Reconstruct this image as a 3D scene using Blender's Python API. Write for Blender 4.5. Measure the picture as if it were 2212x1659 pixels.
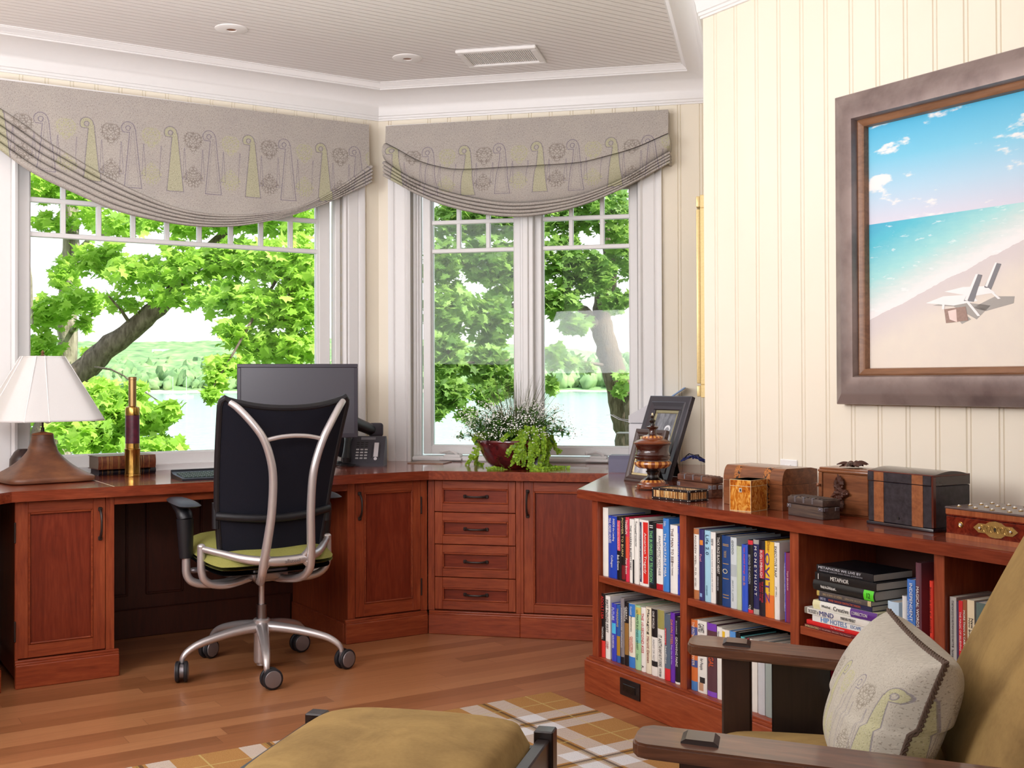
import bpy, bmesh, math, random
import numpy as np
from mathutils import Matrix, Vector, noise as mnoise
random.seed(7); rng = np.random.default_rng(7)
for o in list(bpy.data.objects): bpy.data.objects.remove(o)
sc = bpy.context.scene
COL = sc.collection
R = math.radians
PI = math.pi

# ------------------------------------------------------------------ camera
FPX, SHPX, PITCH, ROLL, CAMH = 2469.3, -30.42, .0102, -.0033, 1.157
RX = Matrix.Rotation(PITCH, 3, 'X'); RY = Matrix.Rotation(-ROLL, 3, 'Y')
MR = RX @ RY
cam = bpy.data.cameras.new('camera'); camo = bpy.data.objects.new('camera', cam); COL.objects.link(camo)
cam.sensor_fit = 'HORIZONTAL'; cam.sensor_width = 36.0; cam.lens = 36.0 * FPX / 2212
cam.shift_y = SHPX / 2212; cam.clip_start = .05; cam.clip_end = 6000
camo.matrix_world = (MR @ Matrix(((1, 0, 0), (0, 0, -1), (0, 1, 0)))).to_4x4()
camo.location = (0, 0, CAMH)
sc.camera = camo
sc.view_settings.view_transform = 'Standard'; sc.view_settings.look = 'None'
sc.view_settings.exposure = 0.0; sc.view_settings.gamma = 1.0; sc.view_settings.use_curve_mapping = False
sc.cycles.max_bounces = 8; sc.cycles.diffuse_bounces = 4; sc.cycles.glossy_bounces = 3
sc.cycles.transparent_max_bounces = 12; sc.cycles.transmission_bounces = 6
sc.cycles.caustics_reflective = False; sc.cycles.caustics_refractive = False
sc.cycles.sample_clamp_indirect = 6.0
sc.cycles.use_denoising = True

# ------------------------------------------------------------------ sky, sun, added area lights
wd = bpy.data.worlds.new('sky'); sc.world = wd; wd.use_nodes = True
wn = wd.node_tree; bg = wn.nodes['Background']
tc = wn.nodes.new('ShaderNodeTexCoord'); sx = wn.nodes.new('ShaderNodeSeparateXYZ')
wn.links.new(tc.outputs['Generated'], sx.inputs[0])
cr = wn.nodes.new('ShaderNodeValToRGB'); wn.links.new(sx.outputs[2], cr.inputs[0])
cr.color_ramp.elements[0].position = .0; cr.color_ramp.elements[0].color = (1, 1, 1, 1)
cr.color_ramp.elements[1].position = .9; cr.color_ramp.elements[1].color = (.62, .80, 1, 1)
wn.links.new(cr.outputs[0], bg.inputs[0]); bg.inputs[1].default_value = 1.5

def lamp(name, kind, energy, loc, target=None, direction=None, size=1.0, size_y=None, color=(1, 1, 1)):
    l = bpy.data.lights.new(name, kind); l.energy = energy; l.color = color
    o = bpy.data.objects.new(name, l); COL.objects.link(o); o.location = loc
    d = Vector(direction) if direction else (Vector(target) - Vector(loc))
    o.rotation_euler = d.to_track_quat('-Z', 'Y').to_euler()
    if kind == 'AREA':
        l.shape = 'RECTANGLE'; l.size = size; l.size_y = size_y or size
    elif kind == 'SUN': l.angle = R(1.5)
    elif kind in ('POINT', 'SPOT'): l.shadow_soft_size = size
    return o
lamp('sun', 'SUN', 8.5, (20, -8, 30), direction=(-.62, .32, -.68), color=(1, .96, .88))
# unseen area lights added, no windows built: left key, rear fill, upward bounce
lamp('side_key_light', 'AREA', 58, (-2.45, 2.20, 1.95), target=(.7, 4.4, 1.05), size=1.7, size_y=1.3, color=(1, .99, 1))
lamp('rear_fill_light', 'AREA', 47, (-.6, -2.0, 2.1), target=(.1, 4.2, 1.1), size=4.6, size_y=1.9, color=(1, .98, .99))
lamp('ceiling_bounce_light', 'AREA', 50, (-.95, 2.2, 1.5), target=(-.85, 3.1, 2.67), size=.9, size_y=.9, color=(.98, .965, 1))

# ------------------------------------------------------------------ picture-to-place geometry
def ray(px, py):
    v = MR @ Vector(((px - 1106) / FPX, 1.0, -(py - 829.5 - SHPX) / FPX)); return v
def onz(px, py, z):
    v = ray(px, py); t = (z - CAMH) / v.z; return Vector((v.x * t, v.y * t, z))
def atY(px, py, Y):
    v = ray(px, py); return Vector((v.x * Y / v.y, Y, CAMH + v.z * Y / v.y))
class Fr:
    """upright frame: x along the wall, y into the wall, z up"""
    def __init__(s, o, th, z=0): s.o = Vector((o[0], o[1], z)); s.th = th; s.M = Matrix.Translation(s.o) @ Matrix.Rotation(th, 4, 'Z'); s.I = s.M.inverted()
    def w(s, u, y, z): return s.M @ Vector((u, y, z))
    def loc(s, p): return s.I @ Vector(p)
    def on(s, px, py, y=0.0):
        o = s.I @ Vector((0, 0, CAMH)); v = s.I.to_3x3() @ ray(px, py); t = (y - o.y) / v.y
        q = o + v * t; return q.x, q.z
    def u(s, px, py, y=0.0): return s.on(px, py, y)[0]
    def z(s, px, py, y=0.0): return s.on(px, py, y)[1]
TH = .5648
tA, tB, tC, tD, tE, tK = TH, TH - PI / 4, TH - PI / 2, TH + PI / 4 + PI, TH + PI / 4, TH - PI / 2 - .0402
dv = lambda t: Vector((math.cos(t), math.sin(t)))
W_ = Vector((-.6912, 5.9381)); EA = W_ - 2.04 * dv(tA); E0 = EA - 7.2 * dv(tE)
BD = Vector((1.0082, 5.5570)); CE = Vector((.7201, 4.2722)); C1 = CE + 8.6 * dv(tC)
CF = Vector((-.3826, 5.2299)); KF = Vector((.2594, 4.2990))
FA, FB, FC, FD = Fr(W_, tA), Fr(W_, tB), Fr(CE, tC), Fr(BD, tD)
FE = Fr(EA, tE)
GA, GB, GK = Fr(CF, tA), Fr(CF, tB), Fr(KF, tK)      # worktop front edges and bookcase front edge
ZT, ZCR, ZCE = .75, 2.513, 2.674                       # worktop, crown foot, ceiling

# ------------------------------------------------------------------ mesh helpers
class MB:
    def __init__(s): s.v = []; s.f = []; s.m = []; s.M = None; s.mi = 0; s.uv = None
    def add(s, vs, fs, mi=None):
        b = len(s.v); M = s.M
        s.v += [tuple(M @ Vector(p)) if M else tuple(p) for p in vs]
        s.f += [tuple(i + b for i in f) for f in fs]; s.m += [s.mi if mi is None else mi] * len(fs)
    def box(s, x0, x1, y0, y1, z0, z1, bev=0, seg=2, mi=None):
        x0, x1 = min(x0, x1), max(x0, x1); y0, y1 = min(y0, y1), max(y0, y1); z0, z1 = min(z0, z1), max(z0, z1)
        if bev <= 0:
            s.add([(x, y, z) for z in (z0, z1) for y in (y0, y1) for x in (x0, x1)],
                  [(0, 2, 3, 1), (4, 5, 7, 6), (0, 1, 5, 4), (2, 6, 7, 3), (0, 4, 6, 2), (1, 3, 7, 5)], mi); return
        bm = bmesh.new(); bmesh.ops.create_cube(bm, size=1)
        for v in bm.verts: v.co = ((x0 + x1) / 2 + v.co.x * (x1 - x0), (y0 + y1) / 2 + v.co.y * (y1 - y0), (z0 + z1) / 2 + v.co.z * (z1 - z0))
        bev = min(bev, .49 * min(x1 - x0, y1 - y0, z1 - z0))
        bmesh.ops.bevel(bm, geom=bm.edges[:], offset=bev, segments=seg, profile=.5, affect='EDGES')
        bm.verts.index_update(); s.add([v.co[:] for v in bm.verts], [[v.index for v in f.verts] for f in bm.faces], mi); bm.free()
    def prism(s, poly, z0, z1, mi=None, axis='z'):
        n = len(poly)
        mp = {'z': lambda a, b, c: (a, b, c), 'y': lambda a, b, c: (a, c, b), 'x': lambda a, b, c: (c, a, b)}[axis]
        vs = [mp(a, b, z0) for a, b in poly] + [mp(a, b, z1) for a, b in poly]
        fl = axis == 'y'
        fs = [tuple(range(n))[::-1] if not fl else tuple(range(n)), tuple(range(n, 2 * n)) if not fl else tuple(range(n, 2 * n))[::-1]]
        for i in range(n):
            j = (i + 1) % n; q = (i, j, n + j, n + i); fs.append(q if not fl else q[::-1])
        s.add(vs, fs, mi)
    def sweep(s, prof, path, mi=None, closed=False):
        """prof: list of (a,b); path: list of 4-tuples origin, A axis, B axis -> ribbon"""
        m = len(prof); vs = []
        for o, a, b in path: vs += [tuple(Vector(o) + Vector(a) * p + Vector(b) * q) for p, q in prof]
        fs = []; k = m if closed else m - 1
        for i in range(len(path) - 1):
            for j in range(k): fs.append((i * m + j, i * m + (j + 1) % m, (i + 1) * m + (j + 1) % m, (i + 1) * m + j))
        s.add(vs, fs, mi)
    def tube(s, pts, r, n=10, caps=True, flat=1.0, mi=None, up=(0, 0, 1), closed=False):
        P = [Vector(p) for p in pts]; rs = r if isinstance(r, (list, tuple)) else [r] * len(P)
        vs = []; prev = None; N = len(P)
        for i, p in enumerate(P):
            if closed: t = P[(i + 1) % N] - P[i - 1]
            else: t = (P[min(i + 1, N - 1)] - P[max(i - 1, 0)])
            t.normalize()
            if prev is None:
                a = Vector(up) - t * t.dot(Vector(up))
                if a.length < .05: a = Vector((1, 0, 0)) - t * t.x
            else: a = prev - t * t.dot(prev)
            a.normalize(); prev = a; b = t.cross(a)
            for k in range(n):
                an = 2 * PI * k / n; vs.append(tuple(p + a * (rs[i] * math.cos(an) * flat) + b * (rs[i] * math.sin(an))))
        fs = []
        for i in range(N if closed else N - 1):
            j = (i + 1) % N
            for k in range(n): fs.append((i * n + k, i * n + (k + 1) % n, j * n + (k + 1) % n, j * n + k))
        if caps and not closed: fs.append(tuple(range(n))[::-1]); fs.append(tuple((N - 1) * n + k for k in range(n)))
        s.add(vs, fs, mi)
    def cyl(s, p0, p1, r0, r1=None, n=16, mi=None): s.tube([p0, p1], [r0, r0 if r1 is None else r1], n, mi=mi)
    def lathe(s, prof, n=32, c=(0, 0, 0), mi=None, sq=None, caps=True):
        vs = []; m = len(prof)
        for r, z in prof:
            for k in range(n):
                a = 2 * PI * k / n; q = r
                if sq: ca, sa = abs(math.cos(a)), abs(math.sin(a)); q = r / ((ca ** sq + sa ** sq) ** (1 / sq))
                vs.append((c[0] + q * math.cos(a), c[1] + q * math.sin(a), c[2] + z))
        fs = []
        for i in range(m - 1):
            for k in range(n): fs.append((i * n + k, i * n + (k + 1) % n, (i + 1) * n + (k + 1) % n, (i + 1) * n + k))
        if caps:
            if prof[0][0] > 1e-5: fs.append(tuple(range(n))[::-1])
            if prof[-1][0] > 1e-5: fs.append(tuple((m - 1) * n + k for k in range(n)))
        s.add(vs, fs, mi)
    def grid(s, fn, nu, nv, mi=None, flip=False):
        vs = [tuple(fn(i / nu, j / nv)) for j in range(nv + 1) for i in range(nu + 1)]
        fs = []
        for j in range(nv):
            for i in range(nu):
                a = j * (nu + 1) + i; q = (a, a + 1, a + nu + 2, a + nu + 1); fs.append(q[::-1] if flip else q)
        s.add(vs, fs, mi)
    def ell(s, c, rx, ry, rz, n=16, m=10, mi=None):
        vs = [(c[0], c[1], c[2] - rz)]; fs = []
        for j in range(1, m):
            t = -PI / 2 + PI * j / m
            for k in range(n):
                a = 2 * PI * k / n; vs.append((c[0] + rx * math.cos(t) * math.cos(a), c[1] + ry * math.cos(t) * math.sin(a), c[2] + rz * math.sin(t)))
        vs.append((c[0], c[1], c[2] + rz)); L = len(vs) - 1
        for k in range(n): fs.append((0, 1 + (k + 1) % n, 1 + k)); fs.append((L, 1 + (m - 2) * n + k, 1 + (m - 2) * n + (k + 1) % n))
        for j in range(m - 2):
            for k in range(n): a = 1 + j * n; fs.append((a + k, a + (k + 1) % n, a + n + (k + 1) % n, a + n + k))
        s.add(vs, fs, mi)
    def build(s, name, mats, parent=None, loc=None, smooth=35, label=None, weld=False, uvs=None):
        me = bpy.data.meshes.new(name); me.from_pydata(s.v, [], s.f)
        for m in (mats if isinstance(mats, (list, tuple)) else [mats]): me.materials.append(m)
        if len(me.materials) > 1: me.polygons.foreach_set('material_index', s.m)
        if uvs is not None:
            ul = me.uv_layers.new(name='UVMap'); li = np.empty(len(me.loops), np.int32); me.loops.foreach_get('vertex_index', li)
            ul.data.foreach_set('uv', np.asarray(uvs, np.float32)[li].ravel())
        if smooth:
            me.polygons.foreach_set('use_smooth', [True] * len(me.polygons)); me.set_sharp_from_angle(angle=R(smooth))
        me.update()
        o = bpy.data.objects.new(name, me); COL.objects.link(o)
        if parent: o.parent = parent
        if loc is not None: o.location = loc
        if label: o['label'] = label
        return o
def thing(name, label, cat, loc=(0, 0, 0), rotz=0, group=None):
    o = bpy.data.objects.new(name, None); COL.objects.link(o); o.location = loc; o.rotation_euler = (0, 0, rotz)
    o.empty_display_size = .05
    o['label'] = label; o['category'] = cat
    if group: o['group'] = group
    return o
def tag(o, label, cat, group=None):
    o['label'] = label; o['category'] = cat
    if group: o['group'] = group
    return o
def struct(o): o['kind'] = 'structure'; return o
def sroot(name, fr):
    o = bpy.data.objects.new(name, None); COL.objects.link(o); o.matrix_world = fr.M; o['kind'] = 'structure'; return o
def dup(root, loc, rotz=None):
    r = root.copy(); COL.objects.link(r); r.location = loc
    if rotz is not None: r.rotation_euler = (0, 0, rotz)
    for ch in list(root.children):
        c = ch.copy(); COL.objects.link(c); c.parent = r
        for g in list(ch.children):
            d = g.copy(); COL.objects.link(d); d.parent = c
    return r
TEXTS = []
def text(parent, s, size, M, mat, name='title', w=None, squeeze=None, bold=0.0, ext=.0002):
    """lettering as real geometry; M places it (text runs along +x, up is +y, faces +z); w = width to fit"""
    cu = bpy.data.curves.new(name, 'FONT'); cu.body = s; cu.size = size; cu.extrude = ext; cu.align_x = 'CENTER'; cu.align_y = 'CENTER'
    cu.resolution_u = 2; cu.offset = bold; cu.fill_mode = 'FRONT'
    o = bpy.data.objects.new(name, cu); COL.objects.link(o)
    TEXTS.append((o, parent, M, mat, name, w, squeeze)); return o
def flush_texts():
    bpy.context.view_layer.update(); dg = bpy.context.evaluated_depsgraph_get()
    for o, parent, M, mat, name, w, sq in TEXTS:
        me = bpy.data.meshes.new_from_object(o.evaluated_get(dg)); me.name = name
        if len(me.vertices):
            co = np.empty(len(me.vertices) * 3, np.float32); me.vertices.foreach_get('co', co); co = co.reshape(-1, 3)
            wd_ = co[:, 0].max() - co[:, 0].min(); hh = co[:, 1].max() - co[:, 1].min()
            co[:, 0] -= (co[:, 0].max() + co[:, 0].min()) / 2; co[:, 1] -= (co[:, 1].max() + co[:, 1].min()) / 2
            if w: co[:, 0] *= w / wd_
            if sq: co[:, 1] *= sq / hh
            me.vertices.foreach_set('co', co.ravel())
        me.transform(M); me.materials.clear(); me.materials.append(mat); me.update()
        n = bpy.data.objects.new(name, me); COL.objects.link(n); n.parent = parent
    for o, *_ in TEXTS: bpy.data.objects.remove(o)
    TEXTS.clear()

# ------------------------------------------------------------------ materials (all node based)
def lin(c):
    if isinstance(c, str): c = tuple(int(c[i:i + 2], 16) / 255 for i in (0, 2, 4))
    return tuple(((x + .055) / 1.055) ** 2.4 if x > .04045 else x / 12.92 for x in c)
class NT:
    def __init__(s, name):
        s.mat = bpy.data.materials.new(name); s.mat.use_nodes = True; s.t = s.mat.node_tree; s.n = s.t.nodes
        s.b = s.n['Principled BSDF']; s.out = s.n['Material Output']
    def new(s, k, **kw):
        n = s.n.new(k)
        for a, b in kw.items(): setattr(n, a, b)
        return n
    def put(s, sock, v):
        if hasattr(v, 'is_linked') or hasattr(v, 'links'): s.t.links.new(v, sock)
        elif sock.type == 'RGBA': sock.default_value = (*v[:3], 1)
        else: sock.default_value = v
    def m(s, op, a, b=None, c=None):
        n = s.new('ShaderNodeMath', operation=op)
        for i, v in enumerate((a, b, c)):
            if v is not None: s.put(n.inputs[i], v)
        return n.outputs[0]
    def ss(s, a, b, x):
        n = s.new('ShaderNodeMapRange', interpolation_type='SMOOTHSTEP'); s.put(n.inputs[0], x); n.inputs[1].default_value = a; n.inputs[2].default_value = b; return n.outputs[0]
    def mix(s, f, a, b, mode='MIX'):
        n = s.new('ShaderNodeMix', data_type='RGBA', blend_type=mode); s.put(n.inputs[0], f); s.put(n.inputs[6], a); s.put(n.inputs[7], b); return n.outputs[2]
    def ramp(s, x, stops):
        n = s.new('ShaderNodeValToRGB'); s.put(n.inputs[0], x); e = n.color_ramp.elements
        while len(e) < len(stops): e.new(.5)
        for q, (p, c) in zip(e, stops): q.position = p; q.color = (*c, 1)
        return n.outputs[0]
    def obj(s): return s.new('ShaderNodeTexCoord').outputs['Object']
    def uvc(s): return s.new('ShaderNodeTexCoord').outputs['UV']
    def sep(s, v): n = s.new('ShaderNodeSeparateXYZ'); s.put(n.inputs[0], v); return n.outputs
    def comb(s, x, y, z=0.0):
        n = s.new('ShaderNodeCombineXYZ')
        for i, v in enumerate((x, y, z)): s.put(n.inputs[i], v)
        return n.outputs[0]
    def map(s, v, scale=(1, 1, 1), loc=(0, 0, 0), rot=(0, 0, 0)):
        n = s.new('ShaderNodeMapping'); s.put(n.inputs[0], v); n.inputs['Scale'].default_value = scale; n.inputs['Location'].default_value = loc; n.inputs['Rotation'].default_value = rot; return n.outputs[0]
    def noise(s, v, scale=5, det=3, rough=.55, dist=0.0, color=False):
        n = s.new('ShaderNodeTexNoise'); s.put(n.inputs['Vector'], v); n.inputs['Scale'].default_value = scale; n.inputs['Detail'].default_value = det; n.inputs['Roughness'].default_value = rough; n.inputs['Distortion'].default_value = dist
        return n.outputs[1 if color else 0]
    def vor(s, v, scale=5, feat='F1', out='Distance'):
        n = s.new('ShaderNodeTexVoronoi', feature=feat); s.put(n.inputs['Vector'], v); n.inputs['Scale'].default_value = scale; return n.outputs[out]
    def rnd(s): return s.new('ShaderNodeObjectInfo').outputs['Random']
    def bump(s, h, strength=.3, dist=.002):
        n = s.new('ShaderNodeBump'); s.put(n.inputs['Height'], h); n.inputs['Strength'].default_value = strength; n.inputs['Distance'].default_value = dist
        s.t.links.new(n.outputs[0], s.b.inputs['Normal'])
    def set(s, color=None, rough=.5, metal=0.0, spec=.5, coat=0.0, coat_rough=.1, **kw):
        if color is not None: s.put(s.b.inputs['Base Color'], color)
        s.put(s.b.inputs['Roughness'], rough); s.put(s.b.inputs['Metallic'], metal); s.b.inputs['Specular IOR Level'].default_value = spec
        s.b.inputs['Coat Weight'].default_value = coat; s.b.inputs['Coat Roughness'].default_value = coat_rough
        for k, v in kw.items(): s.put(s.b.inputs[k], v)
        return s.mat
_pc = {}
def plain(hexc, rough=.5, metal=0.0, spec=.5, coat=0.0, var=.04, name=None, scale=40, lit=None):
    k = (hexc, rough, metal, spec, coat, var, scale)
    if k in _pc: return _pc[k]
    n = NT(name or 'paint_' + str(hexc)); c = lin(hexc); v = n.noise(n.obj(), scale, 2)
    col = n.mix(v, tuple(x * (1 - var) for x in c), tuple(min(1, x * (1 + var)) for x in c))
    _pc[k] = n.set(col, rough, metal, spec, coat); return _pc[k]
def wood(name, stops, axis='x', rough=.35, coat=0.0, fine=60, big=3.0, stretch=9, spec=.5, var=.12, bump=.05):
    n = NT(name); v = n.obj()
    rv = n.rnd(); off = n.m('MULTIPLY', rv, 37.0); cx = n.new('ShaderNodeVectorMath', operation='ADD'); n.put(cx.inputs[0], v); n.put(cx.inputs[1], n.comb(off, off, off)); v = cx.outputs[0]
    sc_ = {'x': (1 / stretch, 1, 1), 'y': (1, 1 / stretch, 1), 'z': (1, 1, 1 / stretch)}[axis]
    p = n.map(v, sc_); a = n.noise(p, big * 3, 4, .6, 1.4); w = n.m('FRACT', n.m('MULTIPLY', a, 5.0)); w = n.m('ABSOLUTE', n.m('SUBTRACT', w, .5))
    f = n.noise(p, fine * 2, 3, .6); x = n.m('ADD', n.m('MULTIPLY', w, .55), n.m('MULTIPLY', f, .75))
    x = n.m('ADD', n.m('MULTIPLY', x, .8), n.m('MULTIPLY', n.noise(p, big, 2), .25))
    col = n.ramp(x, stops)
    hv = n.new('ShaderNodeHueSaturation'); n.put(hv.inputs['Color'], col); n.put(hv.inputs['Value'], n.m('ADD', 1 - var / 2, n.m('MULTIPLY', rv, var)))
    if bump: n.bump(f, bump, .001)
    return n.set(hv.outputs[0], rough, 0, spec, coat, .08)
CH = [(.15, lin('5e2412')), (.45, lin('8a3c22')), (.62, lin('984728')), (.85, lin('ac5835'))]
cherry_x = wood('cherry_wood_across', CH, 'x', .36, .08, spec=.4)
cherry_z = wood('cherry_wood_upright', CH, 'z', .36, .08, spec=.4)
CHT = [(.15, lin('552113')), (.5, lin('7d351f')), (.85, lin('98492c'))]
top_x = wood('polished_cherry_top', CHT, 'x', .22, .55, spec=.6, bump=.02)
CHD = [(.15, lin('551d0f')), (.5, lin('742a17')), (.85, lin('8a3a22'))]
panel_d = wood('cherry_drawer_panel', CHD, 'x', .36, .06, spec=.35); panel_z = wood('cherry_door_panel', CHD, 'z', .36, .06, spec=.35)
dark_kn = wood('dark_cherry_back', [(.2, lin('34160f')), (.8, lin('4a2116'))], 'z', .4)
trim_w = plain('e9e7e6', .38, var=.015, name='white_trim_paint')
# ================================================================== ROOM SHELL
def cream_mat():
    n = NT('cream_wall_paint'); v = n.noise(n.obj(), 3, 2)
    return n.set(n.mix(v, lin('ece2ce'), lin('f0e8d8')), .42, 0, .4)
cream = cream_mat()
BEAD = .1063
def beadwall(mb, u0, u1, z0, z1, phase, th=.14, grooves=True):
    pts = [(u0, 0.0)]
    if grooves:
        k = math.ceil((u0 + .012 - phase) / BEAD)
        while phase + k * BEAD < u1 - .012:
            g = phase + k * BEAD; k += 1
            pts += [(g - .0095, 0), (g - .0070, .0045), (g - .0045, .0005), (g + .0045, .0005), (g + .0070, .0045), (g + .0095, 0)]
    pts += [(u1, 0.0), (u1, th), (u0, th)]
    mb.prism(pts, z0, z1)
ZW = 2.9
# --- left window wall (A)
GYA = .085
gLA, gRA = FA.u(62.3, 560, GYA), FA.u(684, 600, GYA); zgA = FA.z(430, 975, GYA)
oLA, oRA, oTA = gLA - .062, -.205, 2.27
r = sroot('wall_left', FA); mb = MB()
beadwall(mb, -2.06, oLA, 0, ZW, -.03); beadwall(mb, oRA, .02, 0, ZW, -.075)
beadwall(mb, oLA, oRA, oTA, ZW, -.03); mb.box(oLA, oRA, 0, .14, 0, .745)
mb.build('panelling', cream, r, smooth=0)
# --- right window wall (B)
GYB = .085
gL1, gR1 = FB.u(934.5, 700, GYB), FB.u(1113, 700, GYB); gL2, gR2 = FB.u(1173, 700, GYB), FB.u(1362, 700, GYB); zgB = FB.z(1200, 965, GYB)
oLB, oRB, oTB = .176, gR2 + .05, 2.27
r = sroot('wall_back', FB); mb = MB()
beadwall(mb, -.02, oLB, 0, ZW, .062); beadwall(mb, oRB, 1.78, 0, ZW, 1.4467)
beadwall(mb, oLB, oRB, oTB, ZW, .062); mb.box(oLB, oRB, 0, .14, 0, .745)
mb.build('panelling', cream, r, smooth=0)
# --- short return wall (D), painting wall (C), unseen side and rear
r = sroot('wall_return', FD); mb = MB(); beadwall(mb, 0, (CE - BD).length - .0005, 0, ZW, .05, th=.04); mb.build('panelling', cream, r, smooth=0)
r = sroot('wall_right', FC); mb = MB(); beadwall(mb, 0, 8.6, 0, ZW, .0665); mb.build('panelling', cream, r, smooth=0)
r = sroot('wall_side', Fr(E0, tE)); mb = MB(); beadwall(mb, 0, 7.2, 0, ZW, .05); mb.build('panelling', cream, r, smooth=0)
rb = Vector((C1.x, C1.y)); lb = Vector((E0.x, E0.y)); d = lb - rb; FR_ = Fr(rb, math.atan2(d.y, d.x))
r = sroot('wall_rear', FR_); mb = MB(); beadwall(mb, 0, d.length, 0, ZW, .05); mb.build('panelling', cream, r, smooth=0)

poly = [E0, EA, W_, BD, CE, C1]
FF = Fr((0, 0), tA)
def inA(p): q = FF.loc((p[0], p[1], 0)); return (q.x, q.y)
def floor_mat():
    n = NT('oak_strip_floor'); x, y, z = n.sep(n.obj())
    w = .082; row = n.m('FLOOR', n.m('DIVIDE', y, w)); fy = n.m('FRACT', n.m('DIVIDE', y, w))
    wn_ = n.new('ShaderNodeTexWhiteNoise', noise_dimensions='1D'); n.put(wn_.inputs['W'], row)
    xs = n.m('ADD', n.m('DIVIDE', x, 1.15), n.m('MULTIPLY', wn_.outputs[0], 7.3)); bi = n.m('FLOOR', xs); fx = n.m('FRACT', xs)
    w2 = n.new('ShaderNodeTexWhiteNoise', noise_dimensions='2D'); n.put(w2.inputs['Vector'], n.comb(row, bi)); rv = w2.outputs[0]
    g = n.map(n.comb(n.m('ADD', x, n.m('MULTIPLY', rv, 9.0)), n.m('ADD', y, n.m('MULTIPLY', rv, 3.0)), 0.0), (.9, 14, 1))
    a = n.noise(g, 4, 4, .65, 1.0); f = n.noise(n.map(n.obj(), (3, 60, 1)), 6, 3)
    t = n.m('ADD', n.m('MULTIPLY', rv, .38), n.m('ADD', n.m('MULTIPLY', a, .38), n.m('MULTIPLY', f, .26)))
    col = n.ramp(t, [(.2, lin('82502f')), (.5, lin('a46b45')), (.8, lin('bb8358'))])
    e1 = n.m('LESS_THAN', n.m('MULTIPLY', n.m('MINIMUM', fy, n.m('SUBTRACT', 1.0, fy)), w), .0009)
    e2 = n.m('LESS_THAN', n.m('MULTIPLY', n.m('MINIMUM', fx, n.m('SUBTRACT', 1.0, fx)), 1.15), .001)
    e = n.m('MAXIMUM', e1, e2); n.bump(n.m('SUBTRACT', n.m('MULTIPLY', f, .15), e), .25, .001)
    return n.set(n.mix(n.m('MULTIPLY', e, .55), col, lin('5a2f18')), n.m('ADD', .24, n.m('MULTIPLY', f, .16)), 0, .5, .25, .2)
mb = MB(); mb.prism([inA(p) for p in poly][::-1], -.12, 0); o = struct(mb.build('floor', floor_mat(), smooth=0)); o.matrix_world = FF.M
def ceil_mat():
    n = NT('beadboard_ceiling_paint'); x, y, z = n.sep(n.obj()); p = .041
    fy = n.m('MULTIPLY', n.m('ABSOLUTE', n.m('SUBTRACT', n.m('FRACT', n.m('DIVIDE', y, p)), .5)), p)
    g = n.ss(0, .004, fy); n.bump(g, .9, .004)
    return n.set(n.mix(g, lin('dcd6d3'), lin('ece8e6')), .5, 0, .3)
mb = MB(); mb.prism([inA(p) for p in poly][::-1], ZCE, ZCE + .12); o = struct(mb.build('ceiling', ceil_mat(), smooth=0)); o.matrix_world = FF.M

def mitre_path(pts, z=0):
    ns = []
    for a, b in zip(pts[:-1], pts[1:]): t = (b - a).normalized(); ns.append(Vector((t.y, -t.x)))
    out = []
    for i, p in enumerate(pts):
        n1 = ns[max(i - 1, 0)]; n2 = ns[min(i, len(ns) - 1)]; m = (n1 + n2) / (1 + n1.dot(n2))
        out.append(((p.x, p.y, z), (m.x, m.y, 0), (0, 0, 1)))
    return out
cove = [(.024 + .108 * (1 - math.cos(a)) , 2.546 + .094 * math.sin(a)) for a in [PI / 2 * k / 10 for k in range(11)]]
prof = [(-.002, 2.513), (.010, 2.513), (.011, 2.521), (.016, 2.523), (.017, 2.533), (.022, 2.536), (.023, 2.544)] + cove + \
       [(.1376, 2.640), (.1376, 2.647), (.143, 2.649), (.144, 2.653), (.158, 2.665), (.160, 2.669), (.166, 2.670), (.166, 2.676)]
mb = MB(); mb.sweep(prof[::-1], mitre_path(poly)); struct(mb.build('trim_1', trim_w, smooth=40))
# skirting below the painting wall, partly behind the bookcase
mb = MB(); mb.sweep([(0, 0), (.016, 0), (.016, .11), (.008, .13), (0, .132)][::-1], mitre_path([BD, CE, C1])); struct(mb.build('baseboard_right', trim_w))

# --- windows
def glass_mat():
    n = NT('window_glass'); tr = n.new('ShaderNodeBsdfTransparent'); gl = n.new('ShaderNodeBsdfGlossy'); gl.inputs['Roughness'].default_value = .01
    tr.inputs[0].default_value = (.985, .995, .985, 1)
    lw = n.new('ShaderNodeFresnel'); lw.inputs[0].default_value = 1.22; mx = n.new('ShaderNodeMixShader'); n.put(mx.inputs[0], lw.outputs[0])
    n.t.links.new(tr.outputs[0], mx.inputs[1]); n.t.links.new(gl.outputs[0], mx.inputs[2]); n.t.links.new(mx.outputs[0], n.out.inputs[0]); return n.mat
glass = glass_mat()
CAS = [(0, 0), (0, -.016), (.012, -.022), (.020, -.018), (.024, -.013), (.030, -.017), (.078, -.017), (.084, -.013), (.088, -.019), (.100, -.024), (.117, -.024), (.117, 0)]
def casing(mb, u_in, side, z0, z1): mb.prism([(u_in + side * a, b) for a, b in CAS][::(1 if side < 0 else -1)], z0, z1)
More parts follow.
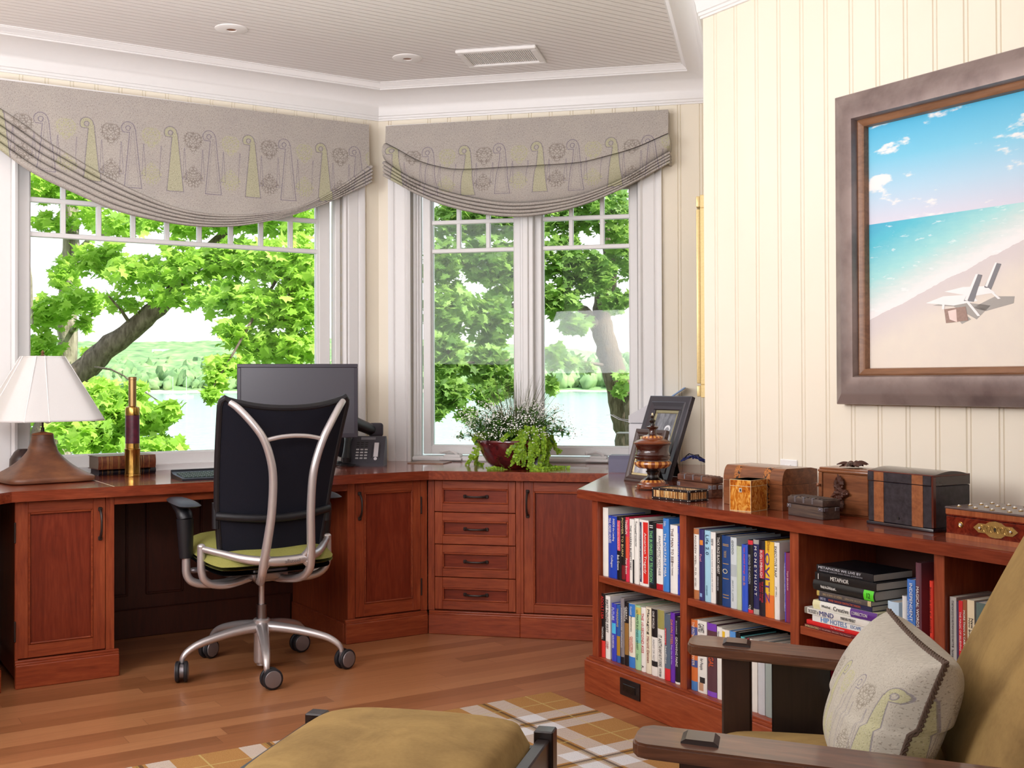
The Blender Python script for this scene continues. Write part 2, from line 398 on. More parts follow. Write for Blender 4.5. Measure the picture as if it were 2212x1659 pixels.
def sash(r, u0, u1, z0, z1, y0, muntU, muntZ, fr=.05, lights=True):
    """u0..u1, z0..z1 is the visible glass"""
    mb = MB()
    for a, b, c, e in ((u0 - fr, u0, z0 - fr, z1 + fr), (u1, u1 + fr, z0 - fr, z1 + fr), (u0, u1, z0 - fr, z0), (u0, u1, z1, z1 + fr)):
        mb.box(a, b, y0 - .032, y0 + .03, c, e, .004, 1)
    for a, b, c, e in ((u0 - .012, u0 + .006, z0 - .012, z1 + .012), (u1 - .006, u1 + .012, z0 - .012, z1 + .012), (u0, u1, z0 - .012, z0 + .006)):
        mb.box(a, b, y0 - .012, y0 + .02, c, e, .003, 1)
    mb.build('sash', trim_w, r)
    mb = MB()
    zl, zr = muntZ[0], muntZ[1]
    for zz in muntZ: mb.box(u0, u1, y0 - .014, y0 + .016, zz - .011, zz + .011, .003, 1)
    for uu in muntU: mb.box(uu - .011, uu + .011, y0 - .012, y0 + .014, zl, z1, .003, 1)
    mb.build('muntin', trim_w, r)
    mb = MB(); mb.box(u0 - .01, u1 + .01, y0 - .002, y0 + .002, z0 - .01, z1 + .01); mb.build('pane', glass, r, smooth=0)
mzA = [FA.z(62, 505.5, GYA), FA.z(62, 430.5, GYA)]; mzA.append(2 * mzA[1] - mzA[0])
muA = [FA.u(x, 490, GYA) for x in (136, 213, 287, 360, 430, 498, 563, 627)]
r = sroot('window_1', FA); mb = MB(); casing(mb, oRA, 1, ZT, oTA + .117); casing(mb, oLA, -1, ZT, oTA + .117); mb.box(oLA, oRA, -.017, 0, oTA, oTA + .117, .004, 1)
mb.box(oLA - .005, oRA + .005, -.017, .02, ZT, zgA - .078, .003, 1)
mb.build('casing', trim_w, r, smooth=25)
mb = MB(); mb.box(oRA, oRA + .012, 0, .14, ZT, oTA, 0); mb.box(oLA - .012, oLA, 0, .14, ZT, oTA); mb.box(oLA, oRA, 0, .14, oTA, oTA + .012); mb.box(oLA, oRA, .0, .14, ZT - .012, zgA - .05)
mb.box(oRA - .03, oRA, .02, .06, ZT, oTA, .004, 1)
mb.build('jamb', trim_w, r, smooth=25)
sash(r, gLA, gRA, zgA, oTA - .04, GYA, muA, mzA, fr=.06)
mzB = [FB.z(1030, 541, GYB), FB.z(1030, 479, GYB)]; mzB.append(2 * mzB[1] - mzB[0])
r = sroot('window_2', FB); mb = MB(); casing(mb, oLB, -1, ZT, oTB + .117); casing(mb, oRB, 1, ZT, oTB + .117); mb.box(oLB, oRB, -.017, 0, oTB, oTB + .117, .004, 1)
mb.build('casing', trim_w, r, smooth=25)
mb = MB(); mb.box(oLB - .012, oLB, 0, .14, ZT, oTB); mb.box(oRB, oRB + .012, 0, .14, ZT, oTB); mb.box(oLB, oRB, 0, .14, oTB, oTB + .012); mb.box(oLB, oRB, .03, .14, ZT - .012, zgB - .05)
mb.box(oLB, oRB, .0, .05, ZT, zgB - .052, .006, 1)
for k in range(3): mb.box(oLB, oLB + .016 + .010 * k, .03 + .014 * k, .06 + .014 * k, zgB - .05, oTB, .003, 1)
mb.build('jamb', trim_w, r, smooth=25)
mb = MB(); mb.box(gR1 + .04, gL2 - .036, .015, .10, ZT, oTB, .004, 1)
mb.box(gR1 + .055, gL2 - .06, .004, .03, ZT, oTB, .004, 1); mb.build('mullion', trim_w, r, smooth=25)
sash(r, gL1, gR1, zgB, oTB - .04, GYB, [FB.u(991.5, 480, GYB), FB.u(1055, 480, GYB)], mzB, fr=.042)
sash(r, gL2, gR2, zgB, oTB - .04, GYB, [FB.u(1234, 480, GYB), FB.u(1301, 480, GYB)], mzB, fr=.042)
for px in (978, 1292):
    u, z = FB.on(px, 985, .03); mb = MB(); mb.M = Matrix.Translation((u, 0, zgB - .05))
    mb.box(-.058, .058, -.018, .052, -.02, -.004, .004, 1); mb.box(-.04, .05, -.012, .05, -.006, .010, .005, 1)
    mb.tube([(.03, .0, .008), (.02, -.006, .022), (-.005, -.008, .032), (-.035, -.006, .026), (-.052, -.004, .022)], [.008, .008, .007, .006, .005], 8); mb.ell((-.053, -.004, .024), .009, .007, .011, 10, 8)
    mb.build('window_crank', trim_w, r)
# --- things fixed to the ceiling and walls
white_p = plain('eeecea', .45, var=.01); blackhole = plain('231a16', .6)
for k, (px, py) in enumerate(((500, 62), (880, 125))):
    p = onz(px, py, ZCE); t = thing('recessed_light', ('round white recessed ceiling light nearer the left edge of the photo', 'round white recessed ceiling light beside the rectangular ceiling vent')[k], 'ceiling light', p, 0, 'recessed ceiling lights')
    mb = MB(); mb.lathe([(.020, -.001), (.022, -.007), (.060, -.007), (.069, -.003), (.070, 0.0)], 40, caps=False); mb.build('trim_ring', white_p, t)
    mb = MB(); mb.lathe([(.0205, -.0035), (.0205, -.003), (.012, -.0015), (0.0, -.001)], 24); mb.build('lamp_hole', plain('8a5a3c', .5), t)
A4 = [onz(*p, ZCE) for p in ((1003, 111), (1145, 100), (1165, 128), (1022, 137))]
c = sum(A4, Vector()) / 4; ux = (A4[1] - A4[0]); L = (ux.length + (A4[2] - A4[3]).length) / 2; D = ((A4[3] - A4[0]).length + (A4[2] - A4[1]).length) / 2
t = thing('ceiling_vent', 'rectangular white air vent set in the beadboard ceiling', 'vent', c, tB)
mb = MB()
for a, b, e, f in ((-L / 2 - .03, L / 2 + .03, -D / 2 - .03, -D / 2), (-L / 2 - .03, L / 2 + .03, D / 2, D / 2 + .03), (-L / 2 - .03, -L / 2, -D / 2, D / 2), (L / 2, L / 2 + .03, -D / 2, D / 2)): mb.box(a, b, e, f, -.016, 0, .004, 1)
mb.build('frame', white_p, t)
mb = MB(); mb.box(-L / 2, L / 2, -D / 2, D / 2, -.003, 0)
for k in range(34): x = -L / 2 + L * (k + .5) / 34; mb.box(x - .0028, x + .0028, -D / 2, D / 2, -.008, -.003)
mb.build('grille', white_p, t, smooth=0)
u, z = FC.on(1705, 1003, 0); t = thing('wall_plate', 'white wall plate half hidden behind the curved lid walnut box', 'wall plate', FC.w(u, 0, z), tC)
mb = MB(); mb.box(-.04, .04, -.006, 0, -.10, .017, .003, 1); mb.build('plate', white_p, t); mb = MB(); mb.box(-.012, .012, -.009, -.006, -.045, .0, .001, 1); mb.build('switch', white_p, t)

# gilded frame seen edge on behind the corner
gold = plain('dcc48c', .42, .35, var=.16, scale=160, name='worn_gold_leaf')
z1_, z0_ = CAMH + (824 - 420) / FPX * 4.386, CAMH - (860 - 824) / FPX * 4.386
t = thing('gilded_frame', 'gold leaf picture frame seen edge on beside the corner', 'picture frame', FD.w(.62, 0, z0_), tD)
mb = MB(); h = z1_ - z0_; w = .57
for a, b, c_, d_ in ((-w, w, 0, .05), (-w, w, h - .05, h), (-w, -w + .05, .05, h - .05), (w - .05, w, .05, h - .05)):
    mb.box(a, b, -.022, 0, c_, d_, .002, 1); mb.box(a + .004, b - .004, -.037, -.022, c_ + .004, d_ - .004, .004, 2)
mb.build('frame', gold, t); mb = MB(); mb.box(-w + .05, w - .05, -.015, 0, .05, h - .05); mb.build('picture', plain('8f8a78', .6), t)
# ================================================================== OUTDOORS
def leafmat(name, c1, c2, c3, tr):
    n = NT(name); v = n.noise(n.obj(), 1.7, 3); g = n.new('ShaderNodeNewGeometry').outputs['Random Per Island']
    col = n.ramp(n.m('ADD', n.m('MULTIPLY', v, .55), n.m('MULTIPLY', g, .45)), [(.25, lin(c1)), (.5, lin(c2)), (.78, lin(c3))])
    n.set(col, .5, 0, .3); t = n.new('ShaderNodeBsdfTranslucent'); n.put(t.inputs[0], n.mix(.5, col, lin(tr))); mx = n.new('ShaderNodeMixShader'); mx.inputs[0].default_value = .5
    n.t.links.new(n.b.outputs[0], mx.inputs[1]); n.t.links.new(t.outputs[0], mx.inputs[2]); n.t.links.new(mx.outputs[0], n.out.inputs[0]); return n.mat
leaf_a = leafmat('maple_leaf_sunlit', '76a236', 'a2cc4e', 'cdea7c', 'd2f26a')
leaf_b = leafmat('maple_leaf_shaded', '4c6e2e', '73984a', 'a6c86c', 'b4d868')  # leaf_a has sunlight put into its green, leaf_b has shade
def bark(name, a, b, sc_=9):
    n = NT(name); v = n.map(n.obj(), (1, 1, .25)); f = n.noise(v, sc_ * 3, 5, .7); n.bump(f, .8, .03)
    return n.set(n.ramp(f, [(.35, lin(a)), (.65, lin(b))]), .9, 0, .2)
bark_p = bark('pale_bark', '5c5648', 'b5ab98', 4); bark_d = bark('grey_brown_bark', '4e4438', '85776a')
LEAF = np.array([(0, 0), (.26, -.10), (.22, .10), (.50, .30), (.28, .36), (.30, .62), (.12, .55), (0, 1.0), (-.12, .55), (-.30, .62), (-.28, .36), (-.50, .30), (-.22, .10), (-.26, -.10)])
def leaves(name, clumps, mat, parent, size=.12):
    V = []; F = []; b = 0; nl = len(LEAF)
    for (px, py, Y, rx, ry, n) in clumps:
        c = np.array(atY(px, py, Y)); s = Y / FPX; rad = np.array((rx * s, max(rx, ry) * s * 1.1, ry * s))
        P = rng.normal(size=(n, 3)); P /= np.linalg.norm(P, axis=1)[:, None]; P *= (rng.random(n) ** .42)[:, None]; P = c + P * rad
        for p in P:
            # leaf plane: normal mostly up with wide scatter
            nr = np.array((rng.normal(0, .75), rng.normal(-.25, .75), 1.0)); nr /= np.linalg.norm(nr)
            t = np.cross(nr, rng.normal(size=3)); t /= np.linalg.norm(t); q = np.cross(nr, t); z = size * (.55 + .75 * rng.random())
            co = p + (LEAF[:, :1] * t + (LEAF[:, 1:] - .4) * q) * z
            co += nr * (np.abs(LEAF[:, :1]) * z * -.25)
            V.append(co); F.append(tuple(range(b, b + nl))); b += nl
    me = bpy.data.meshes.new(name); me.from_pydata((np.concatenate(V) - np.array(parent.location)).tolist(), [], F); me.materials.append(mat); me.update()
    o = bpy.data.objects.new(name, me); COL.objects.link(o); o.parent = parent; return o
def limb(mb, pts, n=12):
    """pts: px, py, Y, width in px"""
    P = [atY(a, b, Y) for a, b, Y, w in pts]; rr = [w / 2 * Y / FPX for a, b, Y, w in pts]
    Q = []; q = []
    for i in range(len(P) - 1):
        for k in range(5): t = k / 5; Q.append(P[i].lerp(P[i + 1], t) + Vector((random.uniform(-1, 1), random.uniform(-1, 1), 0)) * rr[i] * .12); q.append((rr[i] * (1 - t) + rr[i + 1] * t) * random.uniform(.93, 1.07))
    Q.append(P[-1]); q.append(rr[-1]); mb.tube(Q, q, n)
def tree(name, label, loc, trunks, clumps, bmat, lmat, size=.12, tw=True):
    t = thing(name, label, 'tree', loc, 0, 'trees on the bank outside')
    def sub(nm, L, m):
        mb = MB(); mb.M = Matrix.Translation(-Vector(loc))
        for l in L: limb(mb, l)
        mb.build(nm, m, t, smooth=60)
    sub('trunk', trunks[:1], bmat)
    for l in trunks[1:]: sub('branch', [l], bmat)
    leaves('foliage', clumps, lmat, t, size)
    return t
# bank, lake and the far shore
grass = plain('5f7f3a', .9, var=.3, scale=2)
mb = MB(); mb.grid(lambda u, v: (-60 + 120 * u, 6.75 + 60 * v, -.45 - 8.5 * min(1, v * 1.5) - .25 * math.sin(u * 40)), 30, 20); o = mb.build('ground', grass); o['kind'] = 'structure'
def lake_mat():
    n = NT('lake_water'); v = n.map(n.obj(), (.05, .35, 1)); f = n.noise(v, 2.0, 3, .6); n.bump(f, .25, .4)
    return n.set(lin('8fb4b6'), .12, 0, .6)
mb = MB(); mb.add([(-900, 40, -7), (900, 40, -7), (1400, 1400, -7), (-1400, 1400, -7)], [(0, 1, 2, 3)]); o = mb.build('lake', lake_mat(), smooth=0); tag(o, 'pale blue lake seen through both windows', 'lake'); o['kind'] = 'structure'
def far_mat():
    n = NT('far_woodland'); v = n.obj(); f = n.noise(v, .045, 5, .65); g = n.vor(v, .09)
    return n.set(n.ramp(n.m('ADD', n.m('MULTIPLY', f, .75), n.m('MULTIPLY', g, .25)), [(.3, lin('5c7a58')), (.5, lin('7e9e6c')), (.7, lin('a4bb84'))]), .95, 0, .1)
farm = far_mat(); sand = plain('d8cdb4', .9)
mb = MB()
def hill(u, v):
    x = -1050 + 2000 * u; y = 905 + 560 * v
    h = 62 * (1 - (1 - v) ** 2) * (.82 + .22 * math.sin(u * 5.1 + .6) + .10 * math.sin(u * 17)) + (3.5 * mnoise.noise((x * .05, y * .05, 0)) + 2.0 * mnoise.noise((x * .13, y * .13, 3))) * min(1, v * 6)
    return (x, y, -7.2 + max(0, h) + (.8 if v > 0 else 0))
mb.grid(hill, 240, 60); o = mb.build('hills', farm, smooth=180); o['kind'] = 'structure'
mb = MB(); mb.grid(lambda u, v: (-1050 + 2000 * u, 886 + 34 * v + 6 * math.sin(u * 60), -7.05 + 2.2 * v + .3 * math.sin(u * 300)), 200, 3); o = mb.build('shore', sand); o['kind'] = 'structure'
# woodland along the far shore: crowns past counting
V = []
mb = MB()
for k in range(1100):
    x = random.uniform(-520, 260); y = 916 + 230 * random.random() ** 1.3; h = random.uniform(8, 15); z = -6.5 + (y - 905) * .105; r_ = random.uniform(3.5, 7)
    bm = bmesh.new(); bmesh.ops.create_icosphere(bm, subdivisions=2, radius=1)
    for v in bm.verts:
        q = v.co * (1 + .75 * mnoise.noise(v.co * 2.3 + Vector((k, 0, 0)))); v.co = (x + q.x * r_, y + q.y * r_, z + h * .5 + q.z * h * .55)
    bm.verts.index_update(); mb.add([v.co[:] for v in bm.verts], [[v.index for v in f.verts] for f in bm.faces]); bm.free()
o = mb.build('woodland', farm, smooth=60); tag(o, 'hazy green woods along the far lake shore', 'woods'); o['kind'] = 'stuff'
boatw = plain('f4f4f2', .4)
for k, (px, lab) in enumerate(((401, 'white sailboat moored below the far shore, left of the monitor'), (456, 'white sailboat moored nearest the monitor'), (372, 'white sailboat farthest left beyond the telescope'))):
    p = atY(px, 846, 640); p.z = -7; t = thing('sailboat', lab, 'boat', p, .3 * k, 'sailboats on the lake')
    mb = MB(); mb.prism([(-3.8, -1), (2.5, -1.1), (4.4, 0), (2.5, 1.1), (-3.8, 1)], -.1, 1.0); mb.box(-1.5, 1.5, -.7, .7, 1, 1.5, .1, 1); mb.build('hull', boatw, t)
    mb = MB(); mb.cyl((.4, 0, 1), (.4, 0, 11.5), .12, .08, 8); mb.cyl((.4, 0, 2.2), (-3.2, 0, 2.3), .1, .1, 8); mb.build('mast', boatw, t)
p = atY(350, 763, 1150); t = thing('far_house', 'small white house on the wooded hill across the lake', 'house', (p.x, p.y, p.z - 7), .2)
mb = MB(); mb.box(-9, 9, -5, 5, 0, 7); mb.build('wall', boatw, t, smooth=0); mb = MB(); mb.prism([(-5.6, 7), (5.6, 7), (0, 11)], -9.5, 9.5, axis='x'); mb.build('roof', plain('9aa0a0', .8), t, smooth=0)

# trees near the house
tree('birch_tree', 'pale barked tree at the far left of the left window', (atY(120, 1000, 13).x, 13, -3),
     [[(112, 1120, 13, 70), (122, 990, 13, 62), (138, 900, 13, 52), (146, 800, 13, 44), (147, 690, 13, 40), (152, 580, 13, 35), (154, 470, 13, 32), (158, 330, 13, 26)],
      [(150, 560, 13, 14), (190, 520, 12.6, 10), (240, 500, 12.2, 6)], [(148, 720, 13, 12), (185, 690, 12.6, 8), (228, 660, 12.4, 5)], [(70, 700, 12.2, 6), (66, 600, 12.2, 6), (62, 560, 12.2, 4)]],
     [(105, 400, 12.5, 55, 40, 260), (190, 420, 12.5, 70, 30, 240), (200, 470, 12.3, 40, 30, 60), (115, 480, 12.6, 50, 22, 110), (205, 560, 12, 45, 40, 170), (140, 590, 12.5, 30, 40, 90), (100, 680, 12.4, 50, 40, 190), (175, 650, 12.3, 55, 32, 160), (90, 750, 12.5, 45, 30, 120),
      (180, 700, 12.4, 20, 20, 30), (205, 765, 12.8, 30, 18, 50), (95, 900, 12, 55, 80, 260), (240, 540, 12, 30, 24, 50), (70, 800, 12.4, 25, 40, 70), (260, 490, 11.6, 60, 26, 110)], bark_p, leaf_a, .135)
tree('leaning_maple', 'leaning maple whose thick limb crosses the left window', (atY(105, 1010, 11).x, 11, -2.6),
     [[(60, 1090, 11, 60), (110, 900, 11, 56), (165, 812, 11, 54), (225, 757, 11, 48), (300, 700, 11, 44), (370, 640, 11, 40), (405, 580, 11, 36), (450, 545, 11.1, 32), (505, 490, 11.2, 26), (560, 420, 11.4, 20)],
      [(205, 793, 10.8, 5), (240, 798, 10.6, 4), (268, 812, 10.4, 3.4), (300, 838, 10.3, 3), (345, 868, 10.2, 2)], [(285, 705, 11, 9), (262, 670, 10.8, 6), (235, 640, 10.6, 4)], [(440, 870, 9.6, 3), (500, 770, 9.8, 5), (540, 700, 10, 6), (600, 600, 10.4, 7)],
      [(520, 480, 11.2, 12), (600, 470, 11, 8), (690, 480, 10.8, 5)], [(180, 880, 10.2, 7), (260, 900, 9.8, 5), (340, 930, 9.6, 3)]],
     [(330, 470, 11, 60, 30, 150), (420, 480, 10.9, 70, 34, 190), (520, 470, 10.9, 70, 40, 260), (620, 470, 10.8, 80, 44, 320), (300, 590, 10.8, 70, 42, 210), (350, 640, 10.6, 50, 30, 90), (265, 650, 10.9, 40, 24, 60), (380, 560, 10.7, 40, 60, 130), (430, 570, 10.6, 50, 40, 170),
      (500, 560, 10.6, 50, 50, 240), (570, 560, 10.4, 60, 50, 300), (640, 570, 10.2, 60, 70, 420), (640, 660, 10.2, 60, 60, 380), (560, 660, 10.2, 60, 55, 260), (480, 640, 10.4, 50, 46, 150), (420, 640, 10.5, 36, 30, 60), (640, 750, 10.2, 60, 44, 260), (560, 745, 10.2, 50, 40, 180), (500, 720, 10, 40, 34, 110),
      (475, 800, 9.8, 32, 40, 120), (455, 850, 9.6, 16, 20, 40), (520, 790, 10, 30, 24, 60), (210, 850, 10, 50, 34, 170), (250, 890, 9.8, 70, 50, 360), (320, 900, 9.6, 54, 36, 200), (210, 945, 9.6, 70, 40, 300), (330, 960, 9.5, 70, 22, 190), (365, 880, 9.4, 26, 16, 40), (290, 840, 9.8, 30, 20, 40), (150, 930, 9.8, 40, 50, 120)], bark_d, leaf_a, .125)
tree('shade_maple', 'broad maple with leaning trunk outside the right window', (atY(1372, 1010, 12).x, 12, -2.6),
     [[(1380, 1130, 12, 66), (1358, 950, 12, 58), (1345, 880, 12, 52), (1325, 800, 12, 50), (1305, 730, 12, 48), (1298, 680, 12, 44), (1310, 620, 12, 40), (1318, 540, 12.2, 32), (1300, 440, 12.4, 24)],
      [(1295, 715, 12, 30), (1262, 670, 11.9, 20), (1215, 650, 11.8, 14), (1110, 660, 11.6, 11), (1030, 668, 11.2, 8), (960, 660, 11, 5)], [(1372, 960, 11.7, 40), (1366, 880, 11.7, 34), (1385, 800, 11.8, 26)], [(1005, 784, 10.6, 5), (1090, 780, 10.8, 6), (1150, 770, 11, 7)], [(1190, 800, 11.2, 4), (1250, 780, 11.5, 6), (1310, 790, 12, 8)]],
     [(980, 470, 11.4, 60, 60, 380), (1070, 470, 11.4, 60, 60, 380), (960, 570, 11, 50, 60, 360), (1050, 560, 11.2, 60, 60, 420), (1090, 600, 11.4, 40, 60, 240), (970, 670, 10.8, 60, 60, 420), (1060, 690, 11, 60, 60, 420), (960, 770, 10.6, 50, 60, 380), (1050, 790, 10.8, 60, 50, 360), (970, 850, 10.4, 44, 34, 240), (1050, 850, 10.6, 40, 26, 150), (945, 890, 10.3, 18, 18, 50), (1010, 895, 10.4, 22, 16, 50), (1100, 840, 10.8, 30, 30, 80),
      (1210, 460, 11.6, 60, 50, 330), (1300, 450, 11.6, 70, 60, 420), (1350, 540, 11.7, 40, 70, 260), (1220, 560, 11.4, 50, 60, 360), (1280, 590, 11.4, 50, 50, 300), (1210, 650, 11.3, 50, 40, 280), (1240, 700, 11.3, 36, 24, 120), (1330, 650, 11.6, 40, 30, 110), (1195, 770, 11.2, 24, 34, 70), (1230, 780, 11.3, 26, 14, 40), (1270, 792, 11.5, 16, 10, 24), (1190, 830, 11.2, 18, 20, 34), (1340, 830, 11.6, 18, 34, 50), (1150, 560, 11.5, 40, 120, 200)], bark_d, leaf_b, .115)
# ================================================================== BUILT-IN DESK
FY, BY = .050, .032          # cabinet face and plinth face behind the worktop edge
handle_m = plain('3a2f2c', .42, .5, name='oil_rubbed_bronze', var=.1)
def handle(parent, u, z, y, L, axis, w=.009):
    mb = MB(); pts = []
    for k in range(9):
        t = k / 8; a = (t - .5) * L; d_ = -.026 * (1 - abs(2 * t - 1) ** 3.2) - .004
        pts.append((u + (a if axis == 'x' else 0), y + d_, z + (a if axis == 'z' else 0)))
    mb.tube(pts, [w * .62, w * .6, w * .55, w * .5, w * .5, w * .5, w * .55, w * .6, w * .62], 8)
    for s_ in (-.5, .5):
        a = s_ * L
        if axis == 'x': mb.box(u + a - .008, u + a + .008, y - .010, y, z - .008, z + .008, .003, 1)
        else: mb.box(u - .008, u + .008, y - .010, y, z + a - .008, z + a + .008, .003, 1)
    return mb.build('handle', handle_m, parent)
def bead_frame(mb, u0, u1, z0, z1, y, w=.007):
    for a, b, c, d_ in ((u0, u0 + w, z0, z1), (u1 - w, u1, z0, z1), (u0 + w, u1 - w, z0, z0 + w), (u0 + w, u1 - w, z1 - w, z1)): mb.box(a, b, y - .004, y + .012, c, d_, .0025, 1)
def door(parent, u0, u1, z0, z1, pu0, pu1, pz0, pz1, name='door'):
    """frame and panel door set flush in the face frame; returns the door frame object"""
    y = FY - .001; g = .0018
    mb = MB()
    mb.box(u0 + g, pu0, y, y + .02, z0 + g, z1 - g, .0015, 1, mi=0); mb.box(pu1, u1 - g, y, y + .02, z0 + g, z1 - g, .0015, 1, mi=0)
    mb.box(pu0, pu1, y, y + .02, pz1, z1 - g, .0015, 1, mi=1); mb.box(pu0, pu1, y, y + .02, z0 + g, pz0, .0015, 1, mi=1)
    d_ = mb.build(name, [cherry_z, cherry_x], parent)
    mb = MB(); bead_frame(mb, pu0, pu1, pz0, pz1, y); mb.build('panel_moulding', cherry_x, d_)
    mb = MB(); mb.box(pu0 + .005, pu1 - .005, y + .009, y + .018, pz0 + .005, pz1 - .005); mb.build('panel', panel_z if name == 'door' else panel_d, d_, smooth=0)
    return d_
def hinge(parent, u, z):
    mb = MB(); mb.cyl((u, FY - .004, z - .034), (u, FY - .004, z + .034), .0035, n=8); mb.ell((u, FY - .004, z + .036), .004, .004, .004, 8, 6); mb.ell((u, FY - .004, z - .036), .004, .004, .004, 8, 6); mb.build('hinge', handle_m, parent)
# heights read on the drawer front
z_cb = GB.z(1000, 1037, 0) ; ZB = ZT - .040
zd = [GB.z(940, y, FY) for y in (1316, 1245.5, 1175, 1105.5, 1035.8)]; zd[4] = min(zd[4], ZB - .004)
zbase = zd[0] - .004
def plinth(mb, u0, u1, d0=.0, h=None, mitre=0):
    h = h or zbase
    mb.box(u0, u1, BY, BY + .03, 0, h - .018, .003, 1); mb.box(u0, u1, BY + .004, BY + .03, h - .019, h - .009, .003, 2); mb.box(u0, u1, BY + .009, BY + .03, h - .010, h, .003, 2)
DEPA, DEPB = .74, .60
# --- worktop: one continuous slab along the three window walls
uEl = GA.u(25.3, 1063.9, 0)
pL = GA.w(uEl, 0, 0); dE = dv(tE); pLL = Vector((pL.x, pL.y)) - 3.2 * dE
wE = Vector((-dE.y, dE.x))
backA0 = GA.w(uEl - .62 * math.tan(PI / 8) - .02, .758, 0)
kcut = GB.u(1313.8, 1022.5, 0)
def nrm(p): return Vector((p[0], p[1]))
ptop = [pLL, nrm(pL), CF, nrm(GB.w(1.62, 0, 0)), nrm(FD.w(.13, .004, 0)), BD - .004 * dv(tB) , W_ + Vector((0, -.004)), EA + Vector((.006, -.004))]
q = EA - 3.9 * dE; ptop.append(nrm(q) + .004 * Vector((dE.y, -dE.x)))
ptop[3] = nrm(GB.w(1.278, 0, 0)); ptop[4] = nrm(GB.w(1.278, .3, 0)); ptop[5] = nrm(GB.w(1.278, .609, 0))
t = thing('worktop', 'long polished cherry worktop running under both windows', 'worktop', (CF.x, CF.y, ZB), tA)
mb = MB(); mb.M = Matrix.Rotation(-tA, 4, 'Z') @ Matrix.Translation((-CF.x, -CF.y, -ZB))
bm = bmesh.new(); vs = [bm.verts.new((p.x, p.y, ZB)) for p in ptop]; f = bm.faces.new(vs); bm.normal_update()
if f.normal.z < 0: f.normal_flip()
ex = bmesh.ops.extrude_face_region(bm, geom=[f]); bmesh.ops.translate(bm, vec=(0, 0, ZT - ZB), verts=[e for e in ex['geom'] if isinstance(e, bmesh.types.BMVert)])
bmesh.ops.recalc_face_normals(bm, faces=bm.faces[:])
bmesh.ops.bevel(bm, geom=[e for e in bm.edges if all(v.co.z > ZT - 1e-4 for v in e.verts)], offset=.004, segments=2, affect='EDGES')
bm.verts.index_update(); mb.add([v.co[:] for v in bm.verts], [[v.index for v in f.verts] for f in bm.faces]); bm.free(); mb.build('slab', top_x, t)
s0 = GA.loc(onz(205, 1029, ZT)); s1 = GA.loc(onz(247, 1051.2, ZT))
mb = MB(); mb.M = Matrix.Translation((0, 0, ZT - ZB)); mb.prism([(s1.x - .002, .006), (s1.x + .002, .006), (s1.x + .002, .5), (s1.x - .002, .5)], -.001, .0006); mb.build('inlay_strip', plain('c9b79a', .3), t, smooth=0)

# --- cabinets on the left run
uDL0, uDL1, uSt = GA.u(32, 1200, FY), GA.u(228.5, 1200, FY), GA.u(247, 1200, FY)
uR0, uR1, uR2 = GA.u(751, 1200, FY), GA.u(767, 1200, FY), GA.u(909.5, 1200, FY)
pz0_, pz1_ = GA.z(60, 1393, FY), GA.z(62, 1108, FY)
def carcass(mb, u0, u1, dep):
    mb.box(u0, u0 + .018, FY + .021, dep, .02, ZB - .001); mb.box(u1 - .018, u1, FY + .021, dep, .02, ZB - .001); mb.box(u0, u1, dep - .012, dep, .02, ZB - .001); mb.box(u0, u1, FY + .021, dep, zbase - .02, zbase)
t = thing('base_cabinet', 'cherry base cabinet with one door left of the kneehole', 'cabinet', GA.o, tA, 'base cabinets of the built-in desk')
mb = MB(); u0 = uEl + .030
carcass(mb, u0, uSt, DEPA); mb.box(uDL1, uSt, FY, FY + .021, zbase, ZB - .001, .001, 1); mb.box(u0, uDL0, FY, FY + .021, zbase, ZB - .001, .001, 1); mb.box(uDL0, uDL1, FY, FY + .021, ZB - .004, ZB - .001); mb.box(uSt - .02, uSt, FY + .02, DEPA, 0, ZB - .001)
mb.build('carcass', cherry_z, t)
mb = MB(); plinth(mb, u0 - .012, uSt + .016); mb.box(uSt - .014, uSt + .016, BY + .03, DEPA - .02, 0, zbase - .018, .003, 1); mb.build('plinth', cherry_x, t)
d_ = door(t, uDL0, uDL1, zbase + .003, ZB - .004, GA.u(61, 1200, FY), GA.u(201, 1200, FY), pz0_, pz1_); handle(d_, GA.u(216, 1130, FY), GA.z(216, 1131, FY), FY, GA.z(216, 1100, FY) - GA.z(216, 1163, FY), 'z'); hinge(d_, uDL0, ZB - .12); hinge(d_, uDL0, zbase + .11)
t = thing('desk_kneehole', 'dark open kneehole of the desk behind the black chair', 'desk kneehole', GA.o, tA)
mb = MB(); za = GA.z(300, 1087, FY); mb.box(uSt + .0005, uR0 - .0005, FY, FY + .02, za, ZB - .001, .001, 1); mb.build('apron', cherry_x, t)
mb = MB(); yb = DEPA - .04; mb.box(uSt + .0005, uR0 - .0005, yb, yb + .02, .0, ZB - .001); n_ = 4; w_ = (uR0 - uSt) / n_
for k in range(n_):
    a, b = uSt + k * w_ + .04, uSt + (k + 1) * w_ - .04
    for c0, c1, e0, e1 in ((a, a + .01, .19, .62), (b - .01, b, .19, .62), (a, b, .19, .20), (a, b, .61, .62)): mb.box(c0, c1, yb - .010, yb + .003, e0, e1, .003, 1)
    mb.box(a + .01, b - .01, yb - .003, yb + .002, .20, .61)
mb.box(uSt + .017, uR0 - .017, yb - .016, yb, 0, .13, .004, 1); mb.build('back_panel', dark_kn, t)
t = thing('base_cabinet', 'cherry base cabinet with one door between the kneehole and the drawers', 'cabinet', GA.o, tA, 'base cabinets of the built-in desk')
mb = MB(); u1 = .05 * math.tan(PI / 8) - .002
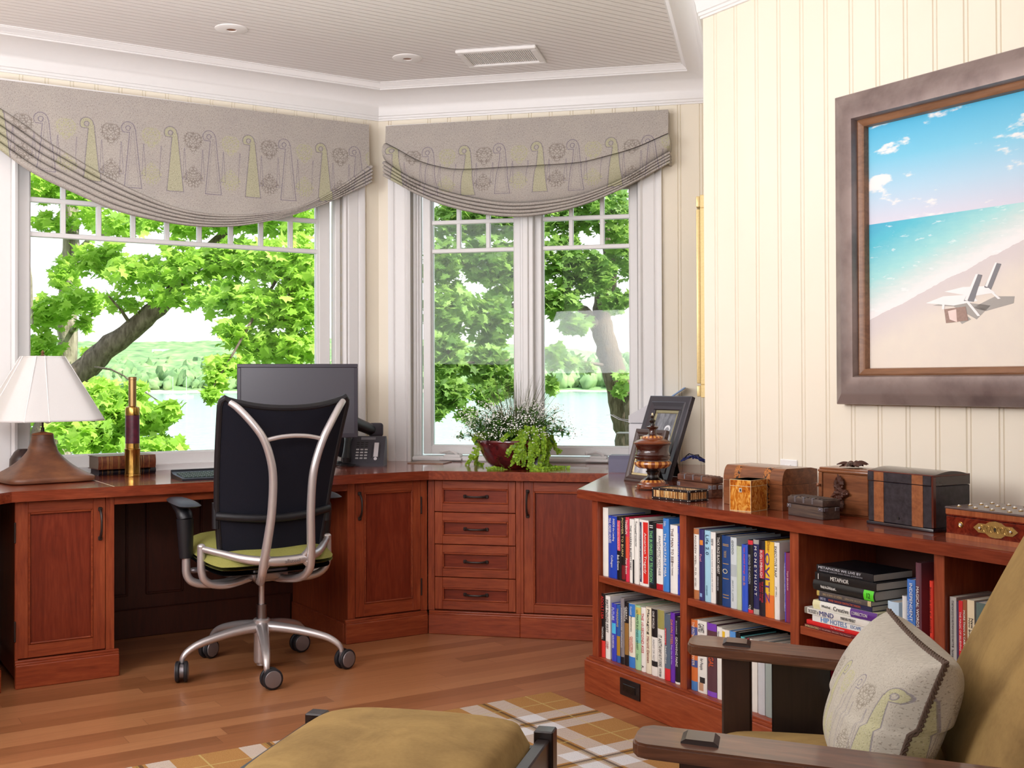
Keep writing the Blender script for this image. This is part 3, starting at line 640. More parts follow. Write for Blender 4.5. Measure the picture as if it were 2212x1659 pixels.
mb.box(uR0, uR0 + .02, FY + .02, DEPA, 0, ZB - .001); mb.box(uR0, uR1, FY, FY + .021, zbase, ZB - .001, .001, 1); mb.box(uR2, u1, FY, FY + .021, zbase, ZB - .001, .001, 1); mb.box(uR0, u1, FY + .021, FY + .03, .02, ZB - .001); mb.box(uR0, uR2 - .1, DEPA - .012, DEPA, .02, ZB - .001)
mb.build('carcass', cherry_z, t)
mb = MB(); plinth(mb, uR0 - .016, BY * math.tan(PI / 8) + .0); mb.box(uR0 - .016, uR0 + .014, BY + .03, DEPA - .06, 0, zbase - .018, .003, 1); mb.build('plinth', cherry_x, t)
d_ = door(t, uR1, uR2, zbase + .003, ZB - .004, GA.u(787, 1200, FY), GA.u(891.5, 1200, FY), GA.z(787, 1305, FY), GA.z(787, 1065, FY)); handle(d_, GA.u(776, 1090, FY), GA.z(776, 1093, FY), FY, GA.z(776, 1066, FY) - GA.z(776, 1120, FY), 'z'); hinge(d_, uR2, ZB - .12); hinge(d_, uR2, zbase + .11)
# --- drawers and door under the right window
ux = [GB.u(x, 1200, FY) for x in (938.5, 1114.5, 1131, 1146, 1151)]
t = thing('drawer_cabinet', 'cherry cabinet of four stacked drawers under the plant', 'cabinet', GB.o, tB, 'base cabinets of the built-in desk')
mb = MB(); u0 = -.05 * math.tan(PI / 8) + .002
um = (ux[1] + ux[2]) / 2 + .004
mb.box(u0, ux[0], FY, FY + .021, zbase, ZB - .001, .001, 1); mb.box(ux[1], um, FY, FY + .021, zbase, ZB - .001, .001, 1); mb.box(u0, um, FY + .021, FY + .03, .02, ZB - .001); mb.box(um - .018, um, FY + .02, DEPB, .02, ZB - .001); mb.box(u0 + .3, um, DEPB - .012, DEPB, .02, ZB - .001)
mb.build('carcass', cherry_z, t)
mb = MB(); plinth(mb, -BY * math.tan(PI / 8), um); mb.build('plinth', cherry_x, t)
for k, (ya, yb_, hy) in enumerate(((1272, 1299, 1285.5), (1196, 1229, 1214), (1127, 1158, 1143.5), (1056.5, 1087.5, 1073))):
    d_ = door(t, ux[0], ux[1], zd[k], zd[k + 1], GB.u(956, 1200, FY), GB.u(1098.5, 1200, FY), GB.z(1027, yb_, FY) - .001, GB.z(1027, ya, FY) + .001, 'drawer')
    d_['label'] = 'flat drawer front with a recessed panel and dark pull'
    handle(d_, GB.u(1027.5, hy, FY), GB.z(1027.5, hy, FY), FY + .009, GB.u(1051, hy, FY) - GB.u(1004, hy, FY), 'x')
t = thing('base_cabinet', 'cherry base cabinet with one door beside the drawers, partly behind the bookcase', 'cabinet', GB.o, tB, 'base cabinets of the built-in desk')
mb = MB(); u1 = GB.u(1300, 1200, FY) + .10; uD1 = u1 - .02
mb.box(um, um + .018, FY + .021, DEPB, .02, ZB - .001); mb.box(um, ux[2], FY, FY + .021, zbase, ZB - .001, .001, 1); mb.box(uD1, u1, FY, FY + .021, zbase, ZB - .001, .001, 1); mb.box(um, u1, FY + .021, FY + .03, .02, ZB - .001); mb.box(um, u1, DEPB - .012, DEPB, .02, ZB - .001)
mb.build('carcass', cherry_z, t); mb = MB(); plinth(mb, um, u1); mb.build('plinth', cherry_x, t)
d_ = door(t, ux[2], uD1, zbase + .003, ZB - .004, GB.u(1153, 1200, FY), uD1 - .055, GB.z(1160, 1306, FY), GB.z(1160, 1062, FY)); handle(d_, GB.u(1140, 1088, FY), GB.z(1140, 1088, FY), FY, GB.z(1140, 1062, FY) - GB.z(1140, 1115, FY), 'z')
# --- side run at the far left
GE = Fr((pL.x, pL.y), tE); t = thing('base_cabinet', 'cherry cabinet of the side run at the left edge of the photo', 'cabinet', GE.o, tE, 'base cabinets of the built-in desk')
mb = MB(); e0 = -.05 * math.tan(PI / 8) - .004; mb.box(-2.6, e0, FY, FY + .5, zbase - .01, ZB - .001, .001, 1)
mb.build('carcass', cherry_z, t); mb = MB(); plinth(mb, -2.6, -BY * math.tan(PI / 8) - .0); mb.build('plinth', cherry_x, t)
door(t, -.62, e0 - .03, zbase + .003, ZB - .004, -.555, e0 - .09, pz0_, pz1_)

# ================================================================== BOOKCASE
KY = .022
bk = thing('bookcase', 'low cherry bookcase along the right wall', 'bookcase', GK.o, tK)
ku = lambda px, py, y=KY: GK.u(px, py, y)
kz = lambda px, py, y=KY: GK.z(px, py, y)
ST = [(ku(1279, 1200), ku(1291, 1200)), (ku(1468, 1200), ku(1482, 1200)), (ku(1706, 1250), ku(1725, 1250)), (ku(2017, 1250), ku(2040, 1250))]
pitch = ST[2][0] - ST[1][0]
u_ = ST[3][0] + .54
for k in range(4): ST.append((u_ + k * .53, u_ + k * .53 + .035))
KEND = ST[-1][1]
zs1, zs1b = kz(1298, 1245), kz(1298, 1258.5); zlow = .135
KDEP = .345; KTB = ZT - .034
def kdep(u): return -n_C(u)
# top: front edge, cut end against the worktop, back edge along the walls
cut = GK.loc((GB.w(kcut, .0, 0).x, GB.w(kcut, .0, 0).y, 0))
ceK = GK.loc((CE.x, CE.y, 0)); c1K = GK.loc((C1.x, C1.y, 0))
def backy(u): t_ = (u - ceK.x) / (c1K.x - ceK.x); return ceK.y + (c1K.y - ceK.y) * t_ - .005
dcut = GK.loc((*FD.w(.555, -.008, 0)[:2], 0)); wcut = GK.loc((*nrm(GB.w(1.278, -.004, 0)), 0))
cutp = GK.loc((*nrm(GB.w(kcut, -.004, 0)), 0))
tp = [(-.03, 0), (KEND + .02, 0), (KEND + .02, backy(KEND)), (ceK.x, backy(ceK.x) - .004), (wcut.x, wcut.y), (cutp.x, cutp.y)]
mb = MB(); bm = bmesh.new(); vs = [bm.verts.new((a, b, KTB)) for a, b in tp]; f = bm.faces.new(vs); bm.normal_update()
if f.normal.z < 0: f.normal_flip()
ex = bmesh.ops.extrude_face_region(bm, geom=[f]); bmesh.ops.translate(bm, vec=(0, 0, ZT - KTB), verts=[e for e in ex['geom'] if isinstance(e, bmesh.types.BMVert)])
bmesh.ops.recalc_face_normals(bm, faces=bm.faces[:]); bmesh.ops.bevel(bm, geom=[e for e in bm.edges if all(v.co.z > ZT - 1e-4 for v in e.verts)], offset=.003, segments=2, affect='EDGES')
bm.verts.index_update(); mb.add([v.co[:] for v in bm.verts], [[v.index for v in f.verts] for f in bm.faces]); bm.free(); mb.build('top', top_x, bk)
ind = plain('36241d', .6)
for k, (a, b) in enumerate(ST):
    mb = MB(); y1 = min(KDEP, backy(a) - .02)
    mb.box(a, b, KY, y1, zlow - .02 if k else 0.0, KTB - .0005, .0015, 1); mb.build('divider' if k else 'end_panel', cherry_z, bk)
SH = {}
inn = [(ST[k][1], ST[k + 1][0]) for k in range(len(ST) - 1)]
z3 = kz(1738, 1355); z2 = kz(1493, 1294.5)
for k, (a, b) in enumerate(inn):
    zt = (zs1, z2, z3, kz(2050, 1437, KY + .03))[k] if k < 4 else z3
    mb = MB(); mb.box(a + .0005, b - .0005, KY + .004, KDEP, zt - .024, zt, .0015, 1); mb.build('shelf', cherry_x, bk); SH[k] = zt
mb = MB(); mb.box(ST[0][1], KEND, KY + .003, KDEP, zlow - .02, zlow, .001, 1); mb.build('bottom_shelf', cherry_x, bk)
mb = MB(); mb.box(ST[0][0], KEND, KDEP, KDEP + .01, .02, KTB - .001); mb.build('back', plain('4a2014', .5), bk, smooth=0)
zb = kz(1264, 1422, -.001)
mb = MB(); mb.box(ST[0][0] - .022, KEND + .02, -.001, .028, 0, zlow - .016, .003, 1); mb.box(ST[0][0] - .016, KEND + .02, .004, .028, zlow - .017, zlow - .007, .003, 2); mb.box(ST[0][0] - .008, KEND + .02, .010, .028, zlow - .008, zlow - .0005, .003, 2)
mb.build('plinth', cherry_x, bk)
# outlet in the plinth
u0, z0 = GK.on(1341.5, 1497, -.001); u1 = GK.u(1384, 1497, -.001); zt_ = kz(1342, 1462, -.001); zb_ = kz(1342, 1499, -.001)
blk = plain('1d1618', .35, var=.05); blk2 = plain('120d0f', .3)
t = thing('wall_outlet', 'dark brown power outlet set in the bookcase plinth', 'outlet', GK.w((u0 + u1) / 2, -.0012, (zt_ + zb_) / 2), tK)
w_, h_ = (u1 - u0) / 2, (zt_ - zb_) / 2
mb = MB(); mb.box(-w_, w_, -.006, 0, -h_, h_, .003, 2); mb.build('cover_plate', blk, t)
mb = MB(); mb.box(-w_ * .62, w_ * .62, -.009, -.005, -h_ * .45, h_ * .45, .002, 1)
for s_ in (-1, 1):
    for dx in (-.006, .006): mb.box(s_ * w_ * .32 - .0035, s_ * w_ * .32 + .0035, -.0096, -.0085, dx - .0012, dx + .0012)
    mb.cyl((s_ * w_ * .32 + .009, -.0096, 0), (s_ * w_ * .32 + .009, -.0085, 0), .0025, n=10)
mb.build('socket', blk2, t)
# ================================================================== BOOKS
paper = plain('cfc6b6', .85, var=.08, scale=300, name='book_pages')
SPY = KY + .014
_bm = {}
def cov(h, rough=.38):
    return plain(h, rough, var=.05, scale=25)
def spine_poly(t, D, b, e=.0018):
    n = 5; o = [(-t / 2, D)]; i_ = [(t / 2 - e, D)]
    o += [(-t / 2 * math.cos(PI * k / (2 * n) * 1) if False else -t / 2 + t * k / n, b * (1 - math.sin(PI * k / n))) for k in range(n + 1)]
    o.append((t / 2, D))
    i_ += [(t / 2 - e - (t - 2 * e) * k / n, b * (1 - math.sin(PI * k / n)) + e) for k in range(n + 1)]
    i_.append((-t / 2 + e, D)); return o + i_
def make_book(parent, t, h, D, color, bands=(), titles=(), hard=True, b=None):
    b = (.004 if hard else .0008) if b is None else b
    mb = MB(); mb.prism(spine_poly(t, D, b), 0, h); mb.build('cover', cov(color), parent, smooth=50)
    e = .003 if hard else .0004; mb = MB(); mb.box(-t / 2 + .0019, t / 2 - .0019, b + .002, D - (.004 if hard else .0004), e, h - e); mb.build('pages', paper, parent, smooth=0)
    for z0, z1, c, *w in bands:
        x0, x1 = (w[0], w[1]) if w else (-.5, .5); n = 6; mb = MB()
        pts = [(t * (x0 + (x1 - x0) * k / n) * .996, b * (1 - math.sin(PI * (min(max(x0 + (x1 - x0) * k / n + .5, 0), 1)))) - .0004) for k in range(n + 1)]
        vs = [(x, y, z) for z in (z0 * h, z1 * h) for x, y in pts]; m = n + 1
        mb.add(vs, [(k, k + 1, m + k + 1, m + k) for k in range(n)]); mb.build('label_band', cov(c), parent, smooth=60)
    for s_, c, zc, ln, sz, *xo in titles:
        x = (xo[0] if xo else 0) * t
        M = Matrix(((0, 1, 0, x), (0, 0, -1, -.0009), (-1, 0, 0, zc * h), (0, 0, 0, 1)))
        text(parent, s_, .02, M, plain(c, .4, var=.0), 'title', w=ln * h, squeeze=sz * t)
def shelf_book(lab, x0, x1, ytop, zs, color, bands=(), titles=(), D=.155, hard=True, lean=0, dy=0, group='books on the shelves', ym=None):
    ym = ym or ytop + 60
    a, b_ = GK.u(x0, ym, SPY), GK.u(x1, ym, SPY); t = max(.006, b_ - a - .0008); h = GK.z((x0 + x1) / 2, ytop, SPY) - zs
    o = thing('book', lab, 'book', GK.w((a + b_) / 2, SPY + dy, zs), tK, group)
    if lean: o.rotation_euler = (0, lean, tK)
    make_book(o, t, h, D, color, bands, titles, hard); return o
g1 = 'books on the upper left shelf'; S0 = SH[0] + .0005
W, K = 'f2f0ea', '17151a'
for r_ in (
 ('tall blank white book first on the upper left shelf', 1300.5, 1312, 1096.7, 'efece4', (), (), .20),
 ('royal blue book with white mail order title', 1312.6, 1330.6, 1114.6, '2446b8', (), (('INSIDE the Leading', W, .78, .36, .3, .22), ('MAIL ORDER HOUSES', W, .76, .40, .28, -.2), ('Colleges', W, .27, .2, .3, 0)), .17),
 ('black book with pink label panel beside the royal blue book', 1331, 1340.4, 1116, K, ((.46, .94, 'e0566a', -.36, .36),), (('THE SEVEN MIRACLES', 'f6c8ce', .70, .44, .35, 0), ('Bob Greene', W, .27, .24, .5, 0)), .16),
 ('black book with gold power title', 1340.7, 1349, 1116, '1b1412', ((.02, .24, '7a1a22'),), (('POWER TO BURN', 'd8c48a', .68, .6, .5, 0),), .16),
 ('narrow red and pink book between black and white books', 1349.5, 1357.3, 1117.4, 'dd3350', ((.36, .70, 'e2533c', -.45, .45),), (('TINSERUN', W, .85, .22, .6, 0), ('Peter Brown', W, .24, .24, .5, 0)), .16),
 ('white book with spaced black letters and a black lower strip', 1358.2, 1367.8, 1121.4, W, ((.0, .37, K, .3, .5),), (('THE WARREN BUFFETT WAY', '3a3a42', .55, .7, .4, -.05),), .165),
 ('white book with one bold black word and exclamation mark', 1368.7, 1378.3, 1120.2, W, (), (('Trumped!', K, .86, .2, .55, 0), ('THE INSIDE STORY', '6a6a6a', .66, .18, .34, 0)), .165),
 ('white book with a navy strip and a red title panel', 1379.6, 1399.3, 1123.3, 'f4f2ee', ((.05, .96, '2b2f58', -.46, -.2), (.04, .97, 'd92a24', .0, .46)), (('LAWRENCE SCHILLER and JAMES WILLWERTH', W, .5, .8, .12, -.33), ('American Tragedy', W, .5, .62, .3, .22)), .165),
 ('black book with green television business title', 1400, 1415, 1127.6, '15171a', ((.06, .88, '24364a', -.42, .30),), (('THIS BUSINESS OF TELEVISION', '8fe08a', .48, .78, .42, -.06), ('II', W, .93, .04, .5, 0)), .17),
 ('white book with red bands at top and bottom', 1416, 1430.2, 1132, W, ((.93, 1.0, 'b8202e'), (0, .09, 'b8202e')), (('FANTASTIC VOYAGE', '77777c', .52, .6, .28, .12), ('RAY KURZWEIL', 'a0a0a4', .52, .4, .18, -.2)), .17),
 ('bright blue book with white portable title', 1430.8, 1443.2, 1120.2, '3f86d8', (), (('The PORTABLE MBA', W, .5, .6, .42, 0), ('Collins', W, .93, .07, .4, 0)), .18),
 ('white book with dark red man title and author', 1446, 1461.8, 1134.4, 'f5f3ef', (), (('THE MAN TO SEE', '5a2a2c', .70, .5, .32, -.1), ('EVAN THOMAS', '6d5a5a', .36, .2, .2, -.1)), .16),
 ('narrow blue book last on the upper left shelf', 1462.3, 1467.3, 1137, '3448c4', (), (('WHAT DOES JOAN SAY?', W, .6, .6, .6, 0),), .15)):
    shelf_book(r_[0], r_[1], r_[2], r_[3], S0, r_[4], r_[5], r_[6], r_[7], group=g1)
g2 = 'books on the lower left shelf'; S1 = zlow + .0005
for r_ in (
 ('black book with red lower third, first on lower left shelf', 1297.3, 1306, 1282, '1a1618', ((0, .26, 'e23a35'),), (('ADCULT USA', 'e8413c', .78, .36, .6, 0), ('TWITCHELL', W, .38, .2, .4, 0)), .17),
 ('tall white book with black serif first things title', 1306.2, 1316.5, 1287.2, 'f3f1ec', (), (('FIRST THINGS FIRST', K, .68, .52, .5, 0), ('COVEY', 'a52a35', .22, .12, .5, 0)), .18),
 ('violet blue book with glowing cyan patch', 1319.4, 1329.8, 1303.8, '3b46c4', ((.48, .66, '4fc3f0', -.42, .42),), (('FUTURE', 'dfe6ff', .82, .22, .5, .0), ('FAITH POPCORN', W, .34, .22, .4, 0)), .15),
 ('blue book with mustard middle band', 1330.2, 1338, 1306.5, '2a5fae', ((.12, .46, 'b48a2c'),), (('THREADING', 'e6c97a', .78, .32, .5, 0),), .15),
 ('thin grey book with a black foot, taller than its neighbours', 1338.8, 1346.7, 1291.9, '8a8488', ((0, .11, K),), (('POWERHOUSE THINKING', 'e2e2e6', .55, .6, .34, 0),), .17),
 ('black book with brown woodgrain middle', 1347.3, 1356.3, 1300.5, K, ((.17, .67, '9a7038'),), (('GERRY', W, .83, .2, .4, .2), ('SPENCE', W, .80, .22, .3, -.22)), .17),
 ('blue and white cholesterol health book', 1356.7, 1370.2, 1304.5, 'f3eedd', ((.80, 1, '3a7fd0'), (0, .17, '3a7fd0')), (('Kowalski', W, .89, .13, .3, 0), ('Revolutionary', '2a2a30', .68, .24, .3, .0), ('CHOLESTEROL', 'd0433a', .36, .26, .3, .1), ('PROGRAM', 'd0433a', .36, .22, .2, -.2)), .16),
 ('pale green book with business library title', 1370.9, 1382.8, 1307.8, 'a9d6a0', ((.42, .62, '7fd0c8', -.48, .48), (.86, .97, 'd9c66a', -.3, .5)), (('ULTIMATE BUSINESS LIBRARY', '1f4a36', .62, .62, .34, 0), ('Crainer', '3a6a50', .2, .1, .34, 0)), .16),
 ('white book with red ten second title', 1383.2, 1393.2, 1311.8, 'f4f1ec', (), (('THE 10-SECOND KISS', 'c8262f', .6, .62, .5, 0), ('R.', K, .07, .04, .4, 0)), .15),
 ('cream book with bold black and red lettering', 1393.5, 1405.1, 1311.8, 'efe5cc', (), (('Managing', K, .78, .38, .5, .08), ('Harold Geneen', '8e2a26', .36, .4, .42, .08)), .17),
 ('book with black upper half showing a small globe', 1405.6, 1418.6, 1315.7, 'f0ede6', ((.58, 1, '1b191c'), (.14, .22, '202024')), (('ONE WORLD', W, .84, .26, .32, 0), ('READY OR NOT', '9a9aa0', .38, .32, .26, 0)), .17),
 ('white book with olive top block and tall thin letters', 1419, 1433.2, 1317.7, 'f1eee6', ((.72, 1, 'a09a58'),), (("IT AIN'T", '2a2a2e', .55, .16, .5, 0), ('AS EASY AS IT LOOKS', '2a2a2e', .32, .3, .42, 0), ('PORTER BIBB', '4a4a50', .08, .12, .3, 0)), .17),
 ('grey blue book with red foot and vertical red word', 1433.9, 1446.2, 1326.4, '5a6c80', ((0, .18, 'dc2c33'), (.53, .78, 'c8303c', -.45, -.05)), (('breaking', 'f2d8da', .66, .2, .24, -.25), ('headlines', W, .38, .26, .3, -.1)), .15),
 ('purple book with orange and white lettering', 1446.5, 1456, 1323.7, '6a2fb0', (), (('DAWN STEEL', 'f0a04a', .72, .36, .5, .0), ('They Can Kill You', 'e8dcf4', .4, .28, .34, -.05)), .16),
 ('black book with white growing title, last on lower left shelf', 1456.5, 1467, 1332.3, '1c1a1c', ((0, .03, W),), (('GROWING PAINS', W, .48, .44, .45, .0), ('ERIC G. FLAMHOLTZ', 'c8c8c8', .84, .2, .3, 0)), .15)):
    shelf_book(r_[0], r_[1], r_[2], r_[3], S1, r_[4], r_[5], r_[6], r_[7], group=g2)
g3 = 'books on the upper middle shelf'; S2 = SH[1] + .0005
for r_ in (
 ('white book with terracotta ends', 1496.8, 1508.1, 1141.7, 'f3f0ea', ((.92, 1, 'b87448'), (0, .13, 'b87448')), (('ANDREW WEIL, M.D.', '8a7a72', .62, .58, .34, 0), ('EIGHT WEEKS', '9a8a82', .24, .12, .3, 0)), .18, 0),
 ('indigo book with a small orange mark', 1508.5, 1519.3, 1143.6, '34306e', ((.78, .85, 'e08a3a', -.3, .35), (.05, .1, '8fb0e0', -.3, .2)), (('Fuel', 'e8a0b0', .60, .1, .4, 0),), .18, 0),
 ('pale sky blue book with italic Life title', 1520.4, 1532.9, 1146.2, 'a8d6ee', (), (('Life 2.0', '1f3f66', .80, .28, .5, .1), ('RICH KARLGAARD', '6a90a8', .16, .14, .25, 0)), .18, 0),
 ('plain white book with small black print', 1533.1, 1544.1, 1149.4, 'f4f2ee', (), (('THE RIGHT WAY', '444448', .86, .1, .4, .0), ('the simple habits of a good life well told', '8a8a90', .46, .6, .18, 0)), .18, 0),
 ('black book with heavy white capitals beside the wide navy book', 1544.4, 1557.5, 1154, '161618', (), (('THICK FACE BLACK HEART', W, .70, .52, .42, .1), ('CHIN-NING CHU', 'cfcfd4', .30, .2, .24, 0)), .18, 0),
 ('wide navy book with gold bands and emblem', 1557.7, 1575.9, 1157.5, '1f4480', ((.855, .865, 'c09a5a', -.35, .35), (.875, .885, 'c09a5a', -.35, .35), (.60, .61, 'c09a5a', -.35, .35), (.39, .40, 'c09a5a', -.35, .35), (.12, .13, 'c09a5a', -.35, .35), (.16, .17, 'c09a5a', -.35, .35)), (('THE BOOK', 'c9ad70', .74, .1, .3, 0), ('O', 'd8d0b0', .5, .07, .6, 0)), .19, 0),
 ('pale grey book with a drawing of a chair', 1576.1, 1589.5, 1161, 'd5dee2', ((.45, .62, 'b9c2c6', -.46, .46),), (('GOOD', '5a6468', .86, .2, .3, .0), ('JERRY A. JAMES', '7a868a', .25, .3, .2, 0)), .19, 0),
 ('slim mint green book without lettering', 1589.6, 1599.9, 1180, 'c6d4b4', (), (), .15, 0),
 ('blue book with orange and pink lettering', 1600.5, 1613.5, 1176.6, '3358d0', (), (('ten stupid things', 'f06a7a', .76, .4, .34, .1), ('men do', 'f0a048', .46, .14, .4, .1)), .15, 0),
 ('black book with red bands at both ends', 1613.9, 1624.9, 1166.9, '17151a', ((.94, 1, 'e03440'), (0, .045, 'e03440')), (('BEYOND THE HORIZON', 'b8bcc4', .6, .4, .4, 0), ('OJ', W, .08, .06, .5, 0)), .17, 0),
 ('navy book with widely spaced white capitals and grey ends', 1625.4, 1637.8, 1165.6, '27295c', ((.94, 1, 'b0aca6'), (0, .07, 'b0aca6')), (('M O N E Y H U N T', W, .58, .66, .42, .08),), .17, 0),
 ('dark book with white on red author panel', 1638.3, 1650.8, 1168.2, '201a26', ((.5, .88, 'c02a38', -.4, .42),), (('RUSH LIMBAUGH', W, .69, .36, .45, .02), ('THE WAY THINGS', 'd8304a', .32, .28, .28, .2), ('OUGHT TO BE', 'd8304a', .32, .24, .24, -.18)), .17, 0),
 ('yellow orange book with violet letters', 1651, 1670.2, 1170, 'f2c13a', ((0, .30, 'ec7a34'),), (('OVITZ', '5a3a9a', .52, .66, .5, -.15), ('Slater', 'b8782a', .93, .14, .3, 0)), .17, 0),
 ('white book leaning slightly, bold black trap title', 1670.6, 1682, 1172, 'f3f1ed', (), (('EXECUTIVE TRAP', K, .75, .4, .4, -.05), ('JAY HALL', '4a4a4e', .36, .14, .28, 0)), .17, 0),
 ('short blue and red book last on upper middle shelf', 1693, 1704.8, 1194, '8a2f56', ((.0, 1, '4a46c0', -.5, -.1),), (('TOM BROKAW', 'e8c0c8', .6, .28, .28, .25), ('THE GREATEST GENERATION SPEAKS', 'c8ccf0', .5, .7, .2, -.3)), .14, .03)):
    shelf_book(r_[0], r_[1], r_[2], r_[3], S2, r_[4], r_[5], r_[6], r_[7], lean=0, group=g3)
g4 = 'books on the lower middle shelf'
for r_ in (
 ('book striped orange and blue, first on lower middle shelf', 1491.3, 1504.9, 1338.8, 'd9743a', ((.78, .9, '4a5a9a'), (.56, .66, '4a5a9a'), (.33, .43, '4a5a9a'), (0, .13, '4a7fc0')), (('THE PATH', 'f2e0d0', .87, .2, .4, 0), ('OF POWER', 'f2e0d0', .5, .3, .4, 0)), .17),
 ('thick white book with a boy and mortarboard on its foot', 1505, 1525, 1341.4, 'f0eee8', ((.03, .14, 'c99a7a', -.3, .2), (.14, .22, '2a2628', -.2, .34)), (('GAMES', '2a2a2e', .9, .12, .6, 0), ('Smart Moves', 'b04a46', .66, .2, .4, 0), ('for People', '3a3a40', .4, .16, .4, 0)), .17),
 ('purple and brown cookbook behind the far chair arm', 1526, 1546.5, 1346.8, '5c3a44', ((.90, 1, '7a3fb8'), (.0, .07, '8a4fc8'), (.62, .78, 'd8743a', -.3, .4)), (('NGAL', 'e8622a', .5, .2, .5, 0),), .17),
 ('white paperback behind the far chair arm', 1547, 1558, 1354.7, 'f1efe9', (), (('Nurture', '6a6a70', .88, .12, .4, 0),), .17),
 ('white paperback with yellow and red top', 1558.2, 1574, 1360.5, 'efece4', ((.86, .97, 'f0c22a', -.5, .0),), (), .17),
 ('sky blue hardcover seen past the chair front post', 1574.7, 1587, 1364, '5a9ae0', (), (), .17),
 ('black paperback with white comeback title', 1587.6, 1597.4, 1366, '151417', (), (('THE ART OF THE COMEBACK', W, .5, .66, .46, .1),), .17),
 ('turquoise slim book beside the black paperback', 1598.4, 1606.4, 1376, '63cfd6', (), (('Communication', '2a6a78', .68, .3, .4, 0),), .15),
 ('glossy black and pink book with crimson edge', 1606.8, 1616, 1378, '2a1c24', ((0, 1, 'c8283a', .28, .5), (.05, .35, 'c86a88', -.5, .1)), (), .15),
 ('white book partly hidden by the chair side panel', 1618, 1634, 1382, 'e9e6df', (), (), .16), ('pale grey book partly hidden by the chair side panel', 1635, 1650, 1386, 'c9cbd0', (), (), .16),
 ('grey green book partly hidden by the chair side panel', 1651, 1668, 1391, '9aa6a2', (), (), .16), ('white magazine box leaning at the end of the lower middle shelf', 1669, 1684, 1394, 'eceae4', (), (), .16)):
    shelf_book(r_[0], r_[1], r_[2], r_[3], S1, r_[4], r_[5], r_[6], r_[7], group=g4)
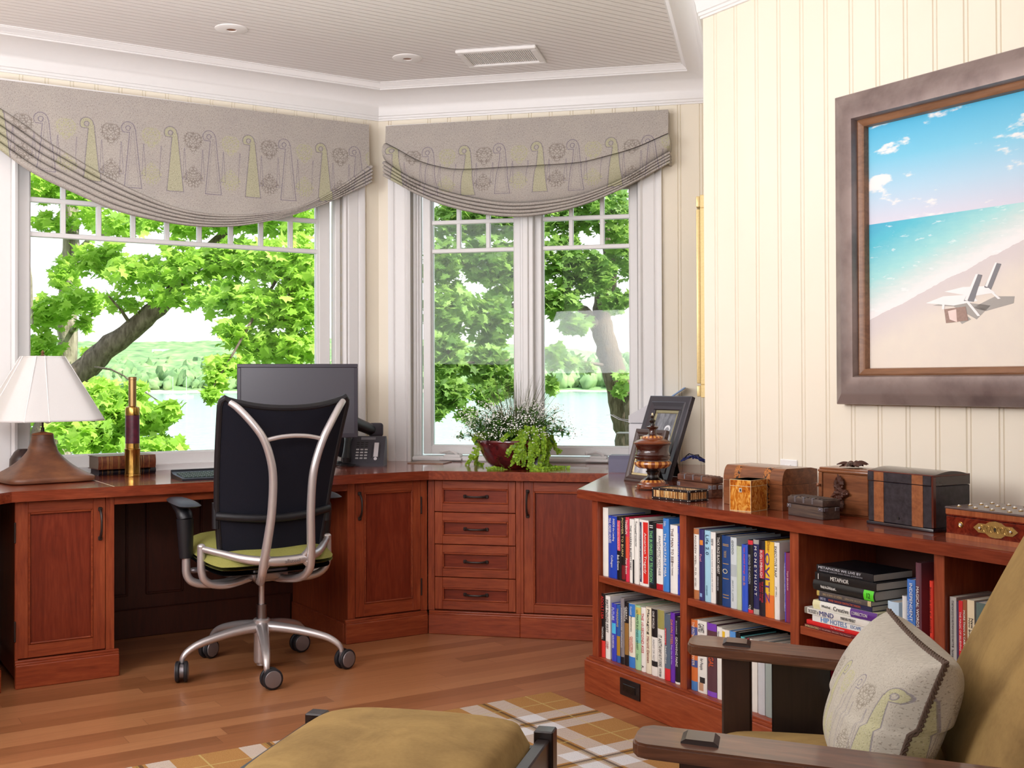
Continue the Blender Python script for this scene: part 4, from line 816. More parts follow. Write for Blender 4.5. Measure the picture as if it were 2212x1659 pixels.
# horizontal stack in the third bay, bottom to top
z = SH[2] + .0005
for lab, x0, x1, th, c, bands, titles, hard in (
 ('thin maroon book at the bottom of the stack', 1741, 1878, .008, '6a1a20', (), (('INTRODUCING', 'e8d8a0', .13, .22, .7), ("It's Small Bills, World's Too Famous", 'd8b0a8', .5, .5, .5)), False),
 ('bright red book second from the bottom of the stack', 1741.7, 1880, .012, 'e0282a', (), (('The Year in Review', 'f6d8d8', .5, .22, .45),), False),
 ('white hotel book with blue lettering in the stack', 1755, 1892, .019, 'f2f1ee', (), (('HIP', '3a86d0', .21, .13, .7), ('HOTELS', '5a80b8', .43, .26, .7), ('ESCAPE', '5a80b8', .70, .16, .45)), False),
 ('cream book with bold blue mind title in the stack', 1741.5, 1898, .0175, 'e9e6de', ((0.0, .04, '8a8478'), (.90, .97, '2a2a2e', -.4, .4)), (('THE SOCIETY of', '55555c', .13, .15, .6), ('MIND', '2e3480', .32, .2, .75), ('MARVIN MINSKY', '2a2a2e', .62, .2, .5)), False),
 ('pale yellow and purple book in the stack', 1757.4, 1896, .0245, 'ece6b8', ((.60, 1, '5a1f86'), (.12, .6, 'f1efe8')), (('Whelchel', '3a3a3a', .22, .14, .3), ('Creative', '1a1a1c', .46, .24, .5), ('CORRECTION', W, .74, .24, .36)), True),
 ('navy book with orange lettering in the stack', 1769, 1884, .0155, '232850', (), (('EMMET FOX', 'c8cce0', .09, .11, .5), ('POWER THROUGH CONSTRUCTIVE THINKING', 'd86a48', .5, .6, .4)), False),
 ('grey book with patterned ends in the stack', 1769, 1886, .0145, '57504e', ((0, .05, 'c8b060'), (.94, 1, 'c8b888')), (('BIRD POINTS OF DESIRE', 'b8a080', .3, .36, .4), ('GERALDINE BROOKS', 'a89880', .68, .3, .35)), False),
 ('thick black reference book with lime green spine label', 1760, 1893, .028, '141516', ((.83, .985, '5ce02a'),), (('Books for Children and', W, .26, .24, .22, ), ('12', '143a0a', .91, .05, .5)), True),
 ('black book with white metaphor title, second from the top', 1763, 1895, .0225, '101114', ((.055, .065, W, -.35, .35),), (('METAPHOR', W, .42, .3, .5),), False),
 ('black book with spaced lettering on top of the stack', 1764, 1886, .021, '15161c', (), (('METAPHORS WE LIVE BY', 'd8dae2', .42, .76, .34, .18), ('GEORGE LAKOFF AND MARK JOHNSON', 'a8aab4', .44, .76, .22, -.25)), False)):
    a, b_ = GK.u(x0, 1310, SPY), GK.u(x1, 1310, SPY); L = b_ - a
    o = thing('book', lab, 'book', GK.w(a, SPY - .004 + random.uniform(-.004, .006), z), tK, 'stacked books in the third bay')
    # local book lies on its side: thickness up, height along +u
    root = o; D = .155; b = .004 if hard else .0008; t_ = th
    mb = MB(); mb.prism([(q, p + t_ / 2) for p, q in spine_poly(t_, D, b)], 0, L, axis='x'); mb.build('cover', cov(c), root, smooth=50)
    mb = MB(); e = .003 if hard else .0004; mb.box(e, L - e, b + .002, D - e, .0019, t_ - .0019); mb.build('pages', paper, root, smooth=0)
    for z0, z1, c2, *w in bands:
        y0, y1 = (w[0], w[1]) if w else (-.5, .5); mb = MB(); n = 6; vs = []
        for k in range(n + 1): f_ = y0 + (y1 - y0) * k / n; yy = b * (1 - math.sin(PI * (f_ + .5))) - .0004; vs += [(z0 * L, yy, t_ * (f_ * .99 + .5)), (z1 * L, yy, t_ * (f_ * .99 + .5))]
        mb.add(vs, [(2 * k, 2 * k + 1, 2 * k + 3, 2 * k + 2) for k in range(n)]); mb.build('label_band', cov(c2), root, smooth=60)
    for s_, c2, zc, ln, sz, *xo in titles:
        M = Matrix(((1, 0, 0, zc * L), (0, 0, -1, -.0010), (0, 1, 0, t_ / 2 + (xo[0] if xo else 0) * t_), (0, 0, 0, 1)))
        text(root, s_, .02, M, plain(c2, .4, var=0), 'title', w=ln * L, squeeze=sz * t_)
    if hard and th > .027: text(root, 'Young Adults: Biographies', .02, Matrix(((1, 0, 0, .27 * L), (0, 0, -1, -.001), (0, 1, 0, t_ * .36), (0, 0, 0, 1))), plain(W, .4, var=0), 'title', w=.26 * L, squeeze=.16 * t_)
    z += th + .0004
g5 = 'upright books in the third bay'; S3 = SH[2] + .0005
for r_ in (
 ('pale blue boxed book beside the stack, behind the pillow tip', 1916, 1940, 1300, 'c4dcf0', (), (('Les', '3a6a9a', .3, .2, .3, 0),), .12),
 ('slim white book between two blue books', 1947, 1957, 1287.5, 'eceae6', (), (), .15),
 ('blue book with white independent people title', 1957.5, 1975.5, 1252, '4a7fd0', (), (('INDEPENDENT PEOPLE', W, .55, .8, .36, .1), ('HALLDOR LAXNESS', 'cfe0f6', .5, .4, .2, -.28)), .15),
 ('tall plum book with white magical title', 1976, 1988.5, 1216, '6e4450', ((.0, .18, '7e4a56'),), (('MAGICAL WORDS', W, .52, .44, .5, .0),), .2),
 ('thin bright red book against the third divider', 2006, 2015.5, 1255, 'e8402f', (), (('Success is not an Accident', '3a1410', .62, .6, .36, 0), ('TOMMY NEWBERRY', 'a82a20', .2, .16, .3, 0)), .16)):
    shelf_book(r_[0], r_[1], r_[2], r_[3], S3, r_[4], r_[5], r_[6], r_[7], group=g5)
g6 = 'books in the fourth bay'; S4 = SH[3] + .0005
for r_ in (
 ('grey paperback first in the fourth bay', 2051.5, 2066, 1289.8, 'b8b2ac', (), (("IT'S NOT HOW GOOD YOU ARE, IT'S HOW GOOD YOU WANT TO BE", '38343a', .62, .66, .36, -.05), ('Paul Arden', '38343a', .2, .12, .3, -.05)), .15),
 ('very thin dark violet booklet in the fourth bay', 2066.4, 2070.4, 1299, '4a3c5a', (), (), .13),
 ('red paperback with white believing title', 2070.5, 2079.6, 1297.8, 'd8262e', (), (('THE MAGIC OF BELIEVING', 'f6e4e0', .56, .56, .45, 0),), .13),
 ('orange brown paperback with white carpenter title', 2079.8, 2088.7, 1296, '9a5a38', ((0, .2, '4a62a8'),), (('MORE THAN A CARPENTER', W, .52, .66, .5, -.1),), .13),
 ('cream paperback with black new mind title', 2089, 2104.8, 1296.7, 'e6d4b2', (), (('New Mind', '26201c', .6, .3, .32, .2), ('New Body', '26201c', .6, .3, .32, -.2)), .13),
 ('blue green paperback partly hidden by the armchair back', 2108.8, 2129.6, 1303, '5a74a0', ((.75, 1, '5c6e68'),), (('THE MAN', 'd8e0ea', .6, .3, .3, -.2),), .15),
 ('pale yellow paperback partly hidden by the armchair back', 2130, 2146, 1309, 'e4dc86', (), (('MIND', '3a3a3a', .7, .2, .4, 0),), .13)):
    shelf_book(r_[0], r_[1], r_[2], r_[3], S4, r_[4], r_[5], r_[6], r_[7], hard=False, group=g6)
shelf_book('crimson parallel bible seen between the armchair side panels', 1736, 1754, 1420, S1, '9e1f3a', (), (('THE COMPLETE', 'e8c8d0', .6, .6, .3, .25), ('PARALLEL BIBLE', W, .5, .8, .42, -.05)), .17, group='books in the lower third bay', ym=1500)
# ================================================================== THINGS ON THE WORKTOP
metal = lambda h, r, v=.06: plain(h, r, 1.0, var=v)
brass = plain('b8904a', .26, 1.0, var=.18, scale=60, name='brass'); brass_d = plain('a5865a', .4, 1.0, var=.1, name='dull_brass')
black_p = plain('17171c', .42, var=.06, name='black_plastic'); grey_p = plain('3d3a44', .5, var=.04, name='dark_grey_plastic'); silver_p = plain('c9c9cc', .4, var=.03)
def sqr(px_l, px_r, Y): return (px_r - px_l) * Y / FPX
# --- table lamp
p = onz(92, 1038.5, ZT); Y = p.y; s_ = Y / FPX
t = thing('table_lamp', 'table lamp with white panelled shade and flared brown wooden base', 'lamp', p, tA + R(8))
def clay():
    n = NT('brown_lamp_base'); f = n.noise(n.map(n.obj(), (1, 1, 3)), 14, 4, .6); g = n.noise(n.obj(), 4, 2); n.bump(f, .15, .004)
    return n.set(n.ramp(n.m('ADD', n.m('MULTIPLY', f, .5), n.m('MULTIPLY', g, .5)), [(.3, lin('4a2c20')), (.5, lin('6d4430')), (.72, lin('8d5c3c'))]), .42, 0, .5)
zt_ = CAMH - (935 - 824) * s_ - ZT; rb_ = 98 * s_
mb = MB(); pr = [(rb_ * .90, 0), (rb_ * .985, .004), (rb_, .012), (rb_ * .99, .021), (rb_ * .95, .026)]
for k in range(1, 15): q = k / 14; pr.append((.043 + (rb_ * .95 - .043) * (1 - q) ** 1.9, .026 + (zt_ - .026) * (q ** 1.12)))
pr.append((.036, zt_ + .002)); n_ = 64; vs = []
for r_, z in pr:
    ex = 2 + 4.5 * max(0, (r_ - .05) / (rb_ - .05)) ** 1.2
    for k in range(n_):
        a = 2 * PI * k / n_; q = 1 / ((abs(math.cos(a)) ** ex + abs(math.sin(a)) ** ex) ** (1 / ex)) * (1 if ex < 2.1 else .93); vs.append((r_ * q * math.cos(a), r_ * q * math.sin(a), z))
fs = [(i * n_ + k, i * n_ + (k + 1) % n_, (i + 1) * n_ + (k + 1) % n_, (i + 1) * n_ + k) for i in range(len(pr) - 1) for k in range(n_)] + [tuple(range(n_))[::-1], tuple((len(pr) - 1) * n_ + k for k in range(n_))]
mb.add(vs, fs); mb.build('base', clay(), t, smooth=50)
mb = MB(); mb.lathe([(.0425, zt_ + .001), (.040, zt_ + .005), (.010, zt_ + .012), (.0, zt_ + .012)], 32); mb.build('cap', plain('a0623c', .45), t)
zs0, zs1 = CAMH - (905 - 824) * s_ - ZT, CAMH + (824 - 766) * s_ - ZT
mb = MB(); mb.cyl((0, 0, zt_ + .01), (0, 0, zt_ + .03), .0075, n=12); mb.cyl((0, 0, zt_ + .03), (0, 0, zs1 + .004), .0045, n=10); mb.build('stem', handle_m, t)
mb = MB(); mb.lathe([(.004, zs1), (.012, zs1 + .003), (.004, zs1 + .008), (.008, zs1 + .016), (.003, zs1 + .022), (0, zs1 + .028)], 16); mb.build('finial', plain('8a6a4a', .4, .6), t)
sh = NT('white_shade_fabric'); f = sh.noise(sh.obj(), 220, 2); sh.set(sh.mix(f, lin('f1efee'), lin('f8f6f5')), .8, 0, .2)
tl = sh.new('ShaderNodeBsdfTranslucent'); tl.inputs[0].default_value = (.85, .84, .82, 1); mx = sh.new('ShaderNodeMixShader'); mx.inputs[0].default_value = .35
sh.t.links.new(sh.b.outputs[0], mx.inputs[1]); sh.t.links.new(tl.outputs[0], mx.inputs[2]); sh.t.links.new(mx.outputs[0], sh.out.inputs[0])
mb = MB(); r0, r1 = 116 * s_, 41 * s_
def shp(r_, z, k, n):  # square with cut corners
    a = 2 * PI * k / n + PI / 4; ex = 6; q = 1 / ((abs(math.cos(a)) ** ex + abs(math.sin(a)) ** ex) ** (1 / ex)); q = min(q, 1.20); return (r_ * q * .94 * math.cos(a), r_ * q * .94 * math.sin(a), z)
n_ = 96; vs = []
for r_, z in ((r0, zs0), (r0 * .995, zs0 + .008), (r0 * .99, zs0 + .009), (r1 * 1.02, zs1 - .007), (r1 * 1.03, zs1 - .006), (r1, zs1)): vs += [shp(r_, z, k, n_) for k in range(n_)]
fs = [(i * n_ + k, i * n_ + (k + 1) % n_, (i + 1) * n_ + (k + 1) % n_, (i + 1) * n_ + k) for i in range(5) for k in range(n_)]
mb.add(vs, fs); o = mb.build('lamp_shade', sh.mat, t, smooth=40)
md = o.modifiers.new('thickness', 'SOLIDIFY'); md.thickness = .002; md.offset = -1
mb = MB()
for k in range(8):
    kk = k * 12 + (3 if k % 2 else 9) - 6 ; a = [Vector(shp(r0 + .001, zs0, kk, n_)), Vector(shp(r1 + .001, zs1, kk, n_))]; mb.tube([a[0], a[0].lerp(a[1], .5), a[1]], .0022, 6)
mb.build('shade_seam', plain('e8e4e2', .7), t)
# bulb socket inside, switched off
# --- dark rounded vase behind the lamp
p = onz(52, 1034, ZT); t = thing('vase', 'dark brown rounded vase half hidden behind the table lamp', 'vase', p)
mb = MB(); s2 = p.y / FPX; mb.lathe([(.035, 0), (.055, .006), (30 * s2, .055), (29 * s2, .085), (20 * s2, .115), (13 * s2, .126), (12 * s2, .122), (16 * s2, .10)], 32); mb.build('body', plain('3a2a28', .3, var=.2), t)
# --- two old leather books
def old_book(lab, zb, h, px0, px1, py, leather, page, yaw):
    a, b_ = onz(px0, py, zb), onz(px1, py - 6, zb); L = (b_ - a).length; d_ = (b_ - a); th = math.atan2(d_.y, d_.x)
    t = thing('leather_book', lab, 'book', a, th, 'old leather books by the telescope')
    D = .15; mb = MB(); mb.prism([(q, p_ + h / 2) for p_, q in spine_poly(h, D, .007, .003)], 0, L, axis='x'); mb.build('cover', leather, t, smooth=50)
    mb = MB(); mb.box(.004, L - .004, .009, D - .004, .003, h - .003); mb.build('pages', page, t, smooth=0)
    mb = MB()
    for q in (.06, .15, .17, .21, .235, .34, .36, .70, .74, .78, .88):
        n = 6; vs = []
        for k in range(n + 1): f_ = -.46 + .92 * k / n; yy = .007 * (1 - math.sin(PI * (f_ + .5))) - .0006; vs += [(q * L - .0012, yy, h * (f_ + .5)), (q * L + .0012, yy, h * (f_ + .5))]
        mb.add(vs, [(2 * k, 2 * k + 1, 2 * k + 3, 2 * k + 2) for k in range(n)])
    mb.build('gilding', plain('b08a52', .4, .6, var=.3, scale=200), t); return h
def leather(nm, a, b_):
    n = NT(nm); f = n.noise(n.obj(), 60, 4, .6); n.bump(f, .2, .001); return n.set(n.ramp(f, [(.3, lin(a)), (.7, lin(b_))]), .38, 0, .5)
hb = 15 * 4.95 / FPX * .95; old_book('slim black leather book under the brown one', ZT, hb, 214, 337, 1027.5, leather('black_leather', '16141a', '2a2530'), plain('5a5258', .8), 0)
old_book('thick brown leather book with gilt lines behind the telescope', ZT + hb + .0005, .058, 213, 337, 1015.5, leather('brown_leather', '4e2618', '7c4228'), plain('8a7868', .85, var=.15, scale=300), 0)
# --- brass telescope
p = onz(286, 1029, ZT); s_ = p.y / FPX; zz = lambda y: CAMH + (824 - y) * s_ - ZT
t = thing('telescope', 'standing brass telescope with a maroon leather sleeve', 'telescope', p)
mb = MB(); mb.lathe([(16.6 * s_, 0), (17 * s_, .002), (17 * s_, zz(1022)), (16.2 * s_, zz(1021)), (16.4 * s_, zz(1019)), (16 * s_, zz(1016)), (16 * s_, zz(970)), (16.8 * s_, zz(968.5)), (16.8 * s_, zz(966)), (15 * s_, zz(965)), (14.8 * s_, zz(954))], 40); mb.build('objective_tube', brass, t)
mb = MB(); mb.lathe([(14.9 * s_, zz(954.5)), (14.9 * s_, zz(893))], 40); mb.build('leather_sleeve', leather('maroon_leather', '3c1020', '5a1a2e'), t)
mb = MB(); mb.lathe([(15.1 * s_, zz(894)), (15.3 * s_, zz(892)), (15.0 * s_, zz(880)), (14.2 * s_, zz(877)), (11 * s_, zz(875)), (9 * s_, zz(874))], 40); mb.build('collar', brass, t)
mb = MB(); mb.lathe([(8.2 * s_, zz(876)), (8.2 * s_, zz(818)), (8.9 * s_, zz(817.5)), (8.9 * s_, zz(812)), (7.6 * s_, zz(811)), (0, zz(811.5))], 32); mb.build('draw_tube', brass_d, t)
# --- keyboard
a, b_ = onz(394, 1039.5, ZT), onz(362, 1018, ZT); q = GA.loc(a); q2 = GA.loc(b_)
t = thing('keyboard', 'black keyboard lying on the worktop left of the office chair', 'keyboard', GA.w(q.x, q.y, ZT), tA)
mb = MB(); L, D = .46, .17; mb.prism([(0, 0), (D, 0), (D, .026), (D - .008, .030), (D - .03, .020), (.004, .010), (0, .007)], 0, L, axis='x'); mb.box(0, L, D - .006, D + .004, .008, .036, .002, 1); mb.build('case', plain('23242a', .35), t)
mb = MB(); kx = .0185
for j in range(5):
    for i in range(23): mb.box(.014 + i * kx, .014 + i * kx + .0155, .018 + j * .0235, .018 + j * .0235 + .0195, .006, .0165 + j * .0026, .002, 1)
mb.build('keys', plain('34403c', .4), t, smooth=0)
# --- monitor on its swing arm
Yc = 5.10; wpx = 241; yaw = R(14)
c0 = atY(512, 786, Yc - .02); W_m, H_m = .535, .335
t = thing('monitor', 'flat computer monitor on a swing arm above the office chair', 'monitor', (c0.x + W_m / 2 * math.cos(yaw), c0.y + W_m / 2 * math.sin(yaw), c0.z - H_m), yaw)
mb = MB(); b_ = .0165
for x0, x1, z0, z1 in ((-W_m / 2, W_m / 2, 0, b_ * 1.2), (-W_m / 2, W_m / 2, H_m - b_, H_m), (-W_m / 2, -W_m / 2 + b_, b_, H_m - b_), (W_m / 2 - b_, W_m / 2, b_, H_m - b_)): mb.box(x0, x1, -.004, .012, z0, z1, .002, 1)
mb.box(-W_m / 2 + .003, W_m / 2 - .003, .010, .045, .004, H_m - .004, .012, 2); mb.build('bezel', plain('3a3640', .35), t)
sm = NT('switched_off_screen'); sm.set(lin('4a4850'), .32, 0, .5); mb = MB(); mb.box(-W_m / 2 + b_, W_m / 2 - b_, .0, .009, b_ * 1.1, H_m - b_); mb.build('screen', sm.mat, t, smooth=0)
pb = onz(812, 999, ZT); q = t.matrix_basis.inverted()
Mi = (Matrix.Translation(t.location) @ Matrix.Rotation(yaw, 4, 'Z')).inverted()
base = Mi @ pb; sA = pb.y / FPX; z_arm = Mi @ atY(815, 928, pb.y); 
mb = MB(); mb.M = Matrix.Translation(base)
mb.cyl((0, 0, 0), (0, 0, .012), .045, n=24); mb.cyl((0, 0, .012), (0, 0, z_arm.z - base.z - .03), .020, n=20); mb.cyl((0, 0, z_arm.z - base.z - .05), (0, 0, z_arm.z - base.z - .036), .024, n=20); mb.build('arm_post', black_p, t)
mb = MB(); jt = Vector((base.x, base.y, z_arm.z)); mb.box(jt.x - .035, jt.x + .036, jt.y - .026, jt.y + .026, jt.z - .036, jt.z + .034, .014, 3); mb.build('arm_joint', grey_p, t)
mb = MB(); e = Vector((0, .085, H_m * .52)); j0 = jt + Vector((-.02, 0, -.002)); n_ = 8
mb.tube([j0, j0.lerp(e, .3), j0.lerp(e, .7), e], [.029, .032, .030, .026], 12, flat=1.0); mb.tube([e + Vector((0, .01, 0)), e + Vector((0, -.045, 0))], [.03, .03], 16); mb.box(-.05, .05, .043, .056, H_m * .52 - .05, H_m * .52 + .05, .004, 1); mb.build('swing_arm', black_p, t)
# --- desk telephone
a, b_ = onz(752, 1007, ZT), onz(825, 1007.5, ZT); s_ = a.y / FPX; yaw2 = math.atan2((b_ - a).y, (b_ - a).x) * .5
Wd = (b_ - a).length + .012; t = thing('telephone', 'dark grey desk telephone with a corded handset on its left', 'telephone', ((a + b_) / 2).to_tuple(), yaw2)
Hh = 62 * s_ * 1.02
mb = MB(); mb.prism([(-.004, 0), (.10, 0), (.10, Hh * .85), (.085, Hh), (.066, Hh), (-.004, .014)], -Wd / 2, Wd / 2, axis='x'); mb.build('body', grey_p, t, smooth=0)
sl = Vector((0, .070, Hh - .014)); sl.normalize(); nrm_ = Vector((0, -sl.z, sl.y)); org = Vector((0, -.004, .014)); SLn = math.hypot(.070, Hh - .014)
MF = Matrix(((1, 0, 0, 0), (0, sl.y, nrm_.y, org.y), (0, sl.z, nrm_.z, org.z), (0, 0, 0, 1)))   # face: x, up the slope, out
mb = MB(); mb.M = MF
for j in range(4):
    for i in range(3): mb.box(-.042 + i * .021 - .0075 + .0, -.042 + i * .021 + .0075, SLn * (.16 + j * .105), SLn * (.16 + j * .105) + .008, 0, .003, .002, 1)
mb.build('number_keys', silver_p, t)
mb = MB(); mb.M = MF
for j in range(3):
    for i in range(3): mb.box(-.042 + i * .021 - .0075, -.042 + i * .021 + .0075, SLn * (.60 + j * .075), SLn * (.60 + j * .075) + .005, 0, .002, .001, 1)
for j in range(10): mb.box(.027, .033, SLn * (.2 + j * .05), SLn * (.2 + j * .05) + .003, 0, .0015); mb.box(.065, .071, SLn * (.2 + j * .05), SLn * (.2 + j * .05) + .003, 0, .0015)
mb.build('function_keys', black_p, t, smooth=0)
mb = MB(); mb.M = MF; mb.box(.038, .060, SLn * .24, SLn * .76, 0, .002, .0008, 1); mb.cyl((.049, SLn * .17, 0), (.049, SLn * .17, .003), .008, n=14); mb.build('label_card', plain('e9e6ec', .5), t)
mb = MB(); mb.M = MF; mb.box(-.030, .042, SLn * .86, SLn * .96, 0, .002, .001, 1); mb.build('display', plain('77757e', .25), t)
mb = MB(); mb.M = MF; hx = -Wd / 2 + .004; mb.tube([(hx, -.002, .018), (hx, SLn * .10, .030), (hx, SLn * .3, .036), (hx, SLn * .7, .036), (hx, SLn * .92, .032), (hx, SLn * 1.06, .020)], [.020, .024, .018, .017, .023, .021], 14, flat=.85); mb.build('handset', black_p, t)
mb = MB(); pts = []
for k in range(200):
    q = k / 199; x = hx - .03 + .075 * q; pts.append((x + .004 * math.cos(q * 90), -.030 + .012 * math.sin(q * 5) + .006 * math.sin(q * 90), .008 + .006 * math.cos(q * 90) * 1.0))
mb.tube(pts, .0016, 6); mb.tube([(hx, -.005, .012), (hx - .02, -.02, .012), (hx - .05, -.01, .006), (hx - .075, .02, .005), (hx - .06, .05, .005)], .003, 8); mb.build('cord', black_p, t)
p = onz(738, 1004, ZT); t = thing('desk_speaker', 'small round black desk speaker half hidden between chair and telephone', 'speaker', (p.x, p.y + .06, ZT), R(20))
mb = MB(); mb.box(-.035, .035, -.03, .03, 0, .015, .006, 2); mb.cyl((0, 0, .012), (0, .0, .03), .012, n=12); mb.build('foot', black_p, t); mb = MB(); mb.M = Matrix.Translation((0, 0, .088)) @ Matrix.Rotation(R(80), 4, 'X'); mb.lathe([(0, -.02), (.05, -.016), (.058, 0), (.056, .012), (.05, .014), (.045, .008), (.0, .004)], 32); mb.build('driver', plain('2a2830', .3), t)
# --- flat wooden mat
A4 = [onz(*q_, ZT) for q_ in ((880, 1001.5), (957, 1003), (976, 998.5), (915, 996.5))]
t = thing('desk_mat', 'thin brown board lying flat below the left sash of the right window', 'board', A4[0]); mb = MB(); mb.prism([((q_ - A4[0]).x, (q_ - A4[0]).y) for q_ in A4], .0, .005); mb.build('board', wood('brown_board', [(.2, lin('6a4a3a')), (.8, lin('a07a62'))], 'x', .4), t)
# ================================================================== POTTED PLANT
p = onz(1109, 1011, ZT); s_ = p.y / FPX; t = thing('potted_plant', 'glazed oxblood bowl of grasses, white blossoms and trailing creeping jenny', 'plant', p)
Hb = (1011 - 951) * s_ * 1.04; rt_, rb_ = 80 * s_, 47 * s_
gz = NT('oxblood_glaze'); f = gz.noise(gz.obj(), 30, 3); gz.set(gz.ramp(f, [(.3, lin('2c0a10')), (.55, lin('551319')), (.8, lin('6a1f22'))]), .12, 0, .6, .6, .05)
mb = MB(); mb.lathe([(rb_ * .9, 0), (rb_, .004), (rb_ * 1.25, Hb * .25), (rt_ * .90, Hb * .62), (rt_ * .985, Hb * .88), (rt_, Hb * .97), (rt_ * .985, Hb), (rt_ * .95, Hb * .985), (rt_ * .93, Hb * .9), (rt_ * .85, Hb * .8)], 48); mb.build('bowl', gz.mat, t, smooth=60)
mb = MB(); mb.lathe([(rt_ * .92, Hb * .86), (rt_ * .5, Hb * .92), (0, Hb * .94)], 32); mb.build('soil', plain('2a1d14', .95, var=.3), t)
def plant_leafmat(nm, a, b_, tr):
    n = NT(nm); g = n.new('ShaderNodeNewGeometry').outputs['Random Per Island']; col = n.ramp(g, [(.1, lin(a)), (.9, lin(b_))]); n.set(col, .4, 0, .4); q = n.new('ShaderNodeBsdfTranslucent'); q.inputs[0].default_value = (*lin(tr), 1); m_ = n.new('ShaderNodeMixShader'); m_.inputs[0].default_value = .3
    n.t.links.new(n.b.outputs[0], m_.inputs[1]); n.t.links.new(q.outputs[0], m_.inputs[2]); n.t.links.new(m_.outputs[0], n.out.inputs[0]); return n.mat
rnd = random.Random(11)
def leaf(mb, c, d_, up, L, Wd, fold=.2, n=4):
    d_ = Vector(d_).normalized(); sd = d_.cross(Vector(up)); sd = sd.normalized() if sd.length > 1e-3 else Vector((1, 0, 0)); u_ = sd.cross(d_)
    vs = [tuple(c)]; 
    for k in range(1, n): q = k / n; w = Wd * math.sin(PI * q ** .8) ; o_ = Vector(c) + d_ * L * q - u_ * fold * L * q * q; vs += [tuple(o_ - sd * w), tuple(o_ + sd * w)]
    vs.append(tuple(Vector(c) + d_ * L - u_ * fold * L)); m_ = len(vs) - 1
    fs = [(0, 1, 2)] + [(1 + 2 * k, 3 + 2 * k, 4 + 2 * k, 2 + 2 * k) for k in range(n - 2)] + [(m_ - 2, m_, m_ - 1)]; mb.add(vs, fs)
def disc(mb, c, nr, r_):
    nr = Vector(nr).normalized(); a = nr.orthogonal().normalized(); b_ = nr.cross(a); mb.add([tuple(Vector(c) + a * r_ * math.cos(k * PI / 4) + b_ * r_ * math.sin(k * PI / 4) - nr * (.12 * r_ * (k % 2))) for k in range(8)], [tuple(range(8))])
# grass
mb = MB()
for k in range(150):
    a = rnd.uniform(0, 2 * PI); r0 = rnd.uniform(0, .045); lean = rnd.uniform(.02, .62) ; L = rnd.uniform(.17, .345); dr = Vector((math.cos(a) * lean, math.sin(a) * lean * .7, 1)).normalized(); b0 = Vector((.018 + r0 * math.cos(a), r0 * math.sin(a), Hb * .9)); pts = []
    for q in range(6): z = q / 5; pts.append(b0 + dr * L * z + Vector((math.cos(a), math.sin(a), -.5)) * (.05 * lean * z * z))
    mb.tube(pts, [.0011, .001, .0009, .0008, .0006, .0003], 4, caps=False)
mb.build('grass_blades', plant_leafmat('grass_blade', '4a5a38', '8a8a68', '7a8a50'), t)
# airy white blossoms with dark green foliage
mg = MB(); mw = MB(); ms = MB()
for k in range(250):
    a = rnd.uniform(0, 2 * PI); el = rnd.uniform(.05, 1.25); L = rnd.uniform(.12, .225) * (1.12 if abs(math.cos(a)) > .6 else .9); b0 = Vector((rnd.uniform(-.09, .09), rnd.uniform(-.07, .07), Hb * .9))
    tip = b0 + Vector((math.cos(a) * math.cos(el) * L * 1.05, math.sin(a) * math.cos(el) * L * .8, math.sin(el) * L * .78 + .015)); md_ = b0.lerp(tip, .55) + Vector((0, 0, .02)); ms.tube([b0, md_, tip], [.0012, .001, .0007], 4, caps=False)
    for q in range(12): z = rnd.uniform(.2, .98); c = b0.lerp(md_, z * 1.6) if z < .6 else md_.lerp(tip, (z - .5) * 2); leaf(mg, c, (rnd.gauss(0, 1), rnd.gauss(0, 1), rnd.gauss(.2, .6)), (0, 0, 1), rnd.uniform(.018, .040), rnd.uniform(.0035, .0075))
    for q in range(11): c = tip + Vector((rnd.gauss(0, .016), rnd.gauss(0, .016), rnd.gauss(.004, .014))); disc(mw, c, (rnd.gauss(0, .5), -1 + rnd.gauss(0, .5), rnd.gauss(.6, .5)), rnd.uniform(.0020, .0036))
ms.build('blossom_stems', plant_leafmat('stem_green', '4a6a34', '6a8a48', '7a9a50'), t); mg.build('blossom_leaves', plant_leafmat('dark_leaf', '2f5a20', '5f8f38', '7aa840'), t); mw.build('white_blossoms', plain('fafaf4', .6, var=.02), t, smooth=0)
mb = MB()
for (dx, dz, ang) in ((-.155, .04, 2.6), (-.150, -.005, 3.4), (-.16, .07, 2.0), (.19, .05, .3), (.205, .035, -.3), (.17, .0, -.9), (-.13, -.03, 4.0), (.16, -.02, -1.2)):
    for q in range(3): leaf(mb, (dx + rnd.uniform(-.012, .012), rnd.uniform(-.04, .02), Hb + dz + rnd.uniform(-.01, .01)), (math.cos(ang + rnd.uniform(-.5, .5)), -.2, math.sin(ang + rnd.uniform(-.5, .5))), (0, -1, .2), .032, .0055)
mb.build('long_leaves', plant_leafmat('glossy_leaf', '24551e', '3f7a2c', '4f8a30'), t)
